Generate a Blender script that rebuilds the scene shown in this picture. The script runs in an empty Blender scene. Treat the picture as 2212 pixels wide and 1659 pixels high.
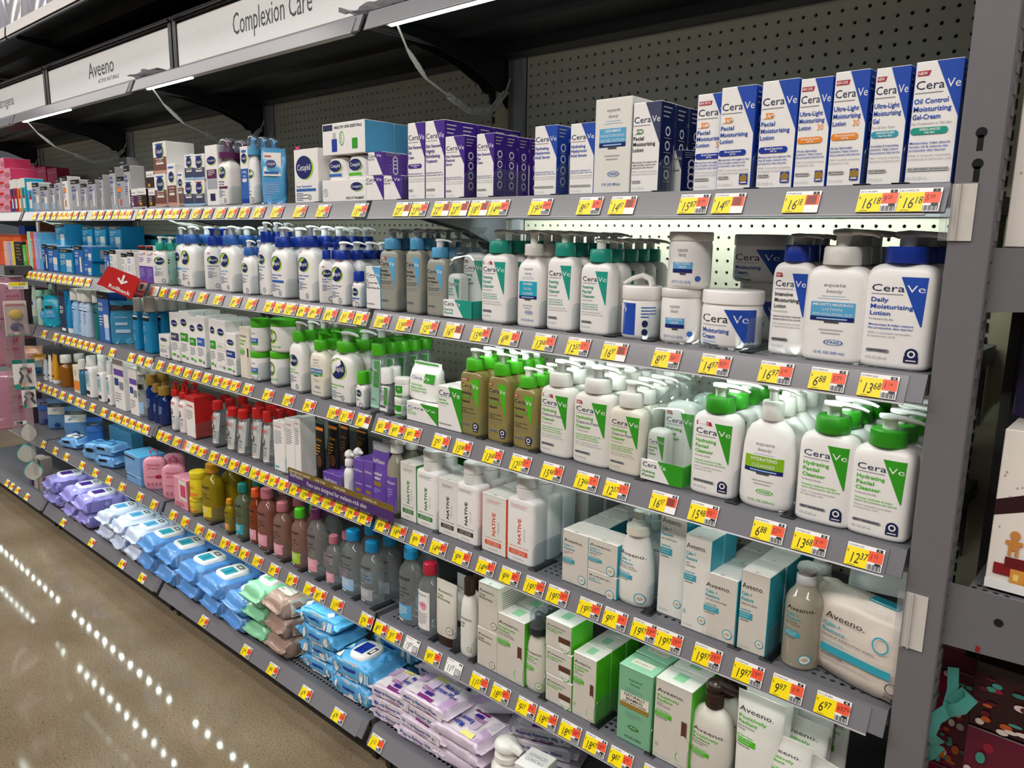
import bpy, math, random
from mathutils import Vector, Matrix, noise
random.seed(7)
S = bpy.context.scene
COL = S.collection
PI = math.pi
# ------------------------------------------------------------------ camera, world, exposure
cam = bpy.data.objects.new('camera', bpy.data.cameras.new('camera')); COL.objects.link(cam)
def set_camera(C, yaw, pitch, roll, fpx):
    f = Vector((-math.sin(yaw)*math.cos(pitch), math.cos(yaw)*math.cos(pitch), math.sin(pitch)))
    r = Vector((math.cos(yaw), math.sin(yaw), 0)); u = r.cross(f)
    r2 = r*math.cos(roll)+u*math.sin(roll); u2 = -r*math.sin(roll)+u*math.cos(roll)
    m = Matrix((r2, u2, -f)).transposed().to_4x4(); m.translation = Vector(C)
    cam.matrix_world = m
    cam.data.sensor_width = 36; cam.data.sensor_fit = 'HORIZONTAL'; cam.data.lens = fpx*36/2212
    cam.data.clip_start = 0.02
set_camera((1.4653, -1.6014, 1.3915), 0.72961, -0.18827, 0.01593, 1662.3)
S.camera = cam
S.view_settings.view_transform = 'Standard'; S.view_settings.look = 'None'
S.view_settings.gamma = 1; S.view_settings.use_curve_mapping = False
S.view_settings.exposure = 0.0
S.cycles.transparent_max_bounces = 32
w = bpy.data.worlds.new('store_air'); S.world = w; w.use_nodes = True
w.node_tree.nodes['Background'].inputs[0].default_value = (0.93, 0.95, 1.0, 1)
w.node_tree.nodes['Background'].inputs[1].default_value = 0.085
def area(name, loc, size, size_y, power, col, target):
    d = bpy.data.lights.new(name, 'AREA'); d.shape = 'RECTANGLE'; d.size = size; d.size_y = size_y
    d.energy = power; d.color = col
    o = bpy.data.objects.new(name, d); COL.objects.link(o); o.location = loc
    o.rotation_euler = (Vector(target)-Vector(loc)).to_track_quat('-Z', 'Y').to_euler()
    return o
# the store's long ceiling lamps over the aisle (well above the frame)
LAMP = (1.0, 0.955, 0.90)
area('ceiling_lamp_row', (-13.4, -2.82, 4.3), 13.4, 0.35, 120, LAMP, (-13.4, -2.7, 0))
area('ceiling_lamp_row', (-1.0, -3.60, 4.3), 13.0, 0.55, 365, LAMP, (-1.0, -3.2, 0))
area('ceiling_lamp_row', (0.0, -1.90, 4.3), 8.0, 0.40, 75, LAMP, (0.0, -1.7, 0))
area('ceiling_lamp_row', (-6.5, -1.36, 4.3), 6.0, 0.30, 22, LAMP, (-6.5, -1.3, 0))
area('ceiling_lamp_row', (-12.0, -4.47, 4.3), 8.0, 0.35, 60, LAMP, (-12.0, -4.2, 0))

# ------------------------------------------------------------------ colours and materials
def lin(h):
    h = h.lstrip('#'); c = [int(h[i:i+2], 16)/255 for i in (0, 2, 4)]
    return [x/12.92 if x <= .04045 else ((x+.055)/1.055)**2.4 for x in c]
PAL = dict(white='#f1eeec', offwhite='#e6e3dd', cream='#ded9cb', ivory='#e9e2d2', navy='#14204f', ink='#20242e', black='#0d0d0f', blue='#1d49ad', royal='#12349c',
    skyblue='#58a7d6', ltblue='#9cc4e8', paleblue='#b9d0ea', green='#2f9a1c', grass='#4cb71c', dkgreen='#1f7a28', teal='#1d9a86', dteal='#15766e', aqua='#2f9fb4', cyan='#1fa9c4',
    purple='#43218a', violet='#6a4aa8', lilac='#a9a0e0', mauve='#b98fc4', plum='#5b1f52', magenta='#7a1f6e', red='#c8201f', dkred='#8e1220', crimson='#b01f35', orange='#ee8b2d', rust='#e2552b', amber='#c98a1c',
    yellow='#f3d51c', lemon='#e8cf2a', tagy='#fbe000', tago='#f05a35', gold='#9a7b33', brown='#5c3524', dkbrown='#2f1c16', cocoa='#7a4a3e', tan='#c79a86', peach='#e9b398', sand='#c9b69a',
    grey='#8b8b90', ltgrey='#bdbcbd', silver='#a9abb3', dkgrey='#4a4a50', slate='#3c4362', pink='#e79bb0', hotpink='#d9416f', rose='#b86c78', mint='#8fcaa0', pmint='#a6dcc3', lime='#a5cf2f', olive='#5b7030',
    sage='#7fa89c', fawn='#b49a8c', sagey='#9a9a8f', wipeblue='#6ea6dd', wipeaqua='#4fb4df', denim='#2f64b4', hydro='#1487bd', deepblue='#1b3f8a', bone='#d6d0c6', navyblue='#101c66', gunmetal='#5a5960', storm='#6b6a70')
_M = {}
def nodes_of(name):
    m = bpy.data.materials.new(name); m.use_nodes = True
    return m, m.node_tree.nodes, m.node_tree.links, m.node_tree.nodes['Principled BSDF']
def M(key, rough=.42, metal=0.0, spec=.5, vary=.05, bump=0.0, scale=60, sss=0.0):
    k = (key, rough, metal, spec, vary, bump, scale)
    if k in _M: return _M[k]
    m, N, Lk, b = nodes_of('%s_r%02d' % (key, int(rough*100)))
    c = lin(PAL.get(key, key))
    tc = N.new('ShaderNodeTexCoord'); nz = N.new('ShaderNodeTexNoise'); nz.inputs['Scale'].default_value = scale; nz.inputs['Detail'].default_value = 3
    Lk.new(tc.outputs['Object'], nz.inputs['Vector'])
    mx = N.new('ShaderNodeMix'); mx.data_type = 'RGBA'
    mx.inputs[6].default_value = (*[x*(1-vary) for x in c], 1); mx.inputs[7].default_value = (*[min(1, x*(1+vary)) for x in c], 1)
    Lk.new(nz.outputs['Fac'], mx.inputs[0]); Lk.new(mx.outputs[2], b.inputs['Base Color'])
    b.inputs['Roughness'].default_value = rough; b.inputs['Metallic'].default_value = metal
    b.inputs['Specular IOR Level'].default_value = spec
    if bump:
        bp = N.new('ShaderNodeBump'); bp.inputs['Strength'].default_value = bump; bp.inputs['Distance'].default_value = .002
        Lk.new(nz.outputs['Fac'], bp.inputs['Height']); Lk.new(bp.outputs[0], b.inputs['Normal'])
    _M[k] = m; return m
def glassy(key, tint, mixd=0.0, rough=.06, refl=.10):
    """thin clear plastic: tinted see-through with a glossy skin and an optional milky body"""
    k = ('glassy', key)
    if k in _M: return _M[k]
    m, N, Lk, b = nodes_of('clear_'+key); N.remove(b); out = N['Material Output']
    t = N.new('ShaderNodeBsdfTransparent'); t.inputs[0].default_value = (*lin(tint), 1)
    d = N.new('ShaderNodeBsdfDiffuse'); d.inputs[0].default_value = (*lin(tint), 1)
    g = N.new('ShaderNodeBsdfGlossy'); g.inputs['Roughness'].default_value = rough
    lw = N.new('ShaderNodeLayerWeight'); lw.inputs['Blend'].default_value = .25
    mp = N.new('ShaderNodeMapRange'); mp.inputs['To Min'].default_value = refl*.4; mp.inputs['To Max'].default_value = min(.6, refl*2.2)
    Lk.new(lw.outputs['Facing'], mp.inputs['Value'])
    s0 = N.new('ShaderNodeMixShader'); s0.inputs[0].default_value = mixd; Lk.new(t.outputs[0], s0.inputs[1]); Lk.new(d.outputs[0], s0.inputs[2])
    s1 = N.new('ShaderNodeMixShader'); Lk.new(mp.outputs[0], s1.inputs[0]); Lk.new(s0.outputs[0], s1.inputs[1]); Lk.new(g.outputs[0], s1.inputs[2])
    Lk.new(s1.outputs[0], out.inputs['Surface']); _M[k] = m; return m
def emis(key, col, strength):
    k = ('em', key)
    if k in _M: return _M[k]
    m, N, Lk, b = nodes_of('lamp_'+key)
    b.inputs['Base Color'].default_value = (*lin(col), 1); b.inputs['Emission Color'].default_value = (*lin(col), 1); b.inputs['Emission Strength'].default_value = strength
    _M[k] = m; return m
# ------------------------------------------------------------------ mesh collector
class MB:
    def __init__(s): s.v = []; s.f = []; s.m = []; s.mats = []
    def mi(s, mat):
        if mat not in s.mats: s.mats.append(mat)
        return s.mats.index(mat)
    def add(s, vs, fs, mat):
        o = len(s.v); i = s.mi(mat); s.v += vs
        for f in fs: s.f.append([o+k for k in f]); s.m.append(i)
        return s
    def box(s, x0, x1, y0, y1, z0, z1, mat):
        vs = [(x, y, z) for z in (z0, z1) for y in (y0, y1) for x in (x0, x1)]
        return s.add(vs, [(0, 2, 3, 1), (4, 5, 7, 6), (0, 1, 5, 4), (1, 3, 7, 5), (3, 2, 6, 7), (2, 0, 4, 6)], mat)
    def cbox(s, x0, x1, y0, y1, z0, z1, b, front, right=None, left=None, top=None, back=None, bottom=None):
        """box with chamfered edges; one material for each side"""
        right = right or front; left = left or front; top = top or front; back = back or front; bottom = bottom or front
        X = (x0, x1); Y = (y0, y1); Z = (z0, z1); n = {}
        o = len(s.v)
        def P(i, j, k, ax):
            p = [X[i], Y[j], Z[k]]; sg = [1 if t == 0 else -1 for t in (i, j, k)]
            for a in range(3):
                if a != ax: p[a] += sg[a]*b
            return tuple(p)
        for i in (0, 1):
            for j in (0, 1):
                for k in (0, 1):
                    for ax in (0, 1, 2): n[i, j, k, ax] = len(s.v); s.v.append(P(i, j, k, ax))
        def q(mat, *ids): s.f.append([n[t] for t in ids]); s.m.append(s.mi(mat))
        q(front, (0,0,0,1), (1,0,0,1), (1,0,1,1), (0,0,1,1)); q(back, (1,1,0,1), (0,1,0,1), (0,1,1,1), (1,1,1,1))
        q(right, (1,0,0,0), (1,1,0,0), (1,1,1,0), (1,0,1,0)); q(left, (0,1,0,0), (0,0,0,0), (0,0,1,0), (0,1,1,0))
        q(top, (0,0,1,2), (1,0,1,2), (1,1,1,2), (0,1,1,2)); q(bottom, (0,1,0,2), (1,1,0,2), (1,0,0,2), (0,0,0,2))
        q(right, (1,0,0,1), (1,0,0,0), (1,0,1,0), (1,0,1,1)); q(left, (0,0,0,0), (0,0,0,1), (0,0,1,1), (0,0,1,0))
        q(right, (1,1,0,0), (1,1,0,1), (1,1,1,1), (1,1,1,0)); q(left, (0,1,0,1), (0,1,0,0), (0,1,1,0), (0,1,1,1))
        q(top, (0,0,1,1), (1,0,1,1), (1,0,1,2), (0,0,1,2)); q(top, (1,1,1,1), (0,1,1,1), (0,1,1,2), (1,1,1,2))
        q(top, (1,0,1,0), (1,1,1,0), (1,1,1,2), (1,0,1,2)); q(top, (0,1,1,0), (0,0,1,0), (0,0,1,2), (0,1,1,2))
        q(front, (0,0,0,2), (1,0,0,2), (1,0,0,1), (0,0,0,1)); q(back, (1,1,0,2), (0,1,0,2), (0,1,0,1), (1,1,0,1))
        q(right, (1,0,0,2), (1,1,0,2), (1,1,0,0), (1,0,0,0)); q(left, (0,1,0,2), (0,0,0,2), (0,0,0,0), (0,1,0,0))
        for i in (0, 1):
            for j in (0, 1):
                for k in (0, 1): q(front, (i,j,k,0), (i,j,k,1), (i,j,k,2))
        return s
    def loft(s, secs, p, mat, n=24, cap=True, cx=0, cy=0):
        """stack of superellipse rings (z, a, b)"""
        o = len(s.v); i = s.mi(mat); e = 2.0/p
        for (z, a, b) in secs:
            for k in range(n):
                t = 2*PI*k/n; c, sn = math.cos(t), math.sin(t)
                s.v.append((cx+a*math.copysign(abs(c)**e, c), cy+b*math.copysign(abs(sn)**e, sn), z))
        for r in range(len(secs)-1):
            for k in range(n):
                a = o+r*n+k; b_ = o+r*n+(k+1) % n
                s.f.append([a, b_, b_+n, a+n]); s.m.append(i)
        if cap:
            s.f.append([o+k for k in range(n)][::-1]); s.m.append(i)
            s.f.append([o+(len(secs)-1)*n+k for k in range(n)]); s.m.append(i)
        return s
    def tube(s, pts, rad, mat, n=8, flat=1.0):
        o = len(s.v); i = s.mi(mat); pts = [Vector(p) for p in pts]
        if not isinstance(rad, (list, tuple)): rad = [rad]*len(pts)
        up = Vector((0, 0, 1))
        for k, p in enumerate(pts):
            t = (pts[min(k+1, len(pts)-1)]-pts[max(k-1, 0)]).normalized()
            a = t.cross(up); a = a.normalized() if a.length > 1e-4 else Vector((1, 0, 0)); b = a.cross(t)
            for q in range(n):
                th = 2*PI*q/n; w_ = p+a*math.cos(th)*rad[k]+b*math.sin(th)*rad[k]*flat; s.v.append(tuple(w_))
        for r in range(len(pts)-1):
            for q in range(n):
                a = o+r*n+q; b = o+r*n+(q+1) % n; s.f.append([a, b, b+n, a+n]); s.m.append(i)
        s.f.append([o+q for q in range(n)][::-1]); s.m.append(i); s.f.append([o+(len(pts)-1)*n+q for q in range(n)]); s.m.append(i)
        return s
    def prism(s, poly, ax, a0, a1, mat):
        """extrude a polygon (list of 2d points) along axis ax from a0 to a1"""
        def P(u, v, a): return (a, u, v) if ax == 0 else ((u, a, v) if ax == 1 else (u, v, a))
        n = len(poly); vs = [P(u, v, a0) for u, v in poly]+[P(u, v, a1) for u, v in poly]
        fs = [tuple(range(n))[::-1], tuple(range(n, 2*n))]+[(k, (k+1) % n, n+(k+1) % n, n+k) for k in range(n)]
        return s.add(vs, fs, mat)
    def mesh(s, name, smooth=0.7):
        me = bpy.data.meshes.new(name); me.from_pydata(s.v, [], s.f)
        for m in s.mats: me.materials.append(m)
        if len(s.mats) > 1: me.polygons.foreach_set('material_index', s.m)
        if smooth:
            me.polygons.foreach_set('use_smooth', [True]*len(s.f))
            me.set_sharp_from_angle(angle=smooth)
        me.update(); return me
    def build(s, name, parent=None, smooth=0.7, loc=None):
        return obj(name, s.mesh(name, smooth), parent, loc)
def obj(name, me, parent=None, loc=None):
    o = bpy.data.objects.new(name, me); COL.objects.link(o)
    if parent: o.parent = parent
    if loc: o.location = loc
    return o
LABELS = {}
def tag(o, label, cat, group=None, kind=None):
    n = len(label.split())
    if not 4 <= n <= 16: print('LABEL LEN', n, label)
    if label in LABELS and not group: print('LABEL DUP', label)
    LABELS[label] = 1
    o['label'] = label; o['category'] = cat
    if group: o['group'] = group
    if kind: o['kind'] = kind
    return o
def empty(name, loc=(0, 0, 0), rz=0):
    o = bpy.data.objects.new(name, None); COL.objects.link(o); o.location = loc; o.rotation_euler = (0, 0, rz)
    o.empty_display_size = .02
    return o
def copy_tree(o, parent=None):
    c = o.copy(); COL.objects.link(c)
    if parent: c.parent = parent
    for ch in o.children: copy_tree(ch, c)
    return c
# ------------------------------------------------------------------ lettering: outline glyphs of the built-in font, set as flat print
_G = {}
def _txt(body, off):
    cu = bpy.data.curves.new('t', 'FONT'); cu.body = body; cu.size = 1; cu.resolution_u = 2; cu.offset = off
    o = bpy.data.objects.new('t', cu); me = o.to_mesh()
    vs = [(v.co.x, v.co.y) for v in me.vertices]; fs = [tuple(p.vertices) for p in me.polygons]
    o.to_mesh_clear(); bpy.data.objects.remove(o); bpy.data.curves.remove(cu)
    return vs, fs
def glyph(c, bold):
    k = (c, bold)
    if k not in _G:
        off = .018 if bold else 0.0
        vs, fs = _txt(c, off) if c != ' ' else ([], [])
        def wid(t):
            q = _txt(t, 0)[0]; return max(v[0] for v in q)-min(v[0] for v in q)
        if 'll' not in _G: _G['ll'] = wid('ll')
        _G[k] = (vs, fs, max(.05, wid('l'+c+'l')-_G['ll']))
    return _G[k]
class Decal:
    """flat print laid on a surface: pos(u, v, e) -> point, with u across (m) and v up (m), e lift off the surface"""
    def __init__(s, w, h, pos, nx=8): s.w = w; s.h = h; s.pos = pos; s.mb = MB(); s.k = 0; s.nx = nx
    def _e(s): s.k += 1; return .00035+.00005*s.k
    def poly(s, pts, col, rough=.42, grid=False):
        e = s._e(); W, H = s.w, s.h
        s.mb.add([s.pos(x*W, y*H, e) for x, y in pts], [tuple(range(len(pts)))], M(col, rough))
    def r(s, x0, y0, x1, y1, col, rough=.42, nz=1):
        e = s._e(); n = s.nx; W, H = s.w, s.h; vs = []; fs = []
        for j in range(nz+1):
            for i in range(n+1): vs.append(s.pos((x0+(x1-x0)*i/n)*W, (y0+(y1-y0)*j/nz)*H, e))
        for j in range(nz):
            for i in range(n): a = j*(n+1)+i; fs.append((a, a+1, a+n+2, a+n+1))
        s.mb.add(vs, fs, M(col, rough) if isinstance(col, str) else col)
    def tri(s, xt0, xt1, yt, xb0, xb1, yb, col, nz=6):
        """four-sided patch from top edge (xt0..xt1 at yt) to bottom edge (xb0..xb1 at yb)"""
        e = s._e(); n = max(4, s.nx); W, H = s.w, s.h; vs = []; fs = []
        for j in range(nz+1):
            t = j/nz; a0 = xt0+(xb0-xt0)*t; a1 = xt1+(xb1-xt1)*t; y = yt+(yb-yt)*t
            for i in range(n+1): vs.append(s.pos((a0+(a1-a0)*i/n)*W, y*H, e))
        for j in range(nz):
            for i in range(n): a = j*(n+1)+i; fs.append((a+n+1, a+n+2, a+1, a))
        s.mb.add(vs, fs, M(col))
    def e(s, cx, cy, rx, ry, col, n=20, hole=0):
        e = s._e(); W, H = s.w, s.h
        P = [(cx*W+rx*W*math.cos(2*PI*k/n), cy*H+ry*math.sin(2*PI*k/n)*H) for k in range(n)]
        if hole:
            Q = [(cx*W+rx*hole*W*math.cos(2*PI*k/n), cy*H+ry*hole*math.sin(2*PI*k/n)*H) for k in range(n)]
            s.mb.add([s.pos(*p, e) for p in P+Q], [(k, (k+1) % n, n+(k+1) % n, n+k) for k in range(n)], M(col))
        else:
            s.mb.add([s.pos(cx*W, cy*H, e)]+[s.pos(*p, e) for p in P], [(0, 1+k, 1+(k+1) % n) for k in range(n)], M(col))
    def disc(s, cx, cy, rad, col, hole=0, n=18): s.e(cx, cy, rad/s.w, rad/s.h, col, n, hole)
    def pill(s, x0, y0, x1, y1, col):
        W, H = s.w, s.h; e = s._e(); r = abs(y1-y0)*H/2; n = 6; cy = (y0+y1)/2*H; a = x0*W+r; b = x1*W-r
        P = [(b+r*math.cos(t), cy+r*math.sin(t)) for t in [-PI/2+PI*k/n for k in range(n+1)]]+[(a+r*math.cos(t), cy+r*math.sin(t)) for t in [PI/2+PI*k/n for k in range(n+1)]]
        s.mb.add([s.pos(*p, e) for p in P], [tuple(range(len(P)))], M(col))
    def t(s, x, y, h, text, col, al='l', fit=None, bold=False, vert=False, sx=1.0, rough=.45, slant=0):
        """text; x,y baseline in fractions, h = capital height as a fraction of the label height, fit = width in fractions"""
        if not text: return
        e = s._e(); W, H = s.w, s.h; sc = h*(W if vert else H)/.70; cx = 0; vs = []; fs = []
        for c in text:
            gv, gf, adv = glyph(c, bold); o = len(vs)
            vs += [(vx+cx, vy) for vx, vy in gv]; fs += [tuple(o+k for k in f) for f in gf]; cx += adv
        tw = cx*sc*sx; kx = sc*sx
        if fit: kx = fit*(H if vert else W)/max(cx, 1e-6); tw = cx*kx
        x0 = {'l': 0, 'c': -tw/2, 'r': -tw}[al]
        m = M(col, rough)
        if vert: pts = [s.pos(x*W-vy*sc, y*H+x0+vx*kx, e) for vx, vy in vs]
        else: pts = [s.pos(x*W+x0+vx*kx+slant*vy*sc, y*H+vy*sc, e) for vx, vy in vs]
        s.mb.add(pts, fs, m)
        return tw
    def lines(s, x, y, w_, dy, n, col, th=.35, seed=1):
        """rows of print too small to read, set as broken dashes"""
        rn = random.Random(seed*77+n)
        for k in range(n):
            ww = w_*(1 if k < n-1 else .6)*rn.uniform(.85, 1); s.r(x, y-k*dy, x+ww, y-k*dy+abs(dy)*th, col)
    def build(s, name, parent): return s.mb.build(name, parent, smooth=0)
def flat_front(d, z0=0): return lambda u, v, e: (u, -d/2-e, z0+v)
def flat_right(w, z0=0): return lambda u, v, e: (w/2+e, u, z0+v)
def flat_top(h): return lambda u, v, e: (u, v, h+e)
def loft_front(secs, p, z0=0):
    zs = [s[0] for s in secs]
    def ab(z):
        if z <= zs[0]: return secs[0][1], secs[0][2]
        for i in range(len(secs)-1):
            if z <= zs[i+1]:
                t = (z-zs[i])/max(1e-9, zs[i+1]-zs[i]); return secs[i][1]+(secs[i+1][1]-secs[i][1])*t, secs[i][2]+(secs[i+1][2]-secs[i][2])*t
        return secs[-1][1], secs[-1][2]
    def f(u, v, e):
        a, b = ab(z0+v); q = min(.999, abs(u)/a)
        return (u, -b*(1-q**p)**(1/p)-e, z0+v)
    return f
# ------------------------------------------------------------------ floor
LB = 1.2192
DECK = {0: 1.877, 1: 1.470, 2: 1.217, 3: .965, 4: .713, 5: .432, 6: .136}
FY = -.459
def floor_mat():
    m, N, Lk, b = nodes_of('polished_concrete')
    tc = N.new('ShaderNodeTexCoord')
    def noi(s, d, r=.5):
        n = N.new('ShaderNodeTexNoise'); n.inputs['Scale'].default_value = s; n.inputs['Detail'].default_value = d; n.inputs['Roughness'].default_value = r; Lk.new(tc.outputs['Object'], n.inputs['Vector']); return n
    def ramp(src, stops):
        r = N.new('ShaderNodeValToRGB'); el = r.color_ramp.elements
        while len(el) < len(stops): el.new(.5)
        for e_, (p, c) in zip(el, stops): e_.position = p; e_.color = (*c, 1)
        Lk.new(src, r.inputs[0]); return r
    a = noi(2.2, 6, .6); f = noi(190, 3, .7); sp = N.new('ShaderNodeTexVoronoi'); sp.inputs['Scale'].default_value = 75; Lk.new(tc.outputs['Object'], sp.inputs['Vector'])
    base = ramp(a.outputs['Fac'], [(.3, lin('#7d6d58')), (.5, lin('#8d7d67')), (.72, lin('#9c8d77'))])
    grain = ramp(f.outputs['Fac'], [(.32, (.45, .43, .41)), (.52, (1, 1, 1)), (.75, (1.25, 1.22, 1.16))])
    mul = N.new('ShaderNodeMix'); mul.data_type = 'RGBA'; mul.blend_type = 'MULTIPLY'; mul.inputs[0].default_value = .8; Lk.new(base.outputs[0], mul.inputs[6]); Lk.new(grain.outputs[0], mul.inputs[7])
    dots = ramp(sp.outputs['Distance'], [(.09, (.22, .19, .17)), (.20, (1, 1, 1))]); dsel = noi(30, 1); dsr = ramp(dsel.outputs['Fac'], [(.54, (0, 0, 0)), (.60, (1, 1, 1))])
    m2 = N.new('ShaderNodeMix'); m2.data_type = 'RGBA'; m2.blend_type = 'MULTIPLY'; Lk.new(dsr.outputs[0], m2.inputs[0]); Lk.new(mul.outputs[2], m2.inputs[6]); Lk.new(dots.outputs[0], m2.inputs[7])
    Lk.new(m2.outputs[2], b.inputs['Base Color'])
    rr = N.new('ShaderNodeMapRange'); rr.inputs['To Min'].default_value = .055; rr.inputs['To Max'].default_value = .085; Lk.new(a.outputs['Fac'], rr.inputs[0]); Lk.new(rr.outputs[0], b.inputs['Roughness'])
    bp = N.new('ShaderNodeBump'); bp.inputs['Strength'].default_value = .008; bp.inputs['Distance'].default_value = .001; Lk.new(f.outputs['Fac'], bp.inputs['Height']); Lk.new(bp.outputs[0], b.inputs['Normal'])
    return m
fl = MB().add([(-9, -7, 0), (5, -7, 0), (5, 3, 0), (-9, 3, 0)], [(0, 1, 2, 3)], floor_mat()).build('floor', smooth=0)
tag(fl, 'speckled brown polished concrete aisle floor', 'floor', kind='structure')
# ------------------------------------------------------------------ shelving run
metal = M('#6f6e74', .38, 0, .5, .04); rail_m = M('#7b797e', .20, 0, .8, .03); dark_m = M('#1d2022', .35, .2, .5, .08); shelf_m = M('#606168', .42, 0, .5, .05)
blk = M('black', .4); tanm = M('#b3a88f', .5); chan = M('#9c9ea2', .35, .3); peg_m = M('#bdb7a6', .5, 0, .4, .04, scale=12); backing = M('#0b0b0b', .7)
def peg_mesh(cols, rows):
    mb = MB(); vs = []; fs = []; g = .0254; r = .0037; i0 = 0; c8 = [(r*math.cos(PI/4*k+PI/8), r*math.sin(PI/4*k+PI/8)) for k in range(8)]
    for j in range(rows):
        for i in range(cols):
            x, z = i*g, j*g; o = len(vs); q = g/2
            vs += [(x+a, 0, z+b) for a, b in [(q, -q), (q, q), (-q, q), (-q, -q)]]+[(x+a, 0, z+b) for a, b in c8]+[(x+a, .006, z+b) for a, b in c8]
            # inner points k=0..7 at angles 22.5+45k ; corners: 0=(+,-) 1=(+,+) 2=(-,+) 3=(-,-)
            I = [o+4+k for k in range(8)]
            fs += [(o+0, o+1, I[0], I[7]), (o+1, I[1], I[0]), (o+1, o+2, I[2], I[1]), (o+2, I[3], I[2]), (o+2, o+3, I[4], I[3]), (o+3, I[5], I[4]), (o+3, o+0, I[6], I[5]), (o+0, I[7], I[6])]
            fs += [(I[k], I[(k+1) % 8], I[(k+1) % 8]+8, I[k]+8) for k in range(8)]
    return mb.add(vs, fs, peg_m).mesh('peg_panel', 0)
PEG = peg_mesh(43, 74)
def upright(x, parent):
    mb = MB(); mb.box(x-.046, x+.012, -.010, .03, .02, 2.6, tanm); mb.build('upright_post', parent, 0)
    MB().box(x+.014, x+.030, -.006, .03, .02, 2.6, M('#7d7c78', .5)).build('post_seam', parent, 0)
    MB().prism([(x+.031, -.002), (x+.034, -.012), (x+.064, -.012), (x+.0685, -.002)], 2, .02, 2.6, chan).build('channel', parent, 0)
    mb = MB()
    for k in range(100):
        z = .12+k*.0254
        mb.box(x-.044, x-.036, -.0115, -.0095, z, z+.017, blk)
    o = mb.build('slot_row', parent, 0); o['kind'] = 'stuff'
NBAY = 4
BAYN = {1: 'rightmost bay, moisturizer side', 2: 'second bay from the right', 3: 'third bay from the right', 4: 'leftmost bay at picture edge'}
for b in range(1, NBAY+1):
    x0 = -(b-1)*LB
    t = empty('back_frame', (0, 0, 0)); tag(t, 'pegboard back frame of the %s' % BAYN[b], 'shelving frame', 'pegboard back frames')
    obj('peg_panel', PEG, t, (x0+.0828, 0, 1.83-67*.0254))
    MB().box(x0-.046, x0+LB-.047, .034, .05, .02, 2.6, backing).build('backing', t, 0)  # black sheet added as the dark void behind the peg holes
    MB().box(x0+.069, x0+LB-.046, .0, .006, 1.995, 2.6, dark_m).build('header_panel', t, 0)
    upright(x0, t)
    if b == 1: upright(LB, t)
def deck_mesh(L, dep, y0):
    """shelf deck: solid sheet with a punched strip of diamond holes near the front"""
    mb = MB(); g = .0150; n = int((L-.03)/g); rows = 4; xs = (L-n*g)/2; ya = y0+.016
    mb.box(0, L, y0, ya, -.0012, 0, shelf_m); mb.box(0, L, ya+rows*g, y0+dep, -.0012, 0, shelf_m)
    mb.box(0, xs, ya, ya+rows*g, -.0012, 0, shelf_m); mb.box(L-xs, L, ya, ya+rows*g, -.0012, 0, shelf_m)
    vs = []; fs = []; q = g/2; r = .0044
    for j in range(rows):
        for i in range(n):
            x = xs+(i+.5)*g; y = ya+(j+.5)*g; o = len(vs)
            vs += [(x-q, y-q, 0), (x+q, y-q, 0), (x+q, y+q, 0), (x-q, y+q, 0), (x, y-r, 0), (x+r*1.25, y, 0), (x, y+r, 0), (x-r*1.25, y, 0)]
            if (i//9) % 2 == 0 or True:
                fs += [tuple(o+k for k in f) for f in [(0, 1, 4), (1, 5, 4), (1, 2, 5), (2, 6, 5), (2, 3, 6), (3, 7, 6), (3, 0, 7), (0, 4, 7)]]
    mb.add(vs, fs, shelf_m)
    mb.box(0, .003, y0+.01, y0+dep, -.030, -.0012, shelf_m); mb.box(L-.003, L, y0+.01, y0+dep, -.030, -.0012, shelf_m); mb.box(0, L, y0+dep-.003, y0+dep, -.030, 0, shelf_m)
    return mb.mesh('deck', 0)
SL = 1.198
DECK_STD = deck_mesh(SL, .445, FY); DECK_BASE = deck_mesh(SL, .47, -.484)
def rail_mesh():
    L = SL
    return MB().prism([(-.459, 0), (-.4745, -.0375), (-.4705, -.0395), (-.4545, -.004)], 0, 0, L, metal).mesh('front_lip', 0)
def strip_mesh():
    return MB().prism([(-.4602, -.0045), (-.4765, -.0415), (-.4783, -.0408), (-.4620, -.0038)], 0, .004, SL-.022, rail_m).prism([(-.4785, -.0395), (-.4765, -.0425), (-.480, -.0415)], 0, .004, SL-.022, M('#a7a5aa', .2)).mesh('price_rail', 0)
LIP = rail_mesh(); STRIP = strip_mesh()
def bracket_mesh(mat):
    return MB().prism([(-.43, -.006), (-.43, -.022), (-.30, -.035), (-.16, -.062), (-.075, -.095), (-.058, -.112), (-.040, -.112), (-.032, -.135), (-.018, -.150), (-.0135, -.150), (-.0135, -.006)], 0, -.0018, .0018, mat).mesh('bracket', 0)
BR = bracket_mesh(shelf_m); BRD = bracket_mesh(dark_m)
LED_POW = {}
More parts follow.
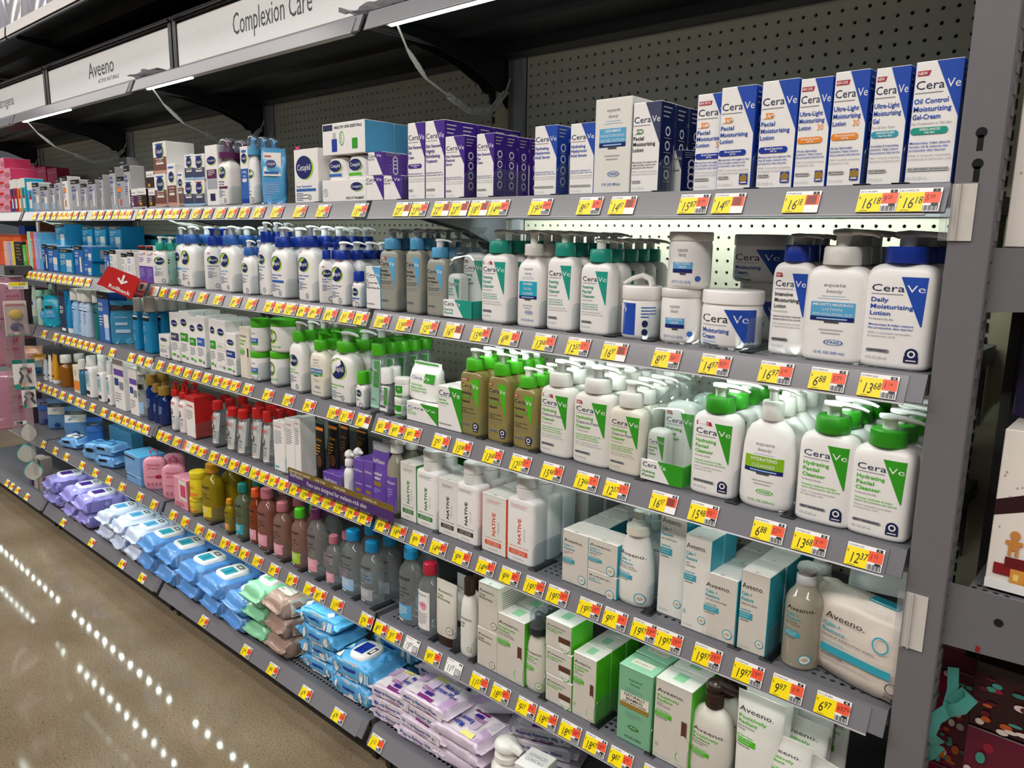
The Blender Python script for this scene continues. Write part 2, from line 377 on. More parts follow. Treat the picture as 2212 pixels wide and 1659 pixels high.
def led_mesh(level, mode, ln=1.0):
    """lamp bar tucked behind the front lip: mode 0 canopy tube, 1 lenses facing the shelf back, 2 lenses facing down"""
    mb = MB(); body = M('#b9c2bf', .3); em = emis('led%d' % int(level), '#eefff6', level)
    if mode == 0:
        mb.prism([(-.456, -.020), (-.456, -.034), (-.446, -.036), (-.440, -.030), (-.440, -.020)], 0, .05, SL-.05, body)
        mb.prism([(-.4535, -.0346), (-.4535, -.0368), (-.4455, -.0378), (-.4440, -.0352)], 0, .06, .06+(SL-.12)*ln, em)
        return mb.mesh('led_strip', 0)
    if mode == 3:
        mb.prism([(-.150, -.004), (-.150, -.018), (-.140, -.020), (-.128, -.004)], 0, .05, SL-.05, body)
        mb.add([(.06, -.1395, -.0198), (SL-.06, -.1395, -.0198), (SL-.06, -.1285, -.0052), (.06, -.1285, -.0052)], [(0, 1, 2, 3)], em)
        return mb.mesh('led_strip', 0)
    mb.prism([(-.458, -.010), (-.458, -.023), (-.450, -.024), (-.442, -.017), (-.442, -.010)], 0, .05, SL-.05, body)
    n = 10; c0, v = ((-.4415, -.0160), Vector((0, .30, .954))) if mode == 1 else ((-.4515, -.0250), Vector((0, .985, .17)))
    for k in range(12):
        x = .10+k*(SL-.20)/11; c = Vector((x, *c0)); u = Vector((1, 0, 0))
        mb.add([tuple(c+(u*math.cos(2*PI*q/n)+v*math.sin(2*PI*q/n))*.0055) for q in range(n)], [tuple(range(n))], em)
    return mb.mesh('led_strip', 0)
LEDS = {}
ROWN = {0: 'top canopy shelf', 1: 'shelf row of boxes, first below canopy', 2: 'shelf row second below canopy', 3: 'shelf row third below canopy', 4: 'shelf row fourth below canopy', 5: 'shelf row fifth below canopy', 6: 'bottom base shelf row'}
LEDLV = {(0, 1): 45, (0, 2): 60, (0, 3): 90, (0, 4): 80, (1, 1): 130, (1, 2): 900, (1, 3): 500, (1, 4): 400, (2, 1): 1500, (2, 2): 420, (2, 3): 380, (2, 4): 300, (3, 1): 480, (3, 2): 420, (3, 3): 700, (3, 4): 500, (4, 1): 420, (4, 2): 330, (4, 3): 650, (4, 4): 400, (5, 1): 300, (5, 2): 750, (5, 3): 900, (5, 4): 500}
LEDK = .30
for row in range(0, 7):
    for b in range(1, NBAY+1):
        x0 = -(b-1)*LB; z = DECK[row]
        t = empty('gondola_shelf', (x0+.002, 0, z)); tag(t, 'grey metal shelf, %s, %s' % (ROWN[row], BAYN[b].split(',')[0]), 'shelf', 'grey metal gondola shelves')
        if row == 6:
            obj('deck', DECK_BASE, t)
            MB().prism([(-.484, 0), (-.5105, -.0405), (-.507, -.043), (-.4795, -.004)], 0, 0, SL, metal).build('front_lip', t, 0)
            MB().prism([(-.4852, -.0045), (-.5117, -.0445), (-.5135, -.0435), (-.487, -.0035)], 0, .004, SL-.022, rail_m).build('price_rail', t, 0)
            MB().box(.02, SL-.02, -.452, -.445, -.134, -.02, M('#2a2826', .6)).build('kick_plate', t, 0)
            for xx in (.01, SL-.03): MB().prism([(-.47, -.03), (-.455, -.135), (-.40, -.135), (-.38, -.03)], 0, xx, xx+.02, M('#2c2a28', .6)).build('foot', t, 0)
            continue
        dk = obj('deck', DECK_STD, t); obj('front_lip', LIP, t); obj('price_rail', STRIP, t)
        for xx in (.012, SL-.012): obj('bracket', BRD if row == 0 else BR, t, (xx, 0, 0))
        if row == 0:
            MB().box(.004, SL-.004, -.44, -.014, -.004, -.0025, dark_m).box(.004, SL-.004, -.08, -.03, -.030, -.004, dark_m).box(.004, SL-.004, -.25, -.22, -.018, -.004, dark_m).build('underside', t, 0)
        lv = LEDLV[row, b]*LEDK
        md = 0 if row == 0 else 3 if (row, b) == (1, 1) else (1 if row < 4 else 2)
        if (lv, md) not in LEDS: LEDS[lv, md] = led_mesh(lv, md, {1: 1.0, 2: .28, 3: .5, 4: .5}[b])
        obj('led_strip', LEDS[lv, md], t)
# header signs standing on the canopy
def sign(b, text, sub, ins, xs=0):
    x0 = -(b-1)*LB; fr = M('#2b2a2b', .35); t = empty('header_sign', (x0, -.32, 1.88)); tag(t, '%s white header sign in black frame above the shelves' % ins, 'sign', 'black framed header signs')
    MB().box(.005, LB-.005, 0, .012, 0, .215, fr).build('backboard', t, 0)
    mb = MB(); mb.box(.005, LB-.005, -.010, 0, .196, .215, fr).box(.005, LB-.005, -.010, 0, 0, .045, fr).box(.005, .028, -.010, 0, .045, .196, fr).box(LB-.028, LB-.005, -.010, 0, .045, .196, fr).build('frame', t, 0)
    MB().cbox(.028, LB-.028, -.006, -.0005, .052, .188, .004, M('#e9e7e6', .35)).build('insert', t, 0)
    D = Decal(1, 1, lambda u, v, e: (u+xs, -.006-e, v), 1)
    if text == 'Complexion Care': D.t(.60, .098, .062, text, 'ink', 'c', fit=.42)
    elif text == 'Aveeno': D.t(.60, .105, .058, 'Aveeno', 'ink', 'c', fit=.25); D.t(.665, .078, .014, 'ACTIVE NATURALS', 'dkgrey', 'c', fit=.20)
    else: D.t(.60, .10, .046, text, 'dkgrey', 'c', fit=.32)
    D.build('lettering', t)
    MB().tube([(.01, -.016, .205), (LB*.5, -.016, .207), (LB-.01, -.016, .205)], .005, M('#3a393b', .25)).build('trim_bar', t)
sign(1, '', '', 'blank'); sign(2, 'Complexion Care', '', 'complexion care'); sign(3, 'Aveeno', '', 'slim lettered'); sign(4, 'Neutrogena', '', 'serif lettered')
# upper stock shelf above the signs
for b in range(2, NBAY+2):
    x0 = -(b-1)*LB; t = empty('stock_shelf', (x0+.002, 0, 2.225)); tag(t, 'black overstock shelf high above the %s header sign' % {2: 'complexion care', 3: 'slim lettered', 4: 'serif lettered', 5: 'farthest'}[b], 'shelf', 'black overstock shelves')
    MB().box(0, SL, -.46, -.0135, -.02, 0, dark_m).box(0, SL, -.30, -.26, -.045, -.02, dark_m).build('deck', t, 0)
    MB().prism([(-.458, .004), (-.462, -.045), (-.452, -.045), (-.452, .004)], 0, 0, SL, dark_m).build('front_lip', t, 0)
    MB().prism([(-.4625, .006), (-.4665, -.035), (-.4645, -.036), (-.4605, .006)], 0, 0, SL, M('#b9b4b2', .25)).build('price_rail', t, 0)
    for xx in (.012,): obj('bracket', BRD, t, (xx, 0, -.02))
# ------------------------------------------------------------------ printed faces
def d_cvbox(D, tri='blue', col='blue', lines=(), tg=None, am=None, pill=None, small=(), small2=(), foot=None, vol=None, num=None, badge=0, lh=.05, ty=.775, plain=0, sub=None):
    D.tri(-.06, .495, .995, .49, .495, .53 if h_ar(D) > 1.4 else .05, tri)
    tall = h_ar(D) > 1.4; bx = .19 if tall else .10
    D.t(-.46, ty, .070 if tall else .13, 'Cera', 'navy', fit=bx+.42); D.t(bx, ty, .070 if tall else .13, 'Ve', 'white', fit=.29 if tall else .33)
    D.r(-.46, ty-.032, bx-.06, ty-.026, 'grey')
    if tg: D.poly([(-.44, .885), (-.2 if len(tg) < 6 else -.08, .885), (-.16 if len(tg) < 6 else -.05, .925), (-.44, .925)], 'crimson'); D.t(-.43, .893, .024, tg, 'white', bold=True, fit=.2 if len(tg) < 6 else .32)
    y = ty-.115
    if am: D.pill(-.46, y-.008, -.10, y+.045, am[1]); D.disc(-.40, y+.019, .0045, 'white'); D.t(-.30, y, .035, am[0], 'white', bold=True); y -= .075
    for k, t in enumerate(lines): D.t(-.46, y-k*lh*1.28, lh*.80, t, col, bold=True, fit=min(.92, .066*len(t)) if h_ar(D) > 1.4 else None)
    y -= len(lines)*lh*1.28
    if num: D.t(.12, y+lh*1.1, lh*1.1, num, 'orange', fit=.2)
    if sub: D.t(-.46, y+.02, .018, sub, 'grey')
    if pill:
        D.pill(-.47, y-.062, .32 if len(pill) < 4 else .4, y-.004, pill[1]); D.t(-.06, y-.030, .019, pill[0], 'white', 'c', bold=True); D.t(-.06, y-.054, .016, pill[2], 'white', 'c', bold=True); y -= .075
    y = min(y-.03, .33)
    for t in small: D.t(-.46, y, .016, t, col, bold=True, fit=min(.9, .034*len(t))); y -= .03
    y -= .012
    for t in small2: D.t(-.46, y, .016, t, 'grey', fit=min(.9, .034*len(t))); y -= .03
    if foot: D.pill(-.46, .105, -.46+.035*len(foot)+.05, .135, 'ltgrey'); D.t(-.43, .113, .014, foot, 'ink', bold=True, fit=.035*len(foot))
    if vol: D.t(-.46, .04, .020, vol, 'ltgrey', fit=.45)
    if badge: D.r(.18, .05, .42, .15, 'royal'); D.disc(.30, .105, .006, 'gold'); D.r(.21, .06, .39, .07, 'white')
def h_ar(D): return D.h/D.w
def d_cvside(D, col):
    for k in range(3): D.r(-.36, .93-.05*k, .25-.1*k, .945-.05*k, 'ltgrey')
    for k in range(4): D.disc(0, .68-.16*k, min(.008, D.w*.22), 'white'); D.disc(0, .68-.16*k, min(.005, D.w*.14), col); D.r(-.25, .60-.16*k, .25, .607-.16*k, 'ltgrey')
def d_cv(D, tri='green', col='green', lines=(), tg=None, sub=None, small=(), small2=(), foot=None, vol=None, badge=0, mix=None, panel=None):
    if panel: D.r(-.40, .05, .40, .90, panel)
    D.tri(.03, .40, .875, .355, .375, .42, tri)
    D.t(-.39, .735, .066, 'Cera', 'navy', fit=.49); D.t(.125, .735, .066, 'Ve', 'white', fit=.26)
    D.r(-.38, .706, .08, .712, 'grey')
    if tg: D.poly([(-.38, .835), (-.02 if len(tg) > 5 else -.2, .835), (-.05 if len(tg) > 5 else -.23, .88), (-.38, .88)], 'crimson'); D.t(-.36, .845, .024, tg, 'white', bold=True, fit=.26 if len(tg) > 5 else .11)
    y = .635
    for k, t in enumerate(lines): D.t(-.38, y, .040, t, (mix[k] if mix else col), bold=True, fit=min(.62, .052*len(t))); y -= .064
    if sub: D.t(-.38, y+.018, .018, sub, 'ink', fit=.36)
    y -= .035
    for t in small: D.t(-.38, y, .018, t, col, bold=True, fit=min(.7, .024*len(t))); y -= .032
    y -= .014
    for t in small2: D.t(-.38, y, .018, t, 'grey', fit=min(.7, .024*len(t))); y -= .032
    if foot: D.pill(-.38, .15, -.38+.026*len(foot)+.06, .182, 'grey'); D.t(-.35, .158, .016, foot, 'ink', bold=True, fit=.026*len(foot))
    if vol: D.t(-.38, .085, .024, vol, 'grey', fit=.32)
    if badge: D.disc(.28, .155, .0085, 'navy'); D.r(.18, .075, .38, .135, 'navy'); D.disc(.28, .157, .005, 'white', hole=.6); D.r(.21, .09, .35, .10, 'white')
def d_cet(D, col='blue', lines=(), y0=.68, rx=.30, cx=-.08, top='hotpink', ring=1, extra=None, nl=5, panel=None, lb=.5):
    if panel: D.r(-.46, .03, .46, .93, panel)
    k = rx*D.w
    D.e(cx+.05, y0-.012, rx*1.03, .80*k/D.h, 'lime'); D.e(cx, y0, rx, .80*k/D.h, 'navyblue'); D.t(cx, y0-.20*k/D.h, .42*k/D.h, 'Cetaphil', 'white', 'c', fit=rx*1.65)
    if top: D.r(cx-rx*.95, y0+k/D.h*1.25, cx-rx*.45, y0+k/D.h*1.45, top)
    y = y0-k/D.h*1.35
    for t in lines: D.t(cx-rx, y, .034, t, col, bold=True, fit=min(.66, .052*len(t))); y -= .058
    if extra: D.r(cx-rx, y-.02, cx+rx*1.4, y+.03, extra); y -= .06
    for q in range(nl): D.r(cx-rx, y, cx-rx+lb*(1 if q % 2 else .55), y+.010, 'slate' if q % 2 else 'denim'); y -= .032
    if ring: D.disc(.14, .10, .0065, 'dkgrey', hole=.78); D.r(.09, .097, .19, .103, 'dkgrey')
def d_cetbox(D, band='slate', foot='ltblue', lines=('DEEP HYDRATION',), yb=.42, cx=0, y0=.70, rx=.30, tg=None):
    k = rx*D.w
    D.r(-.5, 0.02, .5, yb, band); D.r(-.5, .02, .5, .10, foot)
    D.e(cx+.05, y0-.012, rx*1.05, .95*k/D.h, 'lime'); D.e(cx, y0, rx, .9*k/D.h, 'navyblue'); D.t(cx, y0-.2*k/D.h, .42*k/D.h, 'Cetaphil', 'white', 'c', fit=rx*1.6)
    for i, t in enumerate(lines): D.t(0, yb-.07-.07*i, .034, t, 'white', 'c', fit=min(.8, .05*len(t)), bold=True)
    D.pill(-.3, yb-.07*len(lines)-.09, .3, yb-.07*len(lines)-.03, 'offwhite')
    D.r(-.3, .90, .3, .94, tg or 'denim')
def d_eq(D, col='skyblue', lines=(), vol='12 FL OZ (355 mL)', c2='navyblue', yb=.50, hb=.14, ty=.74, free='denim', txt='grey', tc='denim'):
    D.t(0, ty, .036, 'equate', txt, 'c', fit=.36, slant=.15); D.t(0, ty-.062, .034, 'beauty', txt, 'c', fit=.26, slant=.25)
    D.r(-.2, ty-.10, .2, ty-.094, 'paleblue'); D.r(-.26, ty-.125, .26, ty-.119, 'paleblue')
    D.r(-.36, yb, .36, yb+hb, col); D.r(-.36, yb-.045, .36, yb, c2); D.r(-.12, yb-.065, .12, yb-.04, 'dkgrey'); D.r(-.25, yb-.030, .25, yb-.016, 'ltblue')
    n = len(lines)
    for i, t in enumerate(lines): D.t(0, yb+hb-(i+.78)*hb/max(n, 1), hb/max(n, 1)*.52, t, 'white', 'c', fit=min(.66, .055*len(t)), bold=i == 0)
    for i in range(2): D.r(-.2+.04*i, yb-.14-.035*i, .2-.04*i, yb-.13-.035*i, 'ltgrey')
    D.e(.06, .205, .16, .030, free, hole=.86); D.t(.06, .195, .022, 'FREE', free, 'c', fit=.2, bold=True)
    D.t(0, .085, .024, vol, tc, 'c', fit=.52, bold=True)
def d_av(D, title=('Calm +', 'Restore'), col='aqua', sub=(), bar=1, emb=1, y0=.80, fs=1.0, pump=0, bc=None, spf=None, jar=None, x0=-.44, sel=None):
    bc = bc or col
    D.t(x0, y0, .062*fs, 'Aveeno.', 'black', fit=.74); y = y0-.085*fs
    for t in title: D.t(x0, y, .042*fs, t, col, bold=True, fit=min(.62, .060*len(t))); y -= .062*fs
    for t in sub: D.t(x0, y+.012, .022*fs, t, 'dkgrey' if not sel else sel, fit=min(.7, .034*len(t))); y -= .036*fs
    y -= .02
    if bar: D.t(x0, y, .020*fs, 'Sensitive Skin' if bar == 1 else 'All Skin Types', bc, fit=.36, bold=True); D.r(x0-.03, y-.095*fs, x0+.42, y-.018*fs, bc); D.t(x0, y-.045*fs, .016*fs, 'instantly soothes', 'white', fit=.34); D.t(x0, y-.075*fs, .016*fs, 'skin moisture', 'white', fit=.3); D.t(x0, y-.125*fs, .015*fs, 'FRAGRANCE FREE', 'ink', fit=.3, bold=True)
    if spf: D.t(x0, .16, .045, spf, bc, fit=.1)
    if emb:
        r = .125*D.w; D.disc(.28, .14, r*1.15, bc, hole=.84); D.disc(.28, .14, r*.95, 'offwhite')
        for a in (-.5, 0, .5, 1.1, -1.1): 
            q = (.28+math.sin(a)*r*.6/D.w, .14+math.cos(a)*r*.55/D.h-.1*r/D.h); D.poly([(.28, .14-.5*r/D.h), (q[0]-.2*r/D.w, q[1]-.2*r/D.h), q, (q[0]+.2*r/D.w, q[1]-.2*r/D.h)], 'sand' if bc != 'green' else 'green')
    if pump: D.r(.26, .42, .40, .60, 'brown'); D.e(.33, .30, .16, .13, 'bone'); D.r(.20, .05, .46, .30, 'bone')
    if jar: D.r(.02, .30, .46, .50, 'brown'); D.r(.06, .12, .44, .30, 'offwhite')
    D.t(x0, .045, .018, '1.7 fl oz (48 mL)', 'ltgrey', fit=.4)
def d_nat(D, col='rust', th=.11, y0=.30, hh=.40, bot=1):
    D.r(-.34, .90, .30, .908, 'ltgrey'); D.r(-.30, .875, .20, .882, col); D.r(-.34, .85, .26, .856, 'ltgrey')
    D.t(.06, y0, th, 'NATIVE', col, vert=True, fit=hh, bold=True); D.t(.20, y0+.06, th*.32, 'FACIAL CARE', 'grey', vert=True, fit=hh*.5)
    D.t(-.36, .245, .016, 'DERMATOLOGIST TESTED', col, fit=.7); D.r(-.36, .13, .30, .205, col); D.t(-.02, .172, .018, 'MOISTURIZING', 'white', 'c', fit=.5); D.t(-.02, .143, .018, 'FACIAL CLEANSER', 'white', 'c', fit=.5)
    D.t(-.02, .06, .018, '12 FL OZ (355 mL)', 'grey', 'c', fit=.4)
def d_gar(D, col='pink', big=1):
    D.t(-.34, .70, .045, 'GARNIER', 'ink', fit=.66, bold=True); D.t(-.30, .655, .016, 'SKINACTIVE', 'grey', fit=.5)
    for i, t in enumerate(('Micellar', 'Cleansing', 'Water')): D.t(-.34, .56-.06*i, .034, t, 'ink', fit=.07*len(t))
    D.r(-.42, .10, .36, .32, col); D.lines(-.36, .27, .6, .035, 4, 'offwhite'); D.r(-.36, .06, -.0, .085, 'white')
def d_thy(D, col='red'):
    D.r(-.40, .08, .40, .92, 'white'); D.t(0, .76, .075, 'THAYERS', col, 'c', fit=.66, bold=True); D.e(-.02, .55, .16, .10, 'dkgrey'); D.e(-.02, .57, .09, .06, 'sand')
    D.t(0, .38, .045, 'FACIAL TONER', 'ink', 'c', fit=.6, bold=True); D.lines(-.3, .32, .6, .05, 4, 'grey'); D.r(-.3, .12, .1, .16, 'peach')
def d_ntg(D, col='hydro', top='black', w2='white', item='jar', tx=('HYDRO', 'BOOST'), tc='white'):
    if top: D.r(-.5, .86, .5, 1, top); D.t(-.42, .90, .06 if h_ar(D) < 1.5 else .035, 'Neutrogena', 'offwhite', fit=.5)
    for i, t in enumerate(tx): D.t(-.42, .72-.10*i, .06, t, tc, fit=min(.5, .08*len(t)), bold=True)
    D.lines(-.42, .50, .36, .055, 4, tc, th=.3)
    if item == 'jar': D.r(.0, .30, .42, .56, 'offwhite'); D.r(.02, .06, .40, .30, 'ltblue')
    if item == 'tube': D.r(.10, .10, .30, .62, 'offwhite'); D.r(.13, .10, .27, .30, w2)
    if item == 'orange': D.r(-.4, .52, .1, .66, 'orange'); D.r(-.2, .1, .0, .3, 'rust')
def d_gen(D, items):
    """list of ('r',x0,y0,x1,y1,col) / ('t',x,y,h,text,col,al,fit) / ('l',x,y,w,dy,n,col) / ('e',cx,cy,rx,ry,col)"""
    for it in items:
        k, a = it[0], it[1:]
        if k == 'r': D.r(*a)
        elif k == 't': D.t(a[0], a[1], a[2], a[3], a[4], a[5] if len(a) > 5 else 'l', a[6] if len(a) > 6 else None, bold=len(a) > 7)
        elif k == 'v': D.t(a[0], a[1], a[2], a[3], a[4], 'l', a[5], vert=True, bold=True)
        elif k == 'l': D.lines(*a)
        elif k == 'e': D.e(*a)
        elif k == 'q': D.tri(*a)
DEC = dict(cvbox=d_cvbox, cv=d_cv, cet=d_cet, cetbox=d_cetbox, eq=d_eq, av=d_av, nat=d_nat, gar=d_gar, thy=d_thy, ntg=d_ntg, gen=d_gen)
# ------------------------------------------------------------------ product builders; each returns an Empty with its parts, front towards -y
PROF = {
 'cv': (4.2, [(0, .86), (.010, .94), (.03, .99), (.06, 1), (.80, 1), (.87, .985), (.92, .94), (.955, .86), (.98, .72), (.993, .56), (1, .50)]),
 'cet': (3.6, [(0, .90), (.015, .97), (.04, 1), (.70, 1), (.78, .98), (.85, .92), (.905, .80), (.945, .62), (.965, .50), (1, .48)]),
 'oval': (2.7, [(0, .80), (.015, .90), (.05, .965), (.12, 1), (.45, .99), (.70, .945), (.84, .86), (.92, .72), (.965, .52), (1, .36)]),
 'sq': (6, [(0, .95), (.012, .99), (.03, 1), (.90, 1), (.945, .985), (.975, .93), (.992, .80), (1, .62)]),
 'round': (2.2, [(0, .80), (.012, .92), (.04, .99), (.08, 1), (.70, 1), (.77, .97), (.84, .86), (.90, .66), (.95, .46), (1, .42)]),
 'foam': (2.3, [(0, .78), (.02, .90), (.08, .97), (.25, 1), (.45, .985), (.65, .92), (.80, .82), (.90, .70), (.96, .58), (1, .54)]),
 'thay': (2, [(0, .90), (.012, .97), (.04, 1), (.76, 1), (.82, .96), (.88, .82), (.93, .62), (1, .54)]),
 'squat': (4.5, [(0, .88), (.012, .95), (.04, 1), (.74, 1), (.82, .96), (.88, .84), (.93, .62), (.96, .46), (1, .42)]),
}
def pump_head(mb, nzm, r, h, mat, nz, kind):
    if kind == 'native':
        mb.loft([(0, r*.98, r*.98), (h*.44, r, r), (h*.45, r*.86, r*.86), (h*.48, r*.86, r*.86), (h*.49, r, r), (h*.95, r*1.04, r*1.04), (h, r*.95, r*.95)], 2, mat, 24)
        nzm.tube([(0, 0, h*.86), (nz*.5, 0, h*.97), (nz, 0, h*1.02)], [r*.6, r*.42, r*.25], mat, 8, .6); return
    if kind == 'dome':
        mb.loft([(0, r*.7, r*.7), (h*.35, r*.7, r*.7), (h*.36, r, r), (h*.55, r*1.02, r*1.02), (h*.8, r*.85, r*.85), (h, r*.3, r*.3)], 2, mat, 16)
        nzm.tube([(0, 0, h*.6), (nz*.8, 0, h*.55), (nz, 0, h*.45)], [r*.6, r*.4, r*.3], mat, 8); return
    sr = r*.40
    mb.loft([(0, sr, sr), (h*.62, sr, sr), (h*.66, sr*1.12, sr*1.12), (h*.74, sr*1.15, sr*1.1)], 2, mat, 14)
    mb.loft([(h*.70, sr*1.25, sr*1.15), (h*.80, sr*1.55, sr*1.3), (h*.90, sr*1.5, sr*1.2), (h*.97, sr*1.1, sr*.8)], 2, mat, 14)
    nzm.tube([(-sr*1.5, 0, h*.93), (0, 0, h*.88), (nz*.45, 0, h*.88), (nz*.8, 0, h*.78), (nz, 0, h*.62)], [sr*.45, sr*.9, sr*.62, sr*.46, sr*.34], mat, 8, .62)
def bottle(style, args, w, d, h, prof='cv', body='white', cap='white', captype='pump', fb=.76, fc=.135, dec_area=None, clear=None, pump=None, capr=.30, nz=None, rough=.34, plain=False, emb=False, wrap=False, name='pump_bottle', nseg=28, face=0):
    root = empty(name); p, pr = PROF[prof]; Hb = h*fb
    secs = [(z*Hb, w/2*s, d/2*(s if s > .6 or prof in ('round', 'thay') else s*min(1, w/d*.95))) for z, s in pr]
    if prof in ('round', 'thay'): secs = [(z*Hb, w/2*s, w/2*s if abs(w-d) < 1e-4 else d/2*s) for z, s in pr]
    cr = capr*w
    top = secs[-1]; secs[-1] = (Hb, min(top[1], cr*.92), min(top[2], cr*.92))
    MB().loft(secs, p, clear or M(body, rough), nseg).build('body', root)
    if clear:
        pass
    Hc = h*fc; Hp = h-Hb-Hc; cm = M(cap, .35)
    if captype in ('pump', 'native', 'dome'):
        mb = MB()
        if captype == 'native': pass
        else:
            mb.loft([(0, cr*.97, cr*.97), (Hc*.06, cr, cr), (Hc*.90, cr*.97, cr*.97), (Hc, cr*.88, cr*.88)], 2, cm, 24).build('collar', root, loc=(0, 0, Hb))
        q = MB(); q2 = MB(); pump_head(q, q2, cr, Hp if captype != 'native' else Hp+Hc, M(pump or 'white', .35), nz or min(.05, w*.62), captype); pu = q.build('pump', root, loc=(0, 0, Hb+(Hc if captype != 'native' else 0))); q2.build('nozzle', pu)
    elif captype == 'screw':
        MB().loft([(0, cr*.98, cr*.98), (.002, cr, cr), (h-Hb-.002, cr*.97, cr*.97), (h-Hb, cr*.9, cr*.9)], 2, cm, 24).build('cap', root, loc=(0, 0, Hb))
    elif captype == 'flip':
        T = h-Hb; mb = MB(); mb.loft([(0, cr*.98, cr*.98), (.002, cr, cr), (T*.55, cr*.98, cr*.98), (T*.57, cr*.93, cr*.93), (T*.60, cr*.98, cr*.98), (T*.92, cr*.93, cr*.93), (T, cr*.75, cr*.75)], 2, cm, 20).build('cap', root, loc=(0, 0, Hb))
    elif captype == 'foam':
        T = h-Hb; mb = MB().loft([(0, cr, cr), (T*.28, cr, cr), (T*.30, cr*.62, cr*.62), (T*.50, cr*.55, cr*.55), (T*.52, cr*.42, cr*.42), (T*.72, cr*.42, cr*.42), (T*.80, cr*.5, cr*.5), (T*.88, cr*.3, cr*.3)], 2, cm, 18)
        mb.tube([(0, 0, T*.78), (cr*.6, 0, T*.80), (cr*.95, 0, T*.74)], [cr*.3, cr*.25, cr*.18], cm, 6).build('foam_pump', root, loc=(0, 0, Hb))
        MB().loft([(T*.28, cr*.98, cr*.98), (T*.8, cr*.96, cr*.96), (T*.95, cr*.8, cr*.8), (T, cr*.4, cr*.4)], 2, glassy('cap', '#e8eef2', .06), 18).build('overcap', root, loc=(0, 0, Hb))
    if style and not plain:
        D = Decal(w, Hb, loft_front(secs, p)); DEC[style](D, **args); D.build('label', root)
    if emb:
        D = Decal(d, Hb, lambda u, v, e: (w/2+e-.0004, u, v), 2); D.t(.05, .22, .10, 'CeraVe', 'offwhite', vert=True, fit=.42, rough=.3); D.build('embossing', root)
    return root
def carton(style, args, w, d, h, front='white', side=None, top=None, back=None, left=None, sidedec=None, name='carton', flap=True, topdec=None, win=None):
    root = empty(name); F = M(front, .36); R = M(side or front, .36); T = M(top or front, .36)
    MB().cbox(-w/2, w/2, -d/2, d/2, 0, h, min(.0012, w*.02), F, R, M(left or side or front, .36), T, M(back or side or front, .36), F).build('box', root, smooth=0); bx_ = root.children[0]
    if style: D = Decal(w, h, flat_front(d), 1 if style != 'gen' else 1); DEC[style](D, **args); D.build('front_print', root)
    if sidedec:
        D = Decal(d, h, flat_right(w), 1)
        if sidedec == 'cv': d_cvside(D, side)
        else: d_gen(D, sidedec)
        D.build('side_print', root)
    D = Decal(w, d, flat_top(h), 1)
    if topdec: d_gen(D, topdec)
    else: D.r(-.485, .30, .485, .312, 'ltgrey' if (top or front) in ('white', 'offwhite', 'bone', 'cream') else 'grey'); D.r(-.06, -.49, .06, -.40, 'ltgrey' if (top or front) in ('white', 'offwhite') else 'grey')
    D.build('tuck_flap', bx_)
    return root
def jar(style, args, w, d, h, lid='white', body='white', fl=.24, lidr=1.0, clear=None, name='cream_jar', pump=0):
    root = empty(name); r = w/2; Hb = h*(1-fl)
    secs = [(0, r*.86, r*.86), (.003, r*.95, r*.95), (.008, r*.985, r*.985), (Hb*.9, r*.985, r*.985), (Hb, r*.94, r*.94)]
    MB().loft(secs, 2, M(body, .35), 36).build('body', root)
    t = h-Hb; L = r*lidr
    MB().loft([(0, L*.97, L*.97), (.0015, L, L), (t-.003, L, L), (t-.001, L*.985, L*.985), (t, L*.955, L*.955)], 2, M(lid, .38), 36).build('lid', root, loc=(0, 0, Hb))
    if style: D = Decal(w, Hb, loft_front(secs, 2), 12); DEC[style](D, **args); D.build('label', root)
    if pump:
        q = MB(); q.tube([(r*.5, 0, h), (r*.4, 0, h+.012), (0, 0, h+.018), (-r*.5, 0, h+.013), (-r*.95, 0, h+.003)], [.010, .011, .010, .008, .006], M('white', .35), 10, .5); q.build('dispenser', root)
    return root
def tube(style, args, w, d, h, body='white', cap='white', fcap=.14, name='squeeze_tube', clear=None, capd=1.0):
    """standing squeeze tube: cap at the base, flat crimp on top"""
    root = empty(name); c = h*fcap; r = d/2
    MB().loft([(0, w*.36, r*.86), (.002, w*.38, r*.92), (c-.002, w*.40, r*.96), (c, w*.38, r*.92)], 2.4, M(cap, .35), 24).build('cap', root)
    H = h-c; secs = [(c, w*.43, r), (c+H*.05, w*.445, r), (c+H*.35, w*.46, r*.93), (c+H*.65, w*.48, r*.62), (c+H*.9, w*.495, r*.20), (c+H*.93, w*.5, .0012), (h, w*.5, .0009)]
    MB().loft(secs, 2.6, clear or M(body, .38), 28).build('body', root)
    if style: D = Decal(w, H, loft_front(secs, 2.6, c)); DEC[style](D, **args); D.build('label', root)
    return root
def wn(x, y, z, s): return noise.noise(Vector((x*s, y*s, z*s)))
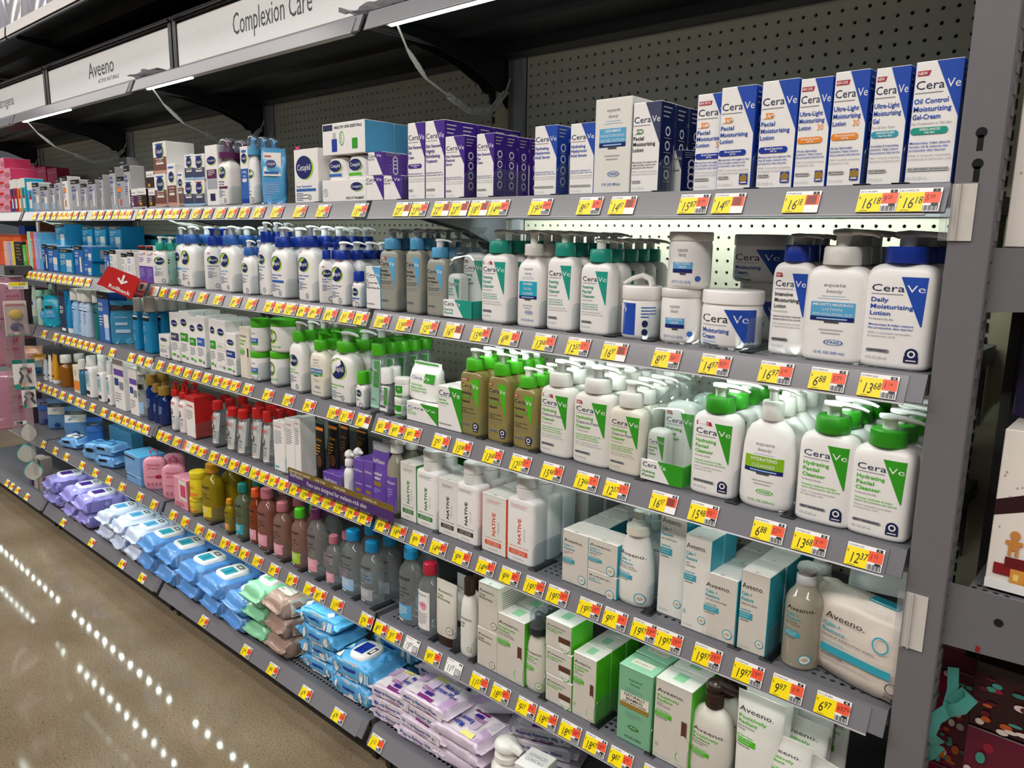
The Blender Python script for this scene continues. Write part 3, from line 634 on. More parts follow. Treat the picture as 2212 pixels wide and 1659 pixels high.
def pack(style, args, w, d, h, body='wipeblue', lid='white', lidcol=None, seed=0, fin=.012, toptxt=None, fronttxt=None, rough=.2, name='wipes_pack', crush=.006, lw=.52, lidshape=5, upright=False):
    """soft wipes pack lying flat: long axis x, sealed fins at both ends, folds in the film"""
    root = empty(name); sd = seed*3.7
    def S(t, a):
        """t along x (-1..1), a angle of the ring"""
        k = abs(t); hx = w/2
        if k > .97: sc = .03; yy = 1.03
        else:
            q = max(0, (k-.72)/.25); sc = max(.03, math.sqrt(max(0, 1-q**2.2))); yy = 1+.03*q
        c, sn = math.cos(a), math.sin(a); e = 2/5.
        y = d/2*yy*math.copysign(abs(c)**e, c); z = h/2+h/2*sc*math.copysign(abs(sn)**e, sn)*(1-.10*(y/(d/2))**2*(1 if sn > 0 else .2))
        x = hx*t
        nn = wn(x+sd, y+sd*.3, z, 42)*crush*(1.7 if k > .5 else .75)+(abs(wn(x+sd, y*2, z+9, 85))-.25)*crush*(1.3 if k > .45 else .6)
        return (x+.3*nn, y+nn*c*(.9), max(0.0005, z+nn*(1 if sn > 0 else .25)))
    ts = [-1-2*fin/w, -.99, -.96, -.92, -.88, -.84, -.79, -.74, -.68, -.61, -.53, -.44, -.33, -.22, -.11, 0, .11, .22, .33, .44, .53, .61, .68, .74, .79, .84, .88, .92, .96, .99, 1+2*fin/w]
    n = 40; vs = []; fs = []
    for i, t in enumerate(ts):
        for k in range(n): vs.append(S(t, 2*PI*k/n))
    for i in range(len(ts)-1):
        for k in range(n): a = i*n+k; b = i*n+(k+1) % n; fs.append((a, a+n, b+n, b))
    fs.append(tuple(range(n))); fs.append(tuple((len(ts)-1)*n+k for k in range(n))[::-1])
    m = M(body, rough, bump=.25, scale=90, vary=.10)
    MB().add(vs, fs, m).build('film', root, smooth=1.2)
    def topz(u, v, e):
        t = max(-.95, min(.95, u/(w/2))); yy = max(-.98, min(.98, v/(d/2)))
        c = abs(yy)**2.5; sn = math.sqrt(max(0, 1-c*c)) if c < 1 else 0
        return (u, v, S(t, math.atan2(sn, math.copysign(c, yy)))[2]+e*1.2+.0024)
    def front(u, v, e):
        t = max(-.95, min(.95, u/(w/2))); zz = max(-.95, min(.95, (v-h/2)/(h/2))); c = abs(zz)**2.5
        a = math.atan2(math.copysign(c, zz), -math.sqrt(max(0, 1-c*c)))
        q = S(t, a); return (u, q[1]-e*1.2-.0018, v)
    if lid:
        lx = w*lw/2; ly = d*.36; z0 = h*.985
        MB().loft([(z0-.002, lx, ly), (z0+.006, lx*.985, ly*.98), (z0+.009, lx*.93, ly*.92)], lidshape, M(lid, .3), 28).build('lid', root); lo = root.children[-1]
        D = Decal(lx*2, ly*2, lambda u, v, e: (u, v, z0+.009+e), 1); D.r(-.36, -.30, .10, .30, lidcol or 'skyblue'); D.r(-.30, -.06, .04, .0, 'navy'); D.r(.20, -.2, .38, .2, 'ink'); D.r(.24, -.12, .34, .12, 'white'); D.build('lid_print', lo)
    if toptxt: D = Decal(w, d, topz, 8); d_gen(D, toptxt); D.build('top_print', root)
    if fronttxt: D = Decal(w, h, front, 8); d_gen(D, fronttxt); D.build('front_print', root)
    return root
def pouch(style, args, w, d, h, body='wipeblue', items=None, seed=0, clear=None, name='pouch', crush=.005, rough=.25, topf=.12):
    """upright soft bag with a flat sealed top"""
    root = empty(name); sd = seed*5.1; n = 28
    pr = [(0, .90, .75), (.02, .97, .95), (.10, 1, 1), (.35, 1, 1), (.60, .99, .86), (.78, .97, .5), (.88-topf*.3, .96, .22), (.90, .96, .05), (1, .97, .03)]
    vs = []; fs = []
    for (z, a, b) in pr:
        for k in range(n):
            t = 2*PI*k/n; c, s = math.cos(t), math.sin(t); e = 2/4.
            x = w/2*a*math.copysign(abs(c)**e, c); y = d/2*b*math.copysign(abs(s)**e, s)
            nn = wn(x+sd, y+sd, z*h+sd, 38)*crush
            vs.append((x+nn*.6, y+nn, max(0.0004, z*h+(.004*wn(x*3+sd, 0, 0, 20) if z == 1 else 0))))
    for i in range(len(pr)-1):
        for k in range(n): a = i*n+k; b = i*n+(k+1) % n; fs.append((a, b, b+n, a+n))
    fs.append(tuple(range(n))[::-1]); fs.append(tuple((len(pr)-1)*n+k for k in range(n)))
    MB().add(vs, fs, clear or M(body, rough, bump=.3, scale=80, vary=.10)).build('film', root, smooth=1.2)
    if items or style:
        secs = [(z*h, w/2*a, d/2*b+.002) for z, a, b in pr]
        D = Decal(w, h, loft_front(secs, 4), 8)
        if style and args: DEC[style](D, **args)
        else: d_gen(D, items)
        D.build('print', root)
    return root
BUILD = dict(bottle=bottle, carton=carton, jar=jar, tube=tube, pack=pack, pouch=pouch)
ORD = ['', 'second', 'third', 'fourth', 'fifth', 'sixth', 'seventh', 'eighth', 'ninth']
def place(kind, style, x, y, z, w, d, h, n, pitch, label, cat, args, opt, rz=0, group=None):
    o = BUILD[kind](style, args, w, d, h, **opt)
    o.location = (x, y, z); o.rotation_euler = (0, 0, rz)
    tag(o, label, cat)
    if n > 1: o['group'] = (label.split(',')[0])[:60]
    g = o.get('group')
    for i in range(1, n):
        c = copy_tree(o); c.location = (x+random.uniform(-.002, .002), y+i*pitch, z); c.rotation_euler = (0, 0, rz+random.uniform(-.05, .05))
        base = ' '.join(label.split()[:9]).rstrip(',')
        tag(c, '%s, %s back in its file' % (base, ORD[i]), cat, g)
    return o
# ------------------------------------------------------------------ special products
CLEAR = dict(clear=('#eff3f3', .10), oil=('#cfc07a', .40), oat=('#c9c1ae', .55), bluet=('#173d8f', .45), amber=('#c07a14', .45), amberl=('#c05a28', .35), rosy=('#dcb3a6', .22), rosyd=('#cb8d80', .30), tealy=('#9fb08a', .25), yellowy=('#c9b11c', .40))
def kit(style, args, w, d, h):
    root = empty('gift_set'); Wm = M('white', .36)
    MB().cbox(-w/2, w/2, -d/2, d/2, 0, h*.28, .001, Wm, M('skyblue', .36)).build('tray', root, 0)
    MB().cbox(-w/2, w/2*.93, -d/2+.004, d/2, h*.60, h, .001, Wm, M('skyblue', .36)).build('top_box', root, 0)
    MB().box(-w/2+.004, w/2-.004, d/2-.01, d/2-.002, h*.28, h*.60, M('ltgrey')).build('back_card', root, 0)
    for k, (xx, col) in enumerate([(-w*.27, 'denim'), (w*.18, 'grass')]):
        secs = [(h*.28, w*.20, d*.30), (h*.30, w*.205, d*.33), (h*.50, w*.205, d*.33), (h*.57, w*.17, d*.30), (h*.60, w*.06, d*.12)]
        MB().loft(secs, 3.5, M('white', .34), 24, cx=xx, cy=-.004).build('bottle', root)
        D = Decal(w*.4, h*.30, lambda u, v, e, xx=xx: (xx+u, -.004-d*.33-e, h*.28+v), 1)
        D.e(.03, .60, .34, .26, 'lime'); D.e(0, .61, .34, .25, 'navyblue'); D.t(0, .55, .15, 'Cetaphil', 'white', 'c', fit=.56); D.r(-.36, .16, .36, .28, col); D.build('bottle_label', root)
    D = Decal(w, h, lambda u, v, e: (u, -d/2-e+(.004 if v > h*.5 else 0), v), 1)
    D.r(-.48, .91, -.26, .985, 'navy'); D.t(-.22, .925, .035, 'HEALTHY SKIN ESSENTIALS', 'ink', fit=.62, bold=True); D.r(-.28, .64, -.16, .80, 'royal'); D.r(-.25, .80, -.19, .88, 'ltgrey'); D.r(.18, .66, .30, .79, 'green')
    D.e(-.05, .80, .055, .09, 'grass', hole=.85); D.t(-.045, .745, .035, 'BONUS', 'grass', vert=True, fit=.11); D.e(-.42, .12, .05, .05, 'grey', hole=.85); D.t(-.42, .105, .04, '5', 'grey', 'c', bold=True); D.e(.30, .18, .13, .055, 'lime'); D.e(.29, .185, .13, .052, 'navyblue'); D.t(.29, .17, .03, 'Cetaphil', 'white', 'c', fit=.22); D.t(.05, .03, .03, 'ONLY AT WALMART', 'ink', fit=.4, bold=True); D.build('front_print', root)
    return root
def bundle(style, args, w, d, h, cap='teal'):
    root = empty('twin_pack'); a = dict(args); a['tri'] = args['tri']; a['col'] = args['tri']
    big = bottle('cv', dict(a, tg='VALUE'), w*.80, d*.42, h*.97, cap=cap, fb=.76); sm = bottle('cv', a, w*.46, d*.36, h*.62, cap='white', captype='screw', fb=.80, capr=.36)
    for o, x, y in ((big, w*.06, d*.20), (sm, -w*.20, -d*.26)):
        for c in list(o.children):
            mw = Matrix.Translation((x, y, .002)) @ c.matrix_local; c.parent = root; c.matrix_local = mw
        bpy.data.objects.remove(o)
    MB().cbox(-w/2, w/2, -d/2, -d/2+.003, .002, h*.21, .001, M('white')).cbox(w/2-.003, w/2, -d/2, d/2, .002, h*.21, .001, M(cap)).build('card_sleeve', root, 0)
    D = Decal(w, h*.21, lambda u, v, e: (u, -d/2-e, .002+v), 1); D.tri(-.1, .49, .97, .20, .49, .03, args['tri']); D.t(-.45, .62, .22, 'Cera', 'navy', fit=.34); D.t(-.09, .62, .22, 'Ve', 'white', fit=.2)
    for k, t in enumerate(args['lines'][:2]): D.t(-.45, .36-.18*k, .11, t, args['tri'], fit=.3, bold=True)
    D.build('sleeve_print', root)
    n = 30; vs = []; fs = []; g = glassy('film', '#eef3f2', .03, .03, .14)
    for (zf, s) in [(.22, 1.03), (.5, 1.02), (.7, .98), (.80, .84), (.86, .60), (.90, .42), (.95, .30), (.985, .34), (1.03, .44)]:
        for k in range(n):
            t = 2*PI*k/n; c, q = math.cos(t), math.sin(t); e = .6; r = 1+.05*math.sin(t*7+zf*30)*(1 if zf > .75 else .3)
            vs.append((w/2*s*r*math.copysign(abs(c)**e, c)+(w*.06 if zf > .75 else 0), d/2*s*r*math.copysign(abs(q)**e, q)+(d*.15 if zf > .75 else 0), h*zf))
    for i in range(8):
        for k in range(n): a_ = i*n+k; b = i*n+(k+1) % n; fs.append((a_, b, b+n, a_+n))
    MB().add(vs, fs, g).build('clear_wrap', root, 1.2)
    return root
def bigpouch(style, args, w, d, h):
    root = empty('wipes_pouch'); n = 40; vs = []; fs = []
    pr = [(0, .96, .55), (.03, 1, .9), (.15, 1.02, 1), (.55, 1, 1), (.74, .985, .92), (.84, .97, .62), (.90, .96, .34), (.93, .97, .30)]
    for (z, a, b) in pr:
        for k in range(n):
            t = 2*PI*k/n; c, s = math.cos(t), math.sin(t); e = .42
            x = w/2*a*math.copysign(abs(c)**e, c); y = d/2*b*math.copysign(abs(s)**e, s); q = wn(x*2, y*2, z, 26)*.006
            fx = .012*(1 if abs(c) > .93 else 0)*math.copysign(1, c)*(1+.4*math.sin(z*60))
            vs.append((x+q*.4+fx, y*(.25 if abs(c) > .95 else 1)+q, max(.0005, z*h+q*.3)))
    for i in range(len(pr)-1):
        for k in range(n): a = i*n+k; b = i*n+(k+1) % n; fs.append((a, b, b+n, a+n))
    fs += [tuple(range(n))[::-1], tuple((len(pr)-1)*n+k for k in range(n))]
    MB().add(vs, fs, M('#d9cdc2', .28, bump=.3, scale=70, vary=.08)).build('film', root, 1.2)
    secs = [(z*h, w/2*a, d/2*b+.0045) for z, a, b in pr]; D = Decal(w, h, loft_front(secs, 4.8), 8)
    D.t(-.32, .66, .065, 'Aveeno.', 'black', fit=.42); D.t(-.34, .575, .045, 'Calm +', 'aqua', fit=.20, bold=True); D.t(-.34, .51, .045, 'Restore', 'aqua', fit=.25, bold=True); D.t(-.34, .455, .026, 'MAKEUP REMOVING WIPES', 'dkgrey', fit=.56); D.t(-.34, .40, .022, 'Sensitive Skin', 'aqua', fit=.25)
    D.r(-.34, .28, .38, .365, 'aqua'); D.t(-.33, .245, .020, 'FRAGRANCE FREE', 'ink', fit=.24, bold=True); D.t(-.33, .205, .02, '25 Plant-Based Compostable Wipes', 'grey', fit=.5); D.disc(.26, .60, .013, 'aqua', hole=.82); D.r(.40, .06, .46, .09, 'ink'); D.disc(.40, .20, .009, 'ink', hole=.84); D.t(.34, .12, .022, 'Do Not', 'ink', fit=.14, bold=True); D.t(.34, .09, .022, 'Flush', 'ink', fit=.12, bold=True)
    D.build('print', root)
    MB().cbox(.0, w*.30, -d*.16, d*.12, h*.925, h*.945, .002, M('aqua', .3)).build('reseal_tab', root, 0)
    return root
def eraser(style, args, w, d, h, seed=0):
    root = empty('eraser_pouch')
    secs = [(0, w*.36, d*.4), (.006, w*.44, d*.48), (h*.15, w*.49, d*.5), (h*.80, w*.5, d*.5), (h*.92, w*.44, d*.46), (h*.985, w*.30, d*.36), (h, w*.22, d*.3)]
    MB().loft(secs, 3.2, M('pink', .45), 24).build('pouch_body', root)
    D = Decal(w, h, loft_front(secs, 3.2), 6); D.t(-.30, .74, .075, 'MakeUp', 'crimson', fit=.56, slant=.2); D.t(-.26, .64, .07, 'Eraser', 'crimson', fit=.48, slant=.2); D.e(.18, .40, .15, .06, 'crimson'); D.t(-.32, .38, .06, 'ooac', 'rose', fit=.34, bold=True)
    for k in range(4): D.r(-.32+.17*k, .12, -.22+.17*k, .22, 'rose')
    D.build('print', root)
    MB().tube([(-.008, 0, h-.004), (-.014, 0, h+.022), (0, -.004, h+.034), (.013, 0, h+.020), (.008, 0, h-.004)], .0042, M('hotpink', .4), 8, .5).build('ribbon_loop', root)
    return root
BUILD.update(kit=kit, bundle=bundle, bigpouch=bigpouch, eraser=eraser)
# ------------------------------------------------------------------ price tags on the rails
ONES = 'first second third fourth fifth sixth seventh eighth ninth tenth eleventh twelfth thirteenth fourteenth fifteenth sixteenth seventeenth eighteenth nineteenth'.split()
def ordinal(n):
    if n <= 19: return ONES[n-1]
    t, o = divmod(n, 10); T = {2: 'twent', 3: 'thirt', 4: 'fort', 5: 'fift'}[t]
    return T+'ieth' if o == 0 else T+'y-'+ONES[o-1]
_TM = {}
TW, TH_ = .0515, .0335
def price_tag(price, unit, kind, num):
    key = (price, unit, kind, num if kind != 'f' else num % 3)
    if key in _TM: return _TM[key]
    mb = MB(); mb.box(0, TW, -.0004, 0, 0, TH_, M('white', .45))
    D = Decal(TW, TH_, lambda u, v, e: (u, -.0003-e*.8, v), 1); D.mb = mb
    yw = 'tagy' if kind in ('y', 'q', 'f') else 'white'
    if kind == 'p':
        D.r(.02, .05, .40, .95, 'orange'); D.r(.02, .05, .12, .95, 'crimson'); D.lines(.46, .75, .4, .12, 5, 'grey')
    else:
        D.r(0, 0, .60, .82, yw)
        if kind in ('y', 'f', 'q'): D.r(.60, .36, .985, .82, 'tago')
        if kind == 'q': D.r(.42, 0, .60, .70, yw)
        if kind != 'f': D.t(.03, .86, .075, ['CV HYDR CLNS', 'EQ CV MSTZ LTN', 'AV C+R SRM', 'CV FOAM CLNS'][num % 4], 'ink', fit=.42); D.r(.78, .83, .95, .96, 'black'); D.t(.865, .855, .085, str(num), 'white', 'c', bold=True)
        if kind == 'f':
            D.r(.12, .30, .44, .58, '#a89a10'); D.r(.70, .48, .9, .66, 'red'); D.r(.8, .86, .95, .95, 'black'); D.lines(.66, .18, .28, .1, 2, 'grey')
        elif price:
            a, c = price.split('.'); x = .06
            D.t(.02, .58, .10, '$', 'ink')
            wdt = .13*len(a); D.t(.10, .14, .46, a, 'black', fit=wdt+.02, slant=.12); D.t(.12+wdt, .34, .30, c, 'black', fit=.20 if kind == 'y' else .14, slant=.12)
            if kind == 'y':
                if unit:
                    ua, uc = unit.split('.'); D.t(.63, .46, .24, ua, 'dkred', fit=.075*len(ua)+.02, slant=.1); D.t(.67+.075*len(ua), .56, .15, uc, 'dkred', fit=.06*len(uc))
                else: D.t(.66, .48, .2, '1.49', 'dkred', fit=.26)
            D.r(.10, .05, .30, .065, 'ink')
        if kind in ('y', 'w'):
            for k in range(11): D.r(.62+k*.033, .03, .62+k*.033+(.02 if k % 3 else .010), .26, 'ink')
            D.r(.80, .25, .96, .34, 'black')
        if kind == 'w': D.r(.62, .1, .95, .55, 'grey'); D.r(.65, .15, .9, .5, 'ltgrey')
        if kind == 'q': D.r(.64, .40, .90, .78, '#8a3524')
    _TM[key] = mb.mesh('price_tag', 0); return _TM[key]
def put_tags(T):
    rows = {}
    for t in T: rows.setdefault(t[0], []).append(t)
    for r, L in rows.items():
        L.sort(key=lambda t: -t[1]); last = 99
        for i, (row, x, price, unit, kind) in enumerate(L):
            x = min(x, last-TW-.0006); last = x
            o = obj('price_tag', price_tag(price, unit, kind, 1+15*(r-1)+i))
            zt, yb = (DECK[r]-.0400, -.4786) if r < 6 else (DECK[r]-.0430, -.5138)
            th = math.atan2(.0163, .037) if r < 6 else math.atan2(.0265, .040)
            o.location = (x, yb-.0004, zt+.003); o.rotation_euler = (-th, 0, 0)
            rail = ['first', 'second', 'third', 'fourth', 'fifth', 'sixth'][r-1]
            nm = 'price tag reading %s' % price.replace('.', ' ') if price else ('red and orange promotion tag' if kind == 'p' else 'small yellow price tag too far to read')
            tag(o, '%s, %s from right on %s price rail' % (nm, ordinal(i+1), rail), 'price tag', 'price tags on the shelf rails')
# ------------------------------------------------------------------ clear shelf dividers
def divider_mesh():
    mb = MB(); g = glassy('divider', '#f4f7f8', .03, .05, .06); n = 5; r = .016; H = .052; L = .09
    P = [(0, 0), (0, H-r)]+[(r-r*math.cos(PI/2*k/n), H-r+r*math.sin(PI/2*k/n)) for k in range(1, n+1)]+[(L, H), (L, 0)]
    mb.prism(P, 0, -.0006, .0006, g)
    return mb.mesh('clear_fin', 0)
DIVF = None
def divider(x, y, z, label):
    global DIVF, DIVB
    if DIVF is None: DIVF = divider_mesh(); DIVB = MB().cbox(-.011, .011, -.004, .07, 0, .0018, .0006, M('#101113', .3)).mesh('black_foot', 0)
    t = empty('shelf_divider', (x, y, z+.0004)); tag(t, label, 'divider', 'clear plastic shelf dividers')
    obj('clear_fin', DIVF, t, (0, 0, .0019)); obj('black_foot', DIVB, t)
# ------------------------------------------------------------------ coiled light leads
def lead(pts, coil, label, r=.0027):
    """white cable through pts; coil = (i0, i1) index range wound as a helix"""
    t = empty('light_cable', pts[0]); tag(t, label, 'cable', 'white coiled light cables')
    o = Vector(pts[0]); P = [Vector(p)-o for p in pts]; Wm = M('#d8d8d4', .4)
    def run(a, b): return P[a:b+1]
    if coil[0] > 0: MB().tube(run(0, coil[0]), r, Wm, 6).build('lead', t)
    seg = run(*coil); L = sum((seg[i+1]-seg[i]).length for i in range(len(seg)-1)); turns = max(6, int(L/.0075)); H = []
    N = turns*8; acc = [0]
    for i in range(len(seg)-1): acc.append(acc[-1]+(seg[i+1]-seg[i]).length)
    for k in range(N+1):
        s = L*k/N; i = max(j for j in range(len(seg)-1) if acc[j] <= s+1e-9); f = (s-acc[i])/max(1e-9, acc[i+1]-acc[i]); c = seg[i].lerp(seg[i+1], f); d = (seg[i+1]-seg[i]).normalized()
        a = d.cross(Vector((0, 0, 1))).normalized(); b = a.cross(d); th = 2*PI*turns*k/N; H.append(c+(a*math.cos(th)+b*math.sin(th))*.0065)
    MB().tube(H, r*.75, Wm, 5).build('coil', t)
    if coil[1] < len(P)-1: MB().tube(run(coil[1], len(P)-1), r, Wm, 6).build('lead', t)
    q = P[0].lerp(P[1], .55) if coil[0] else None
    if coil[0]:
        a, b = P[1], P[2] if len(P) > 2 and coil[0] >= 2 else P[1]+(P[1]-P[0])*.5
        MB().tube([a, a.lerp(b, .2), a.lerp(b, .5), a.lerp(b, .52), a.lerp(b, .8), b], [.003, .0055, .006, .0068, .0055, .003], M('#e6e6e2', .35), 8).build('plug', t)
# ------------------------------------------------------------------ end post and the end display on the right
pg = M('#706d71', .40, 0, .5, .04)
t = empty('end_post', (0, 0, 0)); tag(t, 'tall grey slotted steel post closing the right end', 'post')
MB().cbox(1.2035, 1.2545, -.460, -.425, 0, 2.5, .002, pg).build('post_body', t, 0)
mb = MB()
for k in range(96): mb.box(1.2535, 1.2560, -.452, -.434, .05+k*.0254, .063+k*.0254, pg)
o = mb.build('slot_teeth', t, 0); o['kind'] = 'stuff'
for z in (1.524, 1.486):
    mb = MB(); n = 14
    pts = [(1.228+.0066*math.cos(2*PI*k/n), z+.006+.0066*math.sin(2*PI*k/n)) for k in range(n)]
    mb.prism(pts, 1, -.4604, -.4590, blk); mb.prism([(1.2245, z-.016), (1.2315, z-.016), (1.2315, z+.003), (1.2245, z+.003)], 1, -.4604, -.4590, blk)
    mb.build('keyhole', t, 0)
def holder(z0, z1, xa, lab):
    h = empty('tag_holder', (xa, -.4605, z0)); tag(h, lab, 'tag holder', 'clear tag holders on the post')
    MB().box(0, .028, -.0015, 0, 0, z1-z0, M('#cfc9c2', .4)).build('card', h, 0)
    g_ = glassy('holder', '#f6f7f8', .08, .08, .05); MB().box(-.0105, -.002, -.004, -.0025, 0, z1-z0, g_).box(-.002, .003, -.007, -.0015, 0, z1-z0, g_).box(.008, .0105, -.005, -.0015, 0, z1-z0, M('#b9b4ae', .3)).build('clear_sleeve', h, 0)
holder(1.396, 1.468, 1.2035, 'blank white card holder on grey post beside the top price rail')
holder(.822, .905, 1.2065, 'blank white card holder low on grey post beside wipes')
eg = M('#6a696d', .45, 0, .5, .04); bkp = M('#151214', .6)
t = empty('end_display', (0, 0, 0)); tag(t, 'end of aisle display rack holding holiday gift boxes', 'display rack')
MB().box(1.262, 1.275, -.30, .5, .02, 2.5, bkp).build('back_panel', t, 0)
def eshelf(zt, zb0, zb1, nm):
    MB().prism([(1.250, zt), (1.75, zt+.003), (1.75, zb1), (1.250, zb0)], 1, -.448, -.445, eg).build('bracket', t, 0)
    mb = MB().box(1.276, 1.75, -.445, .45, zt-.010, zt-.004, eg); mb.build('deck', t, 0)
    mb = MB()
    for i in range(4):
        for j in range(3):
            x = 1.282+i*.013+j*.004; y = -.432+j*.012; mb.add([(x-.004, y, zt-.0035), (x, y-.0035, zt-.0035), (x+.004, y, zt-.0035), (x, y+.0035, zt-.0035)], [(0, 1, 2, 3)], blk)
    mb.build('hole_row', t, 0)
eshelf(.930, .838, .868, '')
eshelf(1.388, 1.305, 1.345, '')
eshelf(1.70, 1.685, 1.685, '')
MB().loft([(0, .0055, .0055), (.001, .0055, .0055)], 2, blk, 14).build('bolt_hole', t, 0).matrix_local = Matrix.Translation((1.318, -.4481, .893)) @ Matrix.Rotation(PI/2, 4, 'X')
MB().box(1.296, 1.301, -.4488, -.448, .843, .851, M('dkred')).build('catch', t, 0)
def gbox(x, y, z, w, d, h, lab, items, front='#ece4dc', side='#7a1525', top='#e3dbd2', rib=None, sidei=None):
    o = carton('gen', dict(items=items), w, d, h, front=front, side=side, top=top, name='gift_box', left=front, topdec=[('r', -.49, .2, .49, .21, 'ltgrey')], sidedec=sidei)
    o.location = (x+w/2, y+d/2, z); tag(o, lab, 'gift box', 'holiday gift boxes on the end display')
    if rib:
        D = Decal(w, h, flat_front(d), 1); D.poly(rib, '#2b0a12'); D.build('ribbon', o)
    return o
def tree(cx, y, s, c='#7a2318'):
    return [it for k in range(5) for it in [('r', cx-s*(.3+.14*k), y-s*.30*k, cx+s*(.3+.14*k), y-s*.30*k+s*.2, c)]]+[('r', cx-.05*s, y-s*1.7, cx+.1*s, y-s*1.2, '#c4813a')]
ginger = [('e', -.22, .36, .055, .028, '#c9853f'), ('e', -.22, .30, .06, .035, '#c9853f'), ('r', -.31, .30, -.13, .325, '#c9853f'), ('r', -.27, .24, -.24, .29, '#c9853f'), ('r', -.20, .24, -.17, .29, '#c9853f')]
house = [('r', -.40, .10, -.24, .17, '#8a1422'), ('r', -.24, .06, .10, .15, '#d9953f'), ('r', -.26, .15, .12, .21, '#6a0f1a'), ('r', -.20, .08, -.14, .12, '#f0cf7a'), ('r', -.05, .06, .01, .12, '#7c7a3a'), ('r', -.5, 0, .5, .06, 'white')]
flakes = [('e', random.uniform(-.45, .1), random.uniform(.25, .95), .010, .006, '#b89a9a') for k in range(16)]
flakes = [('e', random.uniform(-.46, .3), random.uniform(.25, .95), .012, .006, '#b89a9a') for k in range(22)]
gbox(1.292, -.425, .931, .10, .12, .222, 'white gingerbread village gift box on the middle end shelf', flakes+tree(.02, .92, .20)+[('e', -.22, .36, .06, .028, '#c9853f'), ('e', -.22, .30, .07, .035, '#c9853f'), ('r', -.32, .30, -.12, .325, '#c9853f'), ('r', -.28, .23, -.24, .29, '#c9853f'), ('r', -.20, .23, -.16, .29, '#c9853f')]+[('r', -.42, .10, -.22, .17, '#8a1422'), ('r', -.22, .06, .10, .15, '#d9953f'), ('r', -.30, .15, .12, .22, '#6a0f1a'), ('r', -.18, .08, -.12, .12, '#f0cf7a'), ('r', -.05, .06, .01, .12, '#7c7a3a'), ('r', -.5, 0, .5, .06, 'white'), ('r', .03, .24, .5, .66, '#8e1226'), ('t', .07, .36, .05, 'Seasons', '#c9a24a', 'l', .35)], rib=[(-.5, .46), (.5, .62), (.5, .74), (-.5, .56)])
gbox(1.262, -.425, 1.389, .10, .12, .235, 'white gingerbread gift box on the upper end shelf', flakes+[('e', .05, .16, .11, .10, '#b07a35'), ('r', -.2, .02, .08, .09, '#d9953f'), ('r', -.22, .09, .06, .15, '#6a0f1a'), ('r', -.12, .03, -.06, .07, '#f0cf7a'), ('r', -.12, .24, .04, .26, '#8e1226'), ('v', .02, .34, .07, 'GINGERBREAD', '#b49a6a', .22), ('r', -.22, .20, -.12, .5, '#a81226'), ('q', -.3, -.05, .80, -.3, -.2, .62, '#7a1020')], rib=[(-.36, .40), (.5, .56), (.5, .80), (-.36, .60)])
gbox(1.262, -.420, 1.626, .22, .12, .07, 'flat white and red gift box on top of gingerbread box', [('r', .0, .3, .5, .8, '#8e1226'), ('e', .2, .15, .02, .05, '#b89a9a')])
gbox(1.205, -.395, 1.500, .03, .02, .085, 'slim white carton wedged behind the grey post top', [('r', -.2, .5, .5, .6, '#8e1226')])
flor = lambda s: [('e', random.Random(s+k).uniform(-.48, .48), random.Random(s*3+k).uniform(.03, .97), random.Random(s+k).uniform(.02, .09), random.Random(s+k+5).uniform(.015, .05), ['#2f7a70', '#b5531f', '#5a0f22', '#3f8f82', '#d8c9c0', '#8a1230'][k % 6]) for k in range(70)]  # floral print and burgundy boxes below: colours darkened for the end aisle's shadow
gb = gbox(1.292, -.40, .50, .24, .14, .205, 'burgundy floral gift box with gold label low on end display', flor(3)+[('r', -.18, .0, .22, .52, '#b58a4a'), ('t', -.1, .3, .08, 'Holiday', '#efe0c0', 'l', .26)], front='#5e0f2a', side='#33081a', top='#33101a')
gb2 = gbox(1.225, -.36, .60, .075, .1, .16, 'small burgundy floral gift box with teal bow behind the post', flor(8), front='#621230', side='#33081a', top='#6a2038')
gb3 = gbox(1.222, -.36, .42, .08, .1, .178, 'lower burgundy floral gift box wrapped in teal ribbon', flor(11), front='#5e0f2a', side='#33081a', top='#5a1830')
gbox(1.292, -.40, .708, .24, .14, .10, 'dark holly patterned gift box under the end shelf bracket', flor(5), front='#2a0a12', side='#2b0a12', top='#33101a')
gbox(1.285, -.34, 1.155, .12, .1, .14, 'dark purple carton at the back of the end display', [('r', -.2, .55, .3, .58, 'lilac'), ('r', -.2, .2, .3, .23, 'lilac')], front='#1d1238', side='#1d1238', top='#1d1238')
rb = M('#3c7f76', .38); t = empty('ribbon_bow', (1.262, -.43, .735)); t.scale = (.62, .62, .62); tag(t, 'teal satin ribbon bow on burgundy gift box', 'ribbon')
def loop(pts, wd, name):
    vs = []; fs = []
    for i, (x, z, y) in enumerate(pts):
        a = pts[max(i-1, 0)]; b = pts[min(i+1, len(pts)-1)]; dx, dz = b[0]-a[0], b[1]-a[1]; L = math.hypot(dx, dz) or 1; nx, nz = -dz/L*wd/2, dx/L*wd/2
        vs += [(x+nx, y, z+nz), (x-nx, y-.006, z-nz), (x-nx, y-.0045, z-nz), (x+nx, y+.0015, z+nz)]
    for i in range(len(pts)-1):
        for q in range(4): a = i*4+q; b = i*4+(q+1) % 4; fs.append((a, b, b+4, a+4))
    MB().add(vs, fs, rb).build(name, t, 1.0)
loop([(.012, .10, .01), (.018, .05, 0), (.014, 0, -.012)], .022, 'tail'); loop([(.014, 0, -.012), (.045, .03, -.03), (.06, .055, -.02), (.045, .06, -.005), (.02, .02, -.01)], .026, 'loop')
loop([(.014, 0, -.012), (-.005, -.02, -.03), (-.012, -.06, -.035), (.008, -.085, -.02)], .030, 'loop'); loop([(.008, -.085, -.02), (-.01, -.12, -.02), (-.03, -.14, -.01), (-.07, -.155, 0)], .030, 'tail')
V1 = ('Positively', 'Radiant')
V2 = ('RAPID', 'REPAIR')
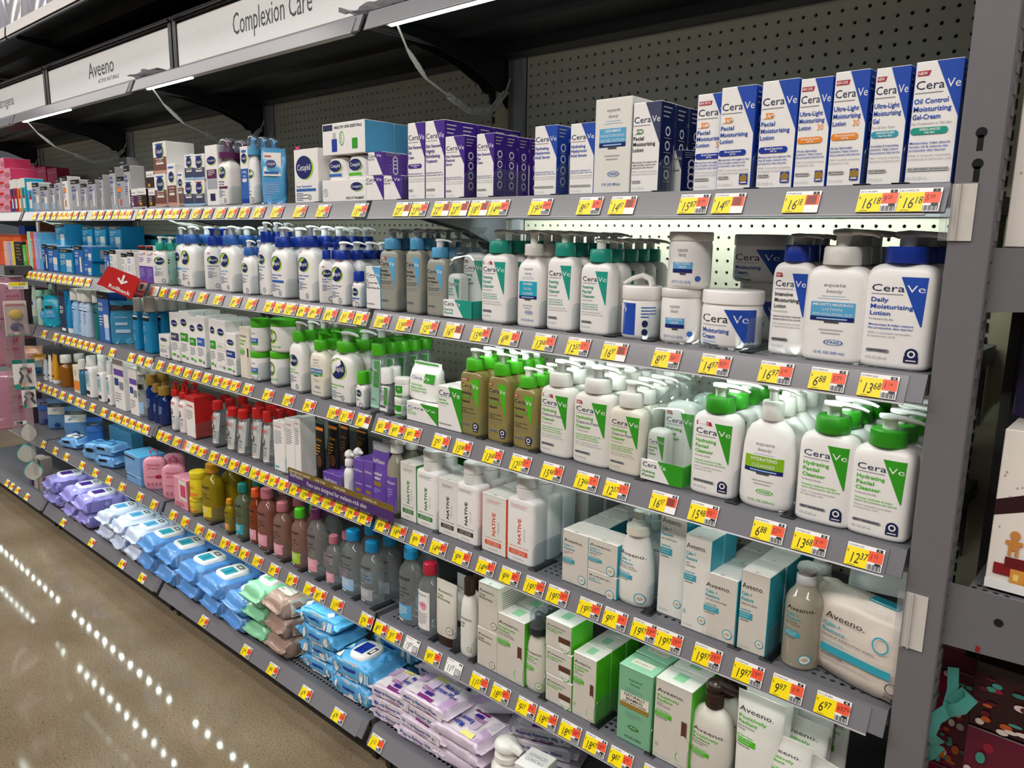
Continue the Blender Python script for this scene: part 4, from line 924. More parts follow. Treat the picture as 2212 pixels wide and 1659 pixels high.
V4 = ('With 3 essential ceramides,', 'niacinamide & hyaluronic acid')
V6 = ('HYDRO', 'BOOST')
V8 = [('v', 0.1, 0.3, 0.35, 'SERUM', 'offwhite', 0.4), ('l', -0.3, 0.8, 0.5, 0.05, 2, 'offwhite')]
V9 = ('Calm +', 'Restore')
V10 = 'For Normal to Dry Skin'
V12 = ('With 3 essential ceramides', '& hyaluronic acid')
V13 = ('Replenishes hydration for', 'instantly smoother, softer skin')
V14 = ('Locks in moisture while helping', 'restore the protective skin barrier')
V15 = ('Daily Facial', 'Cleanser')
V18 = [('r', -0.5, 0.2, 0.5, 0.21, 'ltgrey'), ('r', -0.15, -0.25, 0.15, 0.25, 'mint')]
V19 = ('Facial', 'Moisturizing', 'Lotion')
V20 = 'HYPOALLERGENIC'
V22 = [('r', -0.5, 0.72, 0.5, 1, 'offwhite'), ('r', -0.22, 0.1, 0.22, 0.5, 'offwhite'), ('r', -0.08, 0.5, 0.08, 0.68, 'ink'), ('r', -0.22, 0.4, 0.22, 0.5, 'crimson')]
V24 = [('r', -0.45, 0.6, 0.1, 0.85, 'red'), ('e', 0.3, 0.4, 0.18, 0.25, 'rose'), ('l', -0.4, 0.5, 0.5, 0.1, 3, 'rose')]
V26 = '12 FL OZ (355 ml)'
V32 = ('DEEP HYDRATION',)
V36 = [('r', -0.4, 0.5, 0.4, 0.52, 'pink'), ('r', -0.4, 0.9, 0.4, 0.92, 'pink')]
V38 = ('Foaming', 'Facial', 'Cleanser')
V42 = ('HYALURONIC', 'ACID')
V45 = [('r', -0.5, 0.88, 0.5, 0.97, 'black'), ('r', -0.5, 0.97, 0.5, 1, 'aqua')]
V47 = ('Hydrating', 'Facial', 'Cleanser')
V48 = 'FRAGRANCE FREE'
V50 = [('r', -0.45, 0.72, 0.45, 0.84, 'black'), ('l', -0.3, 0.6, 0.5, 0.05, 6, 'denim'), ('t', -0.3, 0.62, 0.07, 'HYDRO', 'denim', 'l', 0.5)]
V52 = [('r', -0.5, 0.84, 0.4, 0.89, 'orange'), ('t', -0.3, 0.66, 0.05, 'SheaMoisture', 'amber', 'l', 0.6), ('l', -0.3, 0.58, 0.5, 0.05, 4, 'amber'), ('e', 0.1, 0.32, 0.25, 0.1, 'brown'), ('r', -0.5, 0.95, 0.5, 1, 'sage')]
V54 = [('r', -0.3, 0.55, 0.1, 0.75, 'black')]
V55 = ('Moisturizes throughout the', 'day & helps restore the', 'protective skin barrier')
V59 = ('Renewing', 'SA Cleanser')
V60 = ('Gently cleanses & exfoliates', 'removing & smoothing skin')
V61 = ('Non-comedogenic, non-drying,', 'With ceramides & salicylic acid')
V62 = 'For Normal to Oily Skin'
V63 = ('Cleanses & removes oil', 'without disrupting the', 'protective skin barrier')
V65 = [('q', -0.06, 0.42, 0.9, 0.3, 0.42, 0.08, 'blue'), ('t', -0.44, 0.6, 0.18, 'Cera', 'ink', 'l', 0.46), ('t', 0.09, 0.6, 0.18, 'Ve', 'white', 'l', 0.24), ('r', -0.42, 0.53, 0.0, 0.54, 'grey'), ('t', -0.42, 0.36, 0.1, 'Moisturizing', 'blue', 'l', 0.46, 1), ('t', -0.42, 0.22, 0.1, 'Cream', 'blue', 'l', 0.24, 1), ('l', -0.42, 0.15, 0.3, 0.05, 2, 'ltblue'), ('r', -0.42, 0.03, -0.12, 0.09, 'grey')]
V72 = [('l', -0.4, 0.4, 0.8, 0.05, 5, 'orange'), ('l', -0.4, 0.9, 0.8, 0.05, 3, 'orange')]
V73 = ('Cleanses, hydrates & helps', 'restore the protective skin barrier')
V75 = ('grass', 'grey', 'grass')
V76 = ('Hydrating', 'Cream-to-Foam', 'Cleanser')
V77 = ('Cleanses, hydrates & removes', 'makeup without disrupting', 'the protective skin barrier')
V78 = ('With 3 essential ceramides,', 'amino acids & hyaluronic acid')
V79 = ('ink', 'grass', 'ink')
V80 = ('Hydrating', 'Foaming Oil', 'Cleanser')
V81 = ('Cleanses without leaving', 'dry, tight or', 'disrupting the skin barrier')
V82 = ('With squalane oil, ceramides', '& hyaluronic acid')
V84 = ('DAILY', 'MOISTURIZER')
V88 = [('t', -0.4, 0.88, 0.03, 'THAYERS', 'red', 'l', 0.6), ('l', -0.4, 0.8, 0.7, 0.035, 8, 'grey'), ('r', -0.4, 0.06, -0.1, 0.1, 'skyblue')]
V90 = [('l', -0.3, 0.6, 0.6, 0.05, 6, 'ltblue')]
V93 = [('r', -0.36, 0.35, 0.3, 0.82, '#a9cfd9'), ('r', -0.36, 0.1, 0.2, 0.22, 'black'), ('r', -0.36, 0.84, 0.1, 0.9, 'deepblue'), ('l', -0.3, 0.7, 0.45, 0.06, 5, 'slate')]
V96 = [('r', -0.4, 0.1, 0.2, 0.18, 'black'), ('l', -0.2, 0.5, 0.4, 0.05, 5, 'grey')]
V99 = ('Daily', 'Moisturizing')
V101 = [('r', -0.3, -0.3, 0.3, 0.3, 'skyblue'), ('r', -0.3, -0.05, 0.2, 0.1, 'denim')]
V103 = ('Broad Spectrum', 'royal', 'SPF 30')
V105 = ('Ultra-Light', 'Moisturizing', 'Lotion')
V106 = ('Broad Spectrum', 'orange', 'SPF 30')
V107 = ('All-day lightweight', 'hydration. Helps restore', 'the protective skin barrier.')
V110 = ('Hydrating', 'Hyaluronic', 'Acid Serum')
V113 = [('r', -0.5, 0.06, 0.5, 0.66, 'dkbrown'), ('t', -0.4, 0.76, 0.1, 'Neutrogena', 'grey', 'l', 0.7), ('l', -0.4, 0.55, 0.4, 0.1, 4, 'ltgrey'), ('r', -0.3, 0.12, 0.0, 0.3, 'amber')]
V119 = [('t', -0.08, 0.78, 0.08, 'equate', 'grey', 'c', 0.24), ('t', -0.08, 0.68, 0.08, 'beauty', 'grey', 'c', 0.18), ('r', -0.3, 0.42, 0.16, 0.56, 'skyblue'), ('t', -0.07, 0.505, 0.05, 'MOISTURIZING', 'white', 'c', 0.36), ('t', -0.07, 0.435, 0.05, 'CREAM', 'white', 'c', 0.2), ('r', -0.3, 0.34, 0.16, 0.42, 'navyblue'), ('r', -0.12, 0.3, 0.02, 0.35, 'dkgrey'), ('t', -0.32, 0.12, 0.06, 'NET WT 16 OZ (1 LB) 454g', 'denim', 'l', 0.46), ('e', 0.28, 0.22, 0.06, 0.06, 'denim', 14)]
V125 = [('r', -0.5, 0.88, 0.5, 1, 'black'), ('r', -0.5, 0.0, 0.5, 0.45, 'violet'), ('r', -0.5, 0.96, 0.2, 1, 'crimson'), ('t', -0.4, 0.74, 0.05, 'COLLAGEN', 'violet', 'l', 0.6), ('l', -0.4, 0.66, 0.6, 0.05, 3, 'violet'), ('l', -0.4, 0.36, 0.6, 0.05, 5, 'lilac'), ('e', 0.3, 0.8, 0.1, 0.03, 'orange')]
V129 = [('r', -0.2, 0.2, 0.3, 0.8, 'silver')]
V137 = [('e', -0.2, 0.6, 0.26, 0.28, 'lime'), ('e', -0.24, 0.62, 0.26, 0.26, 'navyblue'), ('t', -0.24, 0.55, 0.16, 'Cetaphil', 'white', 'c', 0.42), ('t', -0.4, 0.18, 0.12, 'Moisturizing Cream', 'grass', 'l', 0.6)]
V140 = [('t', -0.1, 0.72, 0.1, 'equate', 'grey', 'c', 0.3), ('r', -0.46, 0.36, 0.2, 0.56, 'denim'), ('r', -0.46, 0.28, 0.2, 0.36, 'grass'), ('t', -0.42, 0.42, 0.1, 'SKIN CREAM', 'white', 'l', 0.52), ('t', -0.42, 0.1, 0.08, 'NET WT 16 OZ', 'denim', 'l', 0.4)]
V143 = [('r', -0.42, 0.86, 0.42, 0.9, 'white'), ('r', -0.42, 0.78, 0.42, 0.86, 'black'), ('t', -0.35, 0.6, 0.05, 'HYDRO', 'ltblue', 'l', 0.4, 1), ('t', -0.35, 0.53, 0.05, 'BOOST', 'ltblue', 'l', 0.4, 1), ('l', -0.3, 0.4, 0.3, 0.04, 5, 'paleblue')]
V146 = [('r', -0.4, 0.6, 0.05, 0.68, 'black'), ('r', -0.36, 0.3, 0.2, 0.55, 'skyblue'), ('t', -0.3, 0.45, 0.06, 'HYDRO', 'white', 'l', 0.35)]
V148 = [('l', -0.3, 0.5, 0.5, 0.06, 5, 'grey')]
V152 = [('t', -0.4, 0.72, 0.06, 'SheaMoisture', 'white', 'l', 0.75), ('t', -0.3, 0.42, 0.05, 'nourished', 'white', 'l', 0.6), ('r', -0.3, 0.25, 0.2, 0.33, 'gold')]
V155 = [('r', -0.4, 0.66, 0.5, 0.78, 'violet'), ('r', -0.4, 0.46, -0.0, 0.6, 'deepblue'), ('r', 0.05, 0.4, 0.45, 0.55, 'grey'), ('l', -0.4, 0.3, 0.6, 0.05, 4, 'grey')]
V159 = [('r', -0.4, 0.15, 0.3, 0.3, 'orange'), ('t', -0.4, 0.5, 0.16, 'GARNIER', 'amber', 'l', 0.5)]
V162 = [('r', -0.5, 0.78, 0.2, 0.86, 'black'), ('l', -0.4, 0.6, 0.5, 0.06, 4, 'ltblue')]
V163 = [('r', -0.45, 0.74, 0.45, 0.86, 'black'), ('t', -0.2, 0.77, 0.05, 'Neutrogena', 'silver', 'l', 0.4), ('r', -0.45, 0.56, 0.45, 0.74, 'denim'), ('l', -0.2, 0.66, 0.3, 0.05, 2, 'denim'), ('e', 0.0, 0.14, 0.16, 0.08, 'deepblue', 16)]
V164 = [('r', -0.45, 0.74, 0.45, 0.86, 'black'), ('t', -0.2, 0.77, 0.05, 'Neutrogena', 'silver', 'l', 0.4), ('r', -0.45, 0.5, 0.45, 0.74, 'offwhite'), ('l', -0.2, 0.66, 0.3, 0.05, 2, 'denim'), ('e', 0.0, 0.14, 0.16, 0.08, 'deepblue', 16)]
V0 = dict(front='white')
V3 = dict(front='silver', side='ltgrey', top='white')
V5 = dict(front='white', side='blue', back='blue', top='white', sidedec='cv')
V7 = dict(items=V8)
V11 = dict(col='silver', tx=V2, tc='royal', item='tube')
V16 = dict(prof='thay', clearkey='clear', cap='red', captype='flip', fb=0.8, capr=0.4, name='cap_bottle')
V17 = dict(front='bone', side='grass', top='offwhite', topdec=V18)
V21 = dict(items=V22)
V23 = dict(items=V24)
V25 = dict(front='pink', side='hotpink')
V27 = dict(front='rust', side='rust')
V28 = dict(front='bone', side='aqua', top='offwhite')
V29 = dict(body='offwhite', cap='white', fcap=0.1)
V30 = dict(col='pink')
V31 = dict(front='white', side='purple', back='purple', top='white', sidedec='cv')
V33 = dict(front='white', side='white')
V34 = dict(col='silver', tx=V2, tc='royal', item='jar')
V35 = dict(items=V36)
V37 = dict(front='hotpink', side='hotpink')
V39 = dict(col='denim', lines=V15)
V40 = dict(front='white', side='white', top='white')
V41 = dict(tx=V42, item='jar')
V43 = dict(front='hydro', side='hydro', top='black')
V44 = dict(items=V45)
V46 = dict(front='cyan', side='cyan', top='aqua')
V49 = dict(items=V50)
V51 = dict(items=V52)
V53 = dict(body='black', cap='black', fcap=0.1)
V56 = dict(tri='purple', col='purple', lines=('Night Cream',), lh=0.07)
V57 = dict(yb=0.48, lines=V32)
V58 = dict(front='white', side='dkbrown')
V64 = dict(items=V65)
V66 = dict(prof='cet', name='pump_bottle', fb=0.72, fc=0.15, cap='royal', capr=0.27)
V67 = dict(prof='cet', name='pump_bottle', fb=0.72, fc=0.15, cap='denim', capr=0.27)
V68 = dict(tx=V6, item='tube', tc='skyblue')
V69 = dict(tx=V6, item='tube', tc='white')
V70 = dict(front='denim', side='hydro', top='white')
V71 = dict(items=V72)
V74 = dict(cap='green', emb=True, prof='cv', name='pump_bottle')
V83 = dict(cap='grass', pump='white', clearkey='oil', prof='cv', name='pump_bottle')
V85 = dict(prof='sq', cap='white', pump='white', captype='native', fb=0.745, fc=0.13, capr=0.29, name='pump_bottle')
V86 = dict(front='violet', side='violet')
V87 = dict(items=V88)
V89 = dict(items=V90)
V91 = dict(prof='thay', clearkey='bluet', cap='gold', captype='screw', fb=0.78, capr=0.38, name='cap_bottle')
V92 = dict(items=V93)
V94 = dict(prof='cv', body='white', cap='white', captype='screw', fb=0.76, capr=0.26, name='cap_bottle')
V95 = dict(items=V96)
V97 = dict(title=V1, col='grass', bar=2, fs=0.8, y0=0.8)
V98 = dict(title=V1, col='grass', bar=0, jar=1, fs=1.2, y0=0.74)
V100 = dict(prof='round', captype='flip', fb=0.84, capr=0.27, name='cap_bottle', clearkey='clear', cap='hydro')
V102 = dict(tri='blue', lines=V19, am=('AM', 'orange'), pill=V103, foot='OIL FREE', vol='3 FL OZ (89 mL)', badge=1, small=V55, small2=V4)
V104 = dict(tri='blue', lines=V105, tg='NEW LOOK', num='30', pill=V106, foot='MATTE FINISH', vol='1.75 FL OZ (52 ml)', badge=1, small=V107, small2=V12)
V108 = dict(front='white', side='violet', back='violet', top='white', sidedec='cv')
V109 = dict(tri='blue', lines=V110, foot='MVE DELIVERY TECHNOLOGY', vol='1 FL OZ (30 ml)', small=V13, small2=V14)
V111 = dict(front='white', side='navy', back='navy', top='white', sidedec='cv')
V112 = dict(items=V113)
V114 = dict(col='silver', tx=V2, tc='royal', item='orange')
V115 = dict(body='sagey', cap='skyblue', pump='ltgrey', prof='cv', name='pump_bottle')
V116 = dict(tri='skyblue', col='ink', lines=V59, sub='For Normal Skin', small=V60, small2=V61, foot=V20)
V117 = dict(cap='teal', emb=True, prof='cv', name='pump_bottle')
V118 = dict(items=V119)
V120 = dict(lid='offwhite', fl=0.16)
V121 = dict(prof='cet', name='pump_bottle', fb=0.72, fc=0.15, cap='royal', capr=0.27, pump='royal')
V122 = dict(col='skyblue', lines=('Gentle Skin', 'Cleanser'))
V123 = dict(col='teal', lines=('Oil', 'Cleanser'))
V124 = dict(items=V125)
V126 = dict(tx=V6, item='jar', tc='white')
V127 = dict(top=None, tx=('HYDRO',), item='jar')
V128 = dict(front='denim', side='hydro', top='denim', sidedec=V129)
V130 = dict(front='skyblue', side='skyblue')
V131 = dict(front='lilac', side='lilac')
V132 = dict(cap='offwhite', pump='offwhite', body='offwhite', fb=0.74, fc=0.14, prof='cv', name='pump_bottle')
V133 = dict(tg='NEW', tri='grass', col='ink', mix=V79, lines=V80, small=V81, small2=V82, foot=V48, badge=1)
V134 = dict(front='white', side='green', back='green', top='white', sidedec=None)
V135 = dict(prof='cet', name='pump_bottle', fb=0.72, fc=0.15, cap='grass', capr=0.27)
V136 = dict(items=V137)
V138 = dict(lid='grass', body='white', fl=0.22)
V139 = dict(items=V140)
V141 = dict(front='ivory', side='ivory')
V142 = dict(items=V143)
V144 = dict(prof='cv', body='hydro', cap='offwhite', captype='screw', fb=0.74, capr=0.3, name='cap_bottle')
V145 = dict(prof='thay', body='paleblue', cap='offwhite', captype='screw', fb=0.75, capr=0.42, name='cap_bottle')
V147 = dict(items=V148)
V149 = dict(prof='thay', body='#b9d4c8', cap='pmint', captype='screw', fb=0.82, capr=0.46, name='cap_bottle')
V150 = dict(front='offwhite', side='aqua', top='offwhite')
V151 = dict(items=V152)
V153 = dict(prof='thay', body='white', cap='red', pump='red', fb=0.7, fc=0.13, capr=0.34, name='pump_bottle')
V154 = dict(items=V155)
V156 = dict(title=V99, col='olive', bar=0, fs=1.0, y0=0.8, bc='olive')
V157 = dict(prof='round', captype='flip', fb=0.84, capr=0.27, name='cap_bottle', clearkey='yellowy', cap='amber')
V158 = dict(items=V159)
V160 = dict(lid='lemon', body='lemon', fl=0.25)
V161 = dict(items=V162)
ITEMS = [
('carton','cvbox',0.844,-0.4145,1.4708,0.0595,0.043,0.1502,4,0.046,'white and blue lotion box partly hidden, SPF 50, leftmost of seven','box',dict(tri='blue', lines=V19, tg='NEW SPF 50', am=('AM', 'orange'), num='50', pill=('Broad Spectrum', 'royal', 'SPF 50'), foot='LIGHTWEIGHT', vol='3 FL OZ (89 mL)', small=V55, small2=V4),V5,0),
('carton','cvbox',0.8903,-0.4255,1.4708,0.0578,0.043,0.1537,5,0.046,'white and blue AM facial lotion box, second of seven','box',V102,V5,0),
('carton','cvbox',0.9559,-0.4255,1.4708,0.0569,0.043,0.1553,4,0.046,'white and blue AM facial lotion box, third of seven','box',V102,V5,0),
('carton','cvbox',1.0096,-0.428,1.4708,0.0464,0.038,0.152,4,0.041,'white ultra light lotion box with orange band, fourth of seven','box',V104,V5,0),
('carton','cvbox',1.0588,-0.428,1.4708,0.0477,0.038,0.1556,4,0.041,'taller ultra light lotion box with orange band, fifth of seven','box',V104,V5,0),
('carton','cvbox',1.1121,-0.427,1.4708,0.0445,0.04,0.1539,2,0.043,'white ultra light gel box with teal weightless band','box',dict(tri='blue', lines=('Ultra-Light', 'Moisturizing', 'Gel'), tg='NEW', sub='For All Skin Types', pill=('WEIGHTLESS', 'aqua', 'Feel On Skin'), small=('Immediate & long-lasting', 'hydration. Helps restore', 'the protective skin barrier.'), small2=V4, foot='FAST ABSORBING', vol='1.75 FL OZ (52 ml)'),V5,0),
('carton','cvbox',1.1682,-0.4245,1.4708,0.0576,0.045,0.1554,1,0.048,'largest white and blue gel cream box with green band, rightmost','box',dict(tri='blue', lines=('Oil Control', 'Moisturizing', 'Gel-Cream'), tg='NEW', sub='For Combination to Oily Skin', pill=('REBALANCES', 'teal', 'Oily Skin'), small=('Moisturizes, helps absorb', 'excess oil & restore the', 'protective skin barrier'), small2=V4, foot='OIL-ABSORBING TECHNOLOGY', vol='3 FL OZ (89 ml)'),V5,0),
('carton','cvbox',-0.0058,-0.4195,1.4708,0.0654,0.055,0.0564,1,0.058,'small night cream box, lower left of purple stack','box',V56,dict(front='white', side='violet', back='purple', top='white', sidedec='cv'),0),
('carton','cvbox',0.0596,-0.4195,1.4708,0.0629,0.055,0.0538,1,0.058,'small night cream box, lower right of purple stack','box',V56,V108,0),
('carton','cvbox',-0.0013,-0.4095,1.5278,0.0531,0.075,0.0517,1,0.078,'night cream box lying on top of the small purple stack','box',V56,V108,0),
('carton','cvbox',0.1422,-0.426,1.4708,0.0563,0.042,0.1619,3,0.045,'tall purple day cream box beside small stack','box',dict(tri='purple', col='purple', lines=('Skin Renewing', 'Day', 'Cream'), pill=('Broad Spectrum', 'purple', 'SPF 30'), foot='SPF 30', vol='1.7 OZ (50 g)', small=V13, small2=V14),V31,0),
('carton','cvbox',0.2018,-0.424,1.4708,0.0607,0.046,0.1613,5,0.049,'tall purple nightly exfoliating box beside day cream','box',dict(tri='purple', col='purple', lines=('Skin Renewing', 'Nightly', 'Exfoliating', 'Treatment'), foot='SLOW RELEASE', vol='1.7 OZ (50 ml)', small=V13, small2=V14),V31,0),
('carton','cvbox',0.2631,-0.429,1.4708,0.0578,0.036,0.1253,6,0.039,'purple retinol serum box, left of eye cream','box',dict(tri='purple', col='purple', lines=('Skin Renewing', 'Retinol', 'Serum'), foot='RETINOL', vol='1 FL OZ (30 ml)', small=V13, small2=V14),V31,0),
('carton','cvbox',0.3511,-0.43,1.4708,0.0481,0.034,0.1236,6,0.037,'purple eye cream box, rightmost of purple boxes','box',dict(tri='purple', col='purple', lines=('Skin Renewing', 'Eye', 'Cream'), foot=V20, vol='0.5 FL OZ (15 ml)', small=V13, small2=V14),V31,0),
('carton','cvbox',0.5083,-0.429,1.4708,0.0547,0.036,0.1263,2,0.039,'blue hydrating serum box standing alone, left one','box',V109,V5,0),
('carton','cvbox',0.5935,-0.429,1.4708,0.0548,0.036,0.124,3,0.039,'blue hydrating serum box, right one beside white box','box',V109,V5,0),
('carton','eq',0.6589,-0.421,1.4708,0.0768,0.052,0.1602,3,0.055,'tall plain white store brand ceramide lotion box','box',dict(col='skyblue', lines=('CERAMIDE', 'MOISTURIZING', 'FACIAL LOTION'), vol='3 FL OZ (89mL)', yb=0.535, hb=0.15, ty=0.86),dict(front='offwhite', side='offwhite'),0),
('carton','cvbox',0.7273,-0.4245,1.4708,0.0551,0.045,0.1469,3,0.048,'navy sided PM facial lotion box with green pill','box',dict(tri='slate', col='ink', lines=V19, am=('PM', 'dkgreen'), foot='OIL FREE', vol='3 FL OZ (89 ml)', small=('Moisturizes throughout the', 'night & helps restore the', 'protective skin barrier'), small2=V4),V111,0),
('carton','cvbox',0.7658,-0.379,1.4708,0.0312,0.042,0.071,1,0.045,'navy PM lotion box tipped over against its neighbours','box',dict(tri='slate', col='ink', lines=V19, am=('PM', 'dkgreen')),V111,-0.35),
('kit',None,-0.1241,-0.402,1.4708,0.1771,0.09,0.1856,2,0.093,'white skin essentials gift set with two bottles in tray','gift set',dict(),dict(),0),
('carton','cet',-0.2829,-0.4245,1.4708,0.1065,0.045,0.1328,3,0.048,'white cleansing bar box with blue stripe and oval badge','box',dict(col='denim', lines=('Deep Cleansing Bar',), y0=0.66, rx=0.34, extra='denim'),dict(front='white', side='white', left='royal'),0),
('pouch',None,-0.4851,-0.4138,1.4708,0.0679,0.0306,0.15,1,0.0336,'crinkled sky blue pouch of cloths standing by foam bottle','wipes',dict(),dict(body='skyblue', items=[('r', -0.4, 0.5, 0.3, 0.92, 'offwhite'), ('r', -0.42, 0.02, 0.42, 0.4, 'wipeblue'), ('e', -0.1, 0.72, 0.2, 0.07, 'navyblue'), ('t', -0.1, 0.7, 0.04, 'Cetaphil', 'white', 'c', 0.34), ('r', -0.36, 0.54, 0.2, 0.58, 'denim'), ('l', -0.3, 0.34, 0.55, 0.04, 5, 'ltblue'), ('r', -0.36, 0.84, -0.1, 0.87, 'crimson')]),0.819),
('bottle','cet',-0.555,-0.4323,1.4708,0.042,0.0294,0.186,3,0.0324,'white foam pump bottle with sky blue collar and clear cap','bottle',dict(col='skyblue', lines=('Gentle', 'Foaming', 'Cleanser'), y0=0.62, rx=0.36),dict(prof='foam', cap='skyblue', captype='foam', fb=0.72, capr=0.42, name='foam_bottle'),0),
('carton','cetbox',-0.5854,-0.427,1.4708,0.0412,0.04,0.1576,2,0.043,'narrow white and blue serum box between foam bottles','box',dict(band='denim', foot='royal', lines=('Hydrating', 'Lotion'), yb=0.62, y0=0.8, rx=0.36),V0,0),
('bottle','cet',-0.7089,-0.4245,1.4708,0.0692,0.045,0.1904,3,0.048,'white foam pump bottle with purple pump and clear cap','bottle',dict(col='ink', lines=('Restoring', 'Foam Wash'), y0=0.7, rx=0.3, extra='plum'),dict(prof='squat', cap='plum', captype='foam', fb=0.7, capr=0.4, name='foam_bottle'),0),
('carton','gen',-0.7726,-0.422,1.4708,0.0735,0.05,0.1731,3,0.053,'tall white box with purple and grey panels beside foam bottle','box',dict(items=[('e', 0.04, 0.74, 0.36, 0.075, 'lime'), ('e', 0, 0.75, 0.36, 0.07, 'navyblue'), ('t', 0, 0.735, 0.03, 'Cetaphil', 'white', 'c', 0.6), ('r', -0.4, 0.45, 0.4, 0.6, 'plum'), ('r', -0.4, 0.28, 0.4, 0.44, 'silver'), ('r', -0.2, 0.08, 0.2, 0.2, 'navy'), ('l', -0.3, 0.57, 0.6, 0.03, 3, 'offwhite')]),V0,0),
('carton','cetbox',-0.9259,-0.4195,1.4708,0.0667,0.055,0.0781,1,0.058,'small navy banded cream box, lower left of square stack','box',V57,V0,0),
('carton','cetbox',-0.8572,-0.4195,1.4708,0.0664,0.055,0.0766,1,0.058,'small navy banded cream box, lower right of square stack','box',dict(yb=0.48, lines=V32, tg='crimson'),V0,0),
('carton','cetbox',-0.9137,-0.4195,1.5495,0.0583,0.055,0.0761,1,0.058,'small navy banded cream box, upper left of square stack','box',V57,V0,0),
('carton','cetbox',-0.8496,-0.4195,1.548,0.068,0.055,0.0752,1,0.058,'small navy banded cream box, upper right of square stack','box',V57,V0,0),
('carton','cetbox',-1.0381,-0.4245,1.4708,0.0614,0.045,0.1329,2,0.048,'white and brown serum box with pink dropper picture','box',dict(band='cocoa', foot='tan', yb=0.5, lines=('HEALTHY RENEW', 'Face Serum')),V0,0),
('carton','cetbox',-0.9936,-0.4175,1.4708,0.0437,0.045,0.1062,1,0.048,'short white and brown eye serum box in back gap','box',dict(band='cocoa', foot='tan', yb=0.55, lines=('HEALTHY RENEW',)),V0,0),
('carton','cetbox',-1.121,-0.417,1.4708,0.0851,0.06,0.1055,1,0.063,'brown renewing cream box, lower of the two','box',dict(band='cocoa', foot='tan', yb=0.52, lines=('HEALTHY RENEW', 'Night Cream')),V0,0),
('carton','cetbox',-1.1113,-0.3995,1.5769,0.0929,0.095,0.0996,1,0.098,'brown renewing cream box, upper of the two','box',dict(band='cocoa', foot='tan', yb=0.52, lines=('HEALTHY RENEW', 'Day Cream')),V0,0),
('carton','gen',-1.1879,-0.4245,1.4708,0.0536,0.045,0.0597,1,0.048,'small dark plum cream box by the shelf joint','box',V112,V58,0),
('carton','gen',-1.1925,-0.4245,1.5311,0.0603,0.045,0.0566,1,0.048,'plum cream box stacked on another by shelf joint','box',dict(items=[('r', -0.5, 0.06, 0.5, 0.66, 'dkbrown'), ('t', -0.4, 0.76, 0.1, 'Neutrogena', 'grey', 'l', 0.7), ('r', -0.3, 0.12, 0.0, 0.3, 'amber')]),V58,0),
('carton','gen',-1.2666,-0.4245,1.4708,0.0721,0.045,0.0649,1,0.048,'small dark plum cream box, middle of the low trio','box',V112,V58,0),
('carton','gen',-1.3319,-0.4245,1.4708,0.0547,0.045,0.0634,1,0.048,'small white and purple eye gel box in front of silver cartons','box',dict(items=[('r', -0.5, 0.06, 0.5, 0.66, 'plum'), ('t', -0.4, 0.76, 0.1, 'Neutrogena', 'grey', 'l', 0.7), ('l', -0.4, 0.55, 0.4, 0.1, 4, 'ltgrey'), ('r', -0.3, 0.12, 0.0, 0.3, 'ltgrey')]),V33,0),
('carton','ntg',-1.3741,-0.422,1.4708,0.049,0.05,0.1437,1,0.053,'silver carton showing a slanted white tube, near plum boxes','box',V11,V3,0),
('carton','ntg',-1.4329,-0.422,1.4708,0.0646,0.05,0.1091,1,0.053,'short silver carton with brown dropper picture','box',V114,V3,0),
('carton','ntg',-1.5444,-0.405,1.4708,0.0529,0.05,0.147,1,0.053,'silver carton with lilac lettering, next to short one','box',V11,V3,0),
('carton','ntg',-1.7624,-0.275,1.4708,0.0699,0.05,0.2032,1,0.053,'tall silver carton standing behind at upright','box',V34,V3,0),
('carton','ntg',-1.6061,-0.422,1.4708,0.0328,0.05,0.1223,1,0.053,'pale silver carton with blue dots on its side','box',V11,V3,0),
('carton','ntg',-1.6956,-0.422,1.4708,0.0684,0.05,0.1073,1,0.053,'clear fronted silver carton holding white bottle, rightmost','box',V11,V3,0),
('carton','ntg',-1.7756,-0.422,1.4708,0.0591,0.05,0.096,1,0.053,'shorter silver carton between two clear fronted ones','box',V11,V3,0),
('carton','ntg',-1.8629,-0.422,1.4708,0.089,0.05,0.1141,1,0.053,'clear fronted silver carton with black lid, left one','box',V11,V3,0),
('carton','ntg',-1.9697,-0.422,1.4708,0.0553,0.05,0.1313,1,0.053,'slim white carton with orange square','box',V114,V0,0),
('carton','ntg',-2.0461,-0.422,1.4708,0.0531,0.05,0.1269,1,0.053,'narrow silver blister carton beside white one','box',V11,V3,0),
('carton','ntg',-2.1185,-0.422,1.4708,0.0513,0.05,0.1052,1,0.053,'narrow dark blister carton with black wand','box',V34,V3,0),
('carton','ntg',-2.2175,-0.422,1.4708,0.084,0.05,0.0988,1,0.053,'dark blue lipped blister carton, shorter one','box',V34,V3,0),
('carton','ntg',-2.3178,-0.422,1.4708,0.0845,0.05,0.1165,1,0.053,'dark blue lipped blister carton, left one','box',V34,V3,0),
('carton','gen',-2.3914,-0.4095,1.4708,0.0687,0.075,0.1241,1,0.078,'pale blue mask carton with bottle picture, right one','box',V21,dict(front='skyblue', side='skyblue', top='white'),0),
('carton','gen',-2.4798,-0.4095,1.4708,0.0616,0.075,0.1431,1,0.078,'pale blue mask carton with bottle picture, left one','box',V21,dict(front='cyan', side='cyan', top='white'),0),
('carton','gen',-2.5356,-0.4095,1.4708,0.05,0.075,0.1402,1,0.078,'thin orange mask carton with bottle picture','box',V21,dict(front='orange', side='orange', top='white'),0),
('carton','gen',-2.5894,-0.4095,1.4708,0.0543,0.075,0.1422,1,0.078,'thin red mask carton with bottle picture','box',V21,dict(front='crimson', side='crimson', top='white'),0),
('carton','gen',-2.6375,-0.4095,1.4708,0.0419,0.075,0.1404,1,0.078,'thin dark blue mask carton with bottle picture','box',V21,dict(front='deepblue', side='deepblue', top='white'),0),
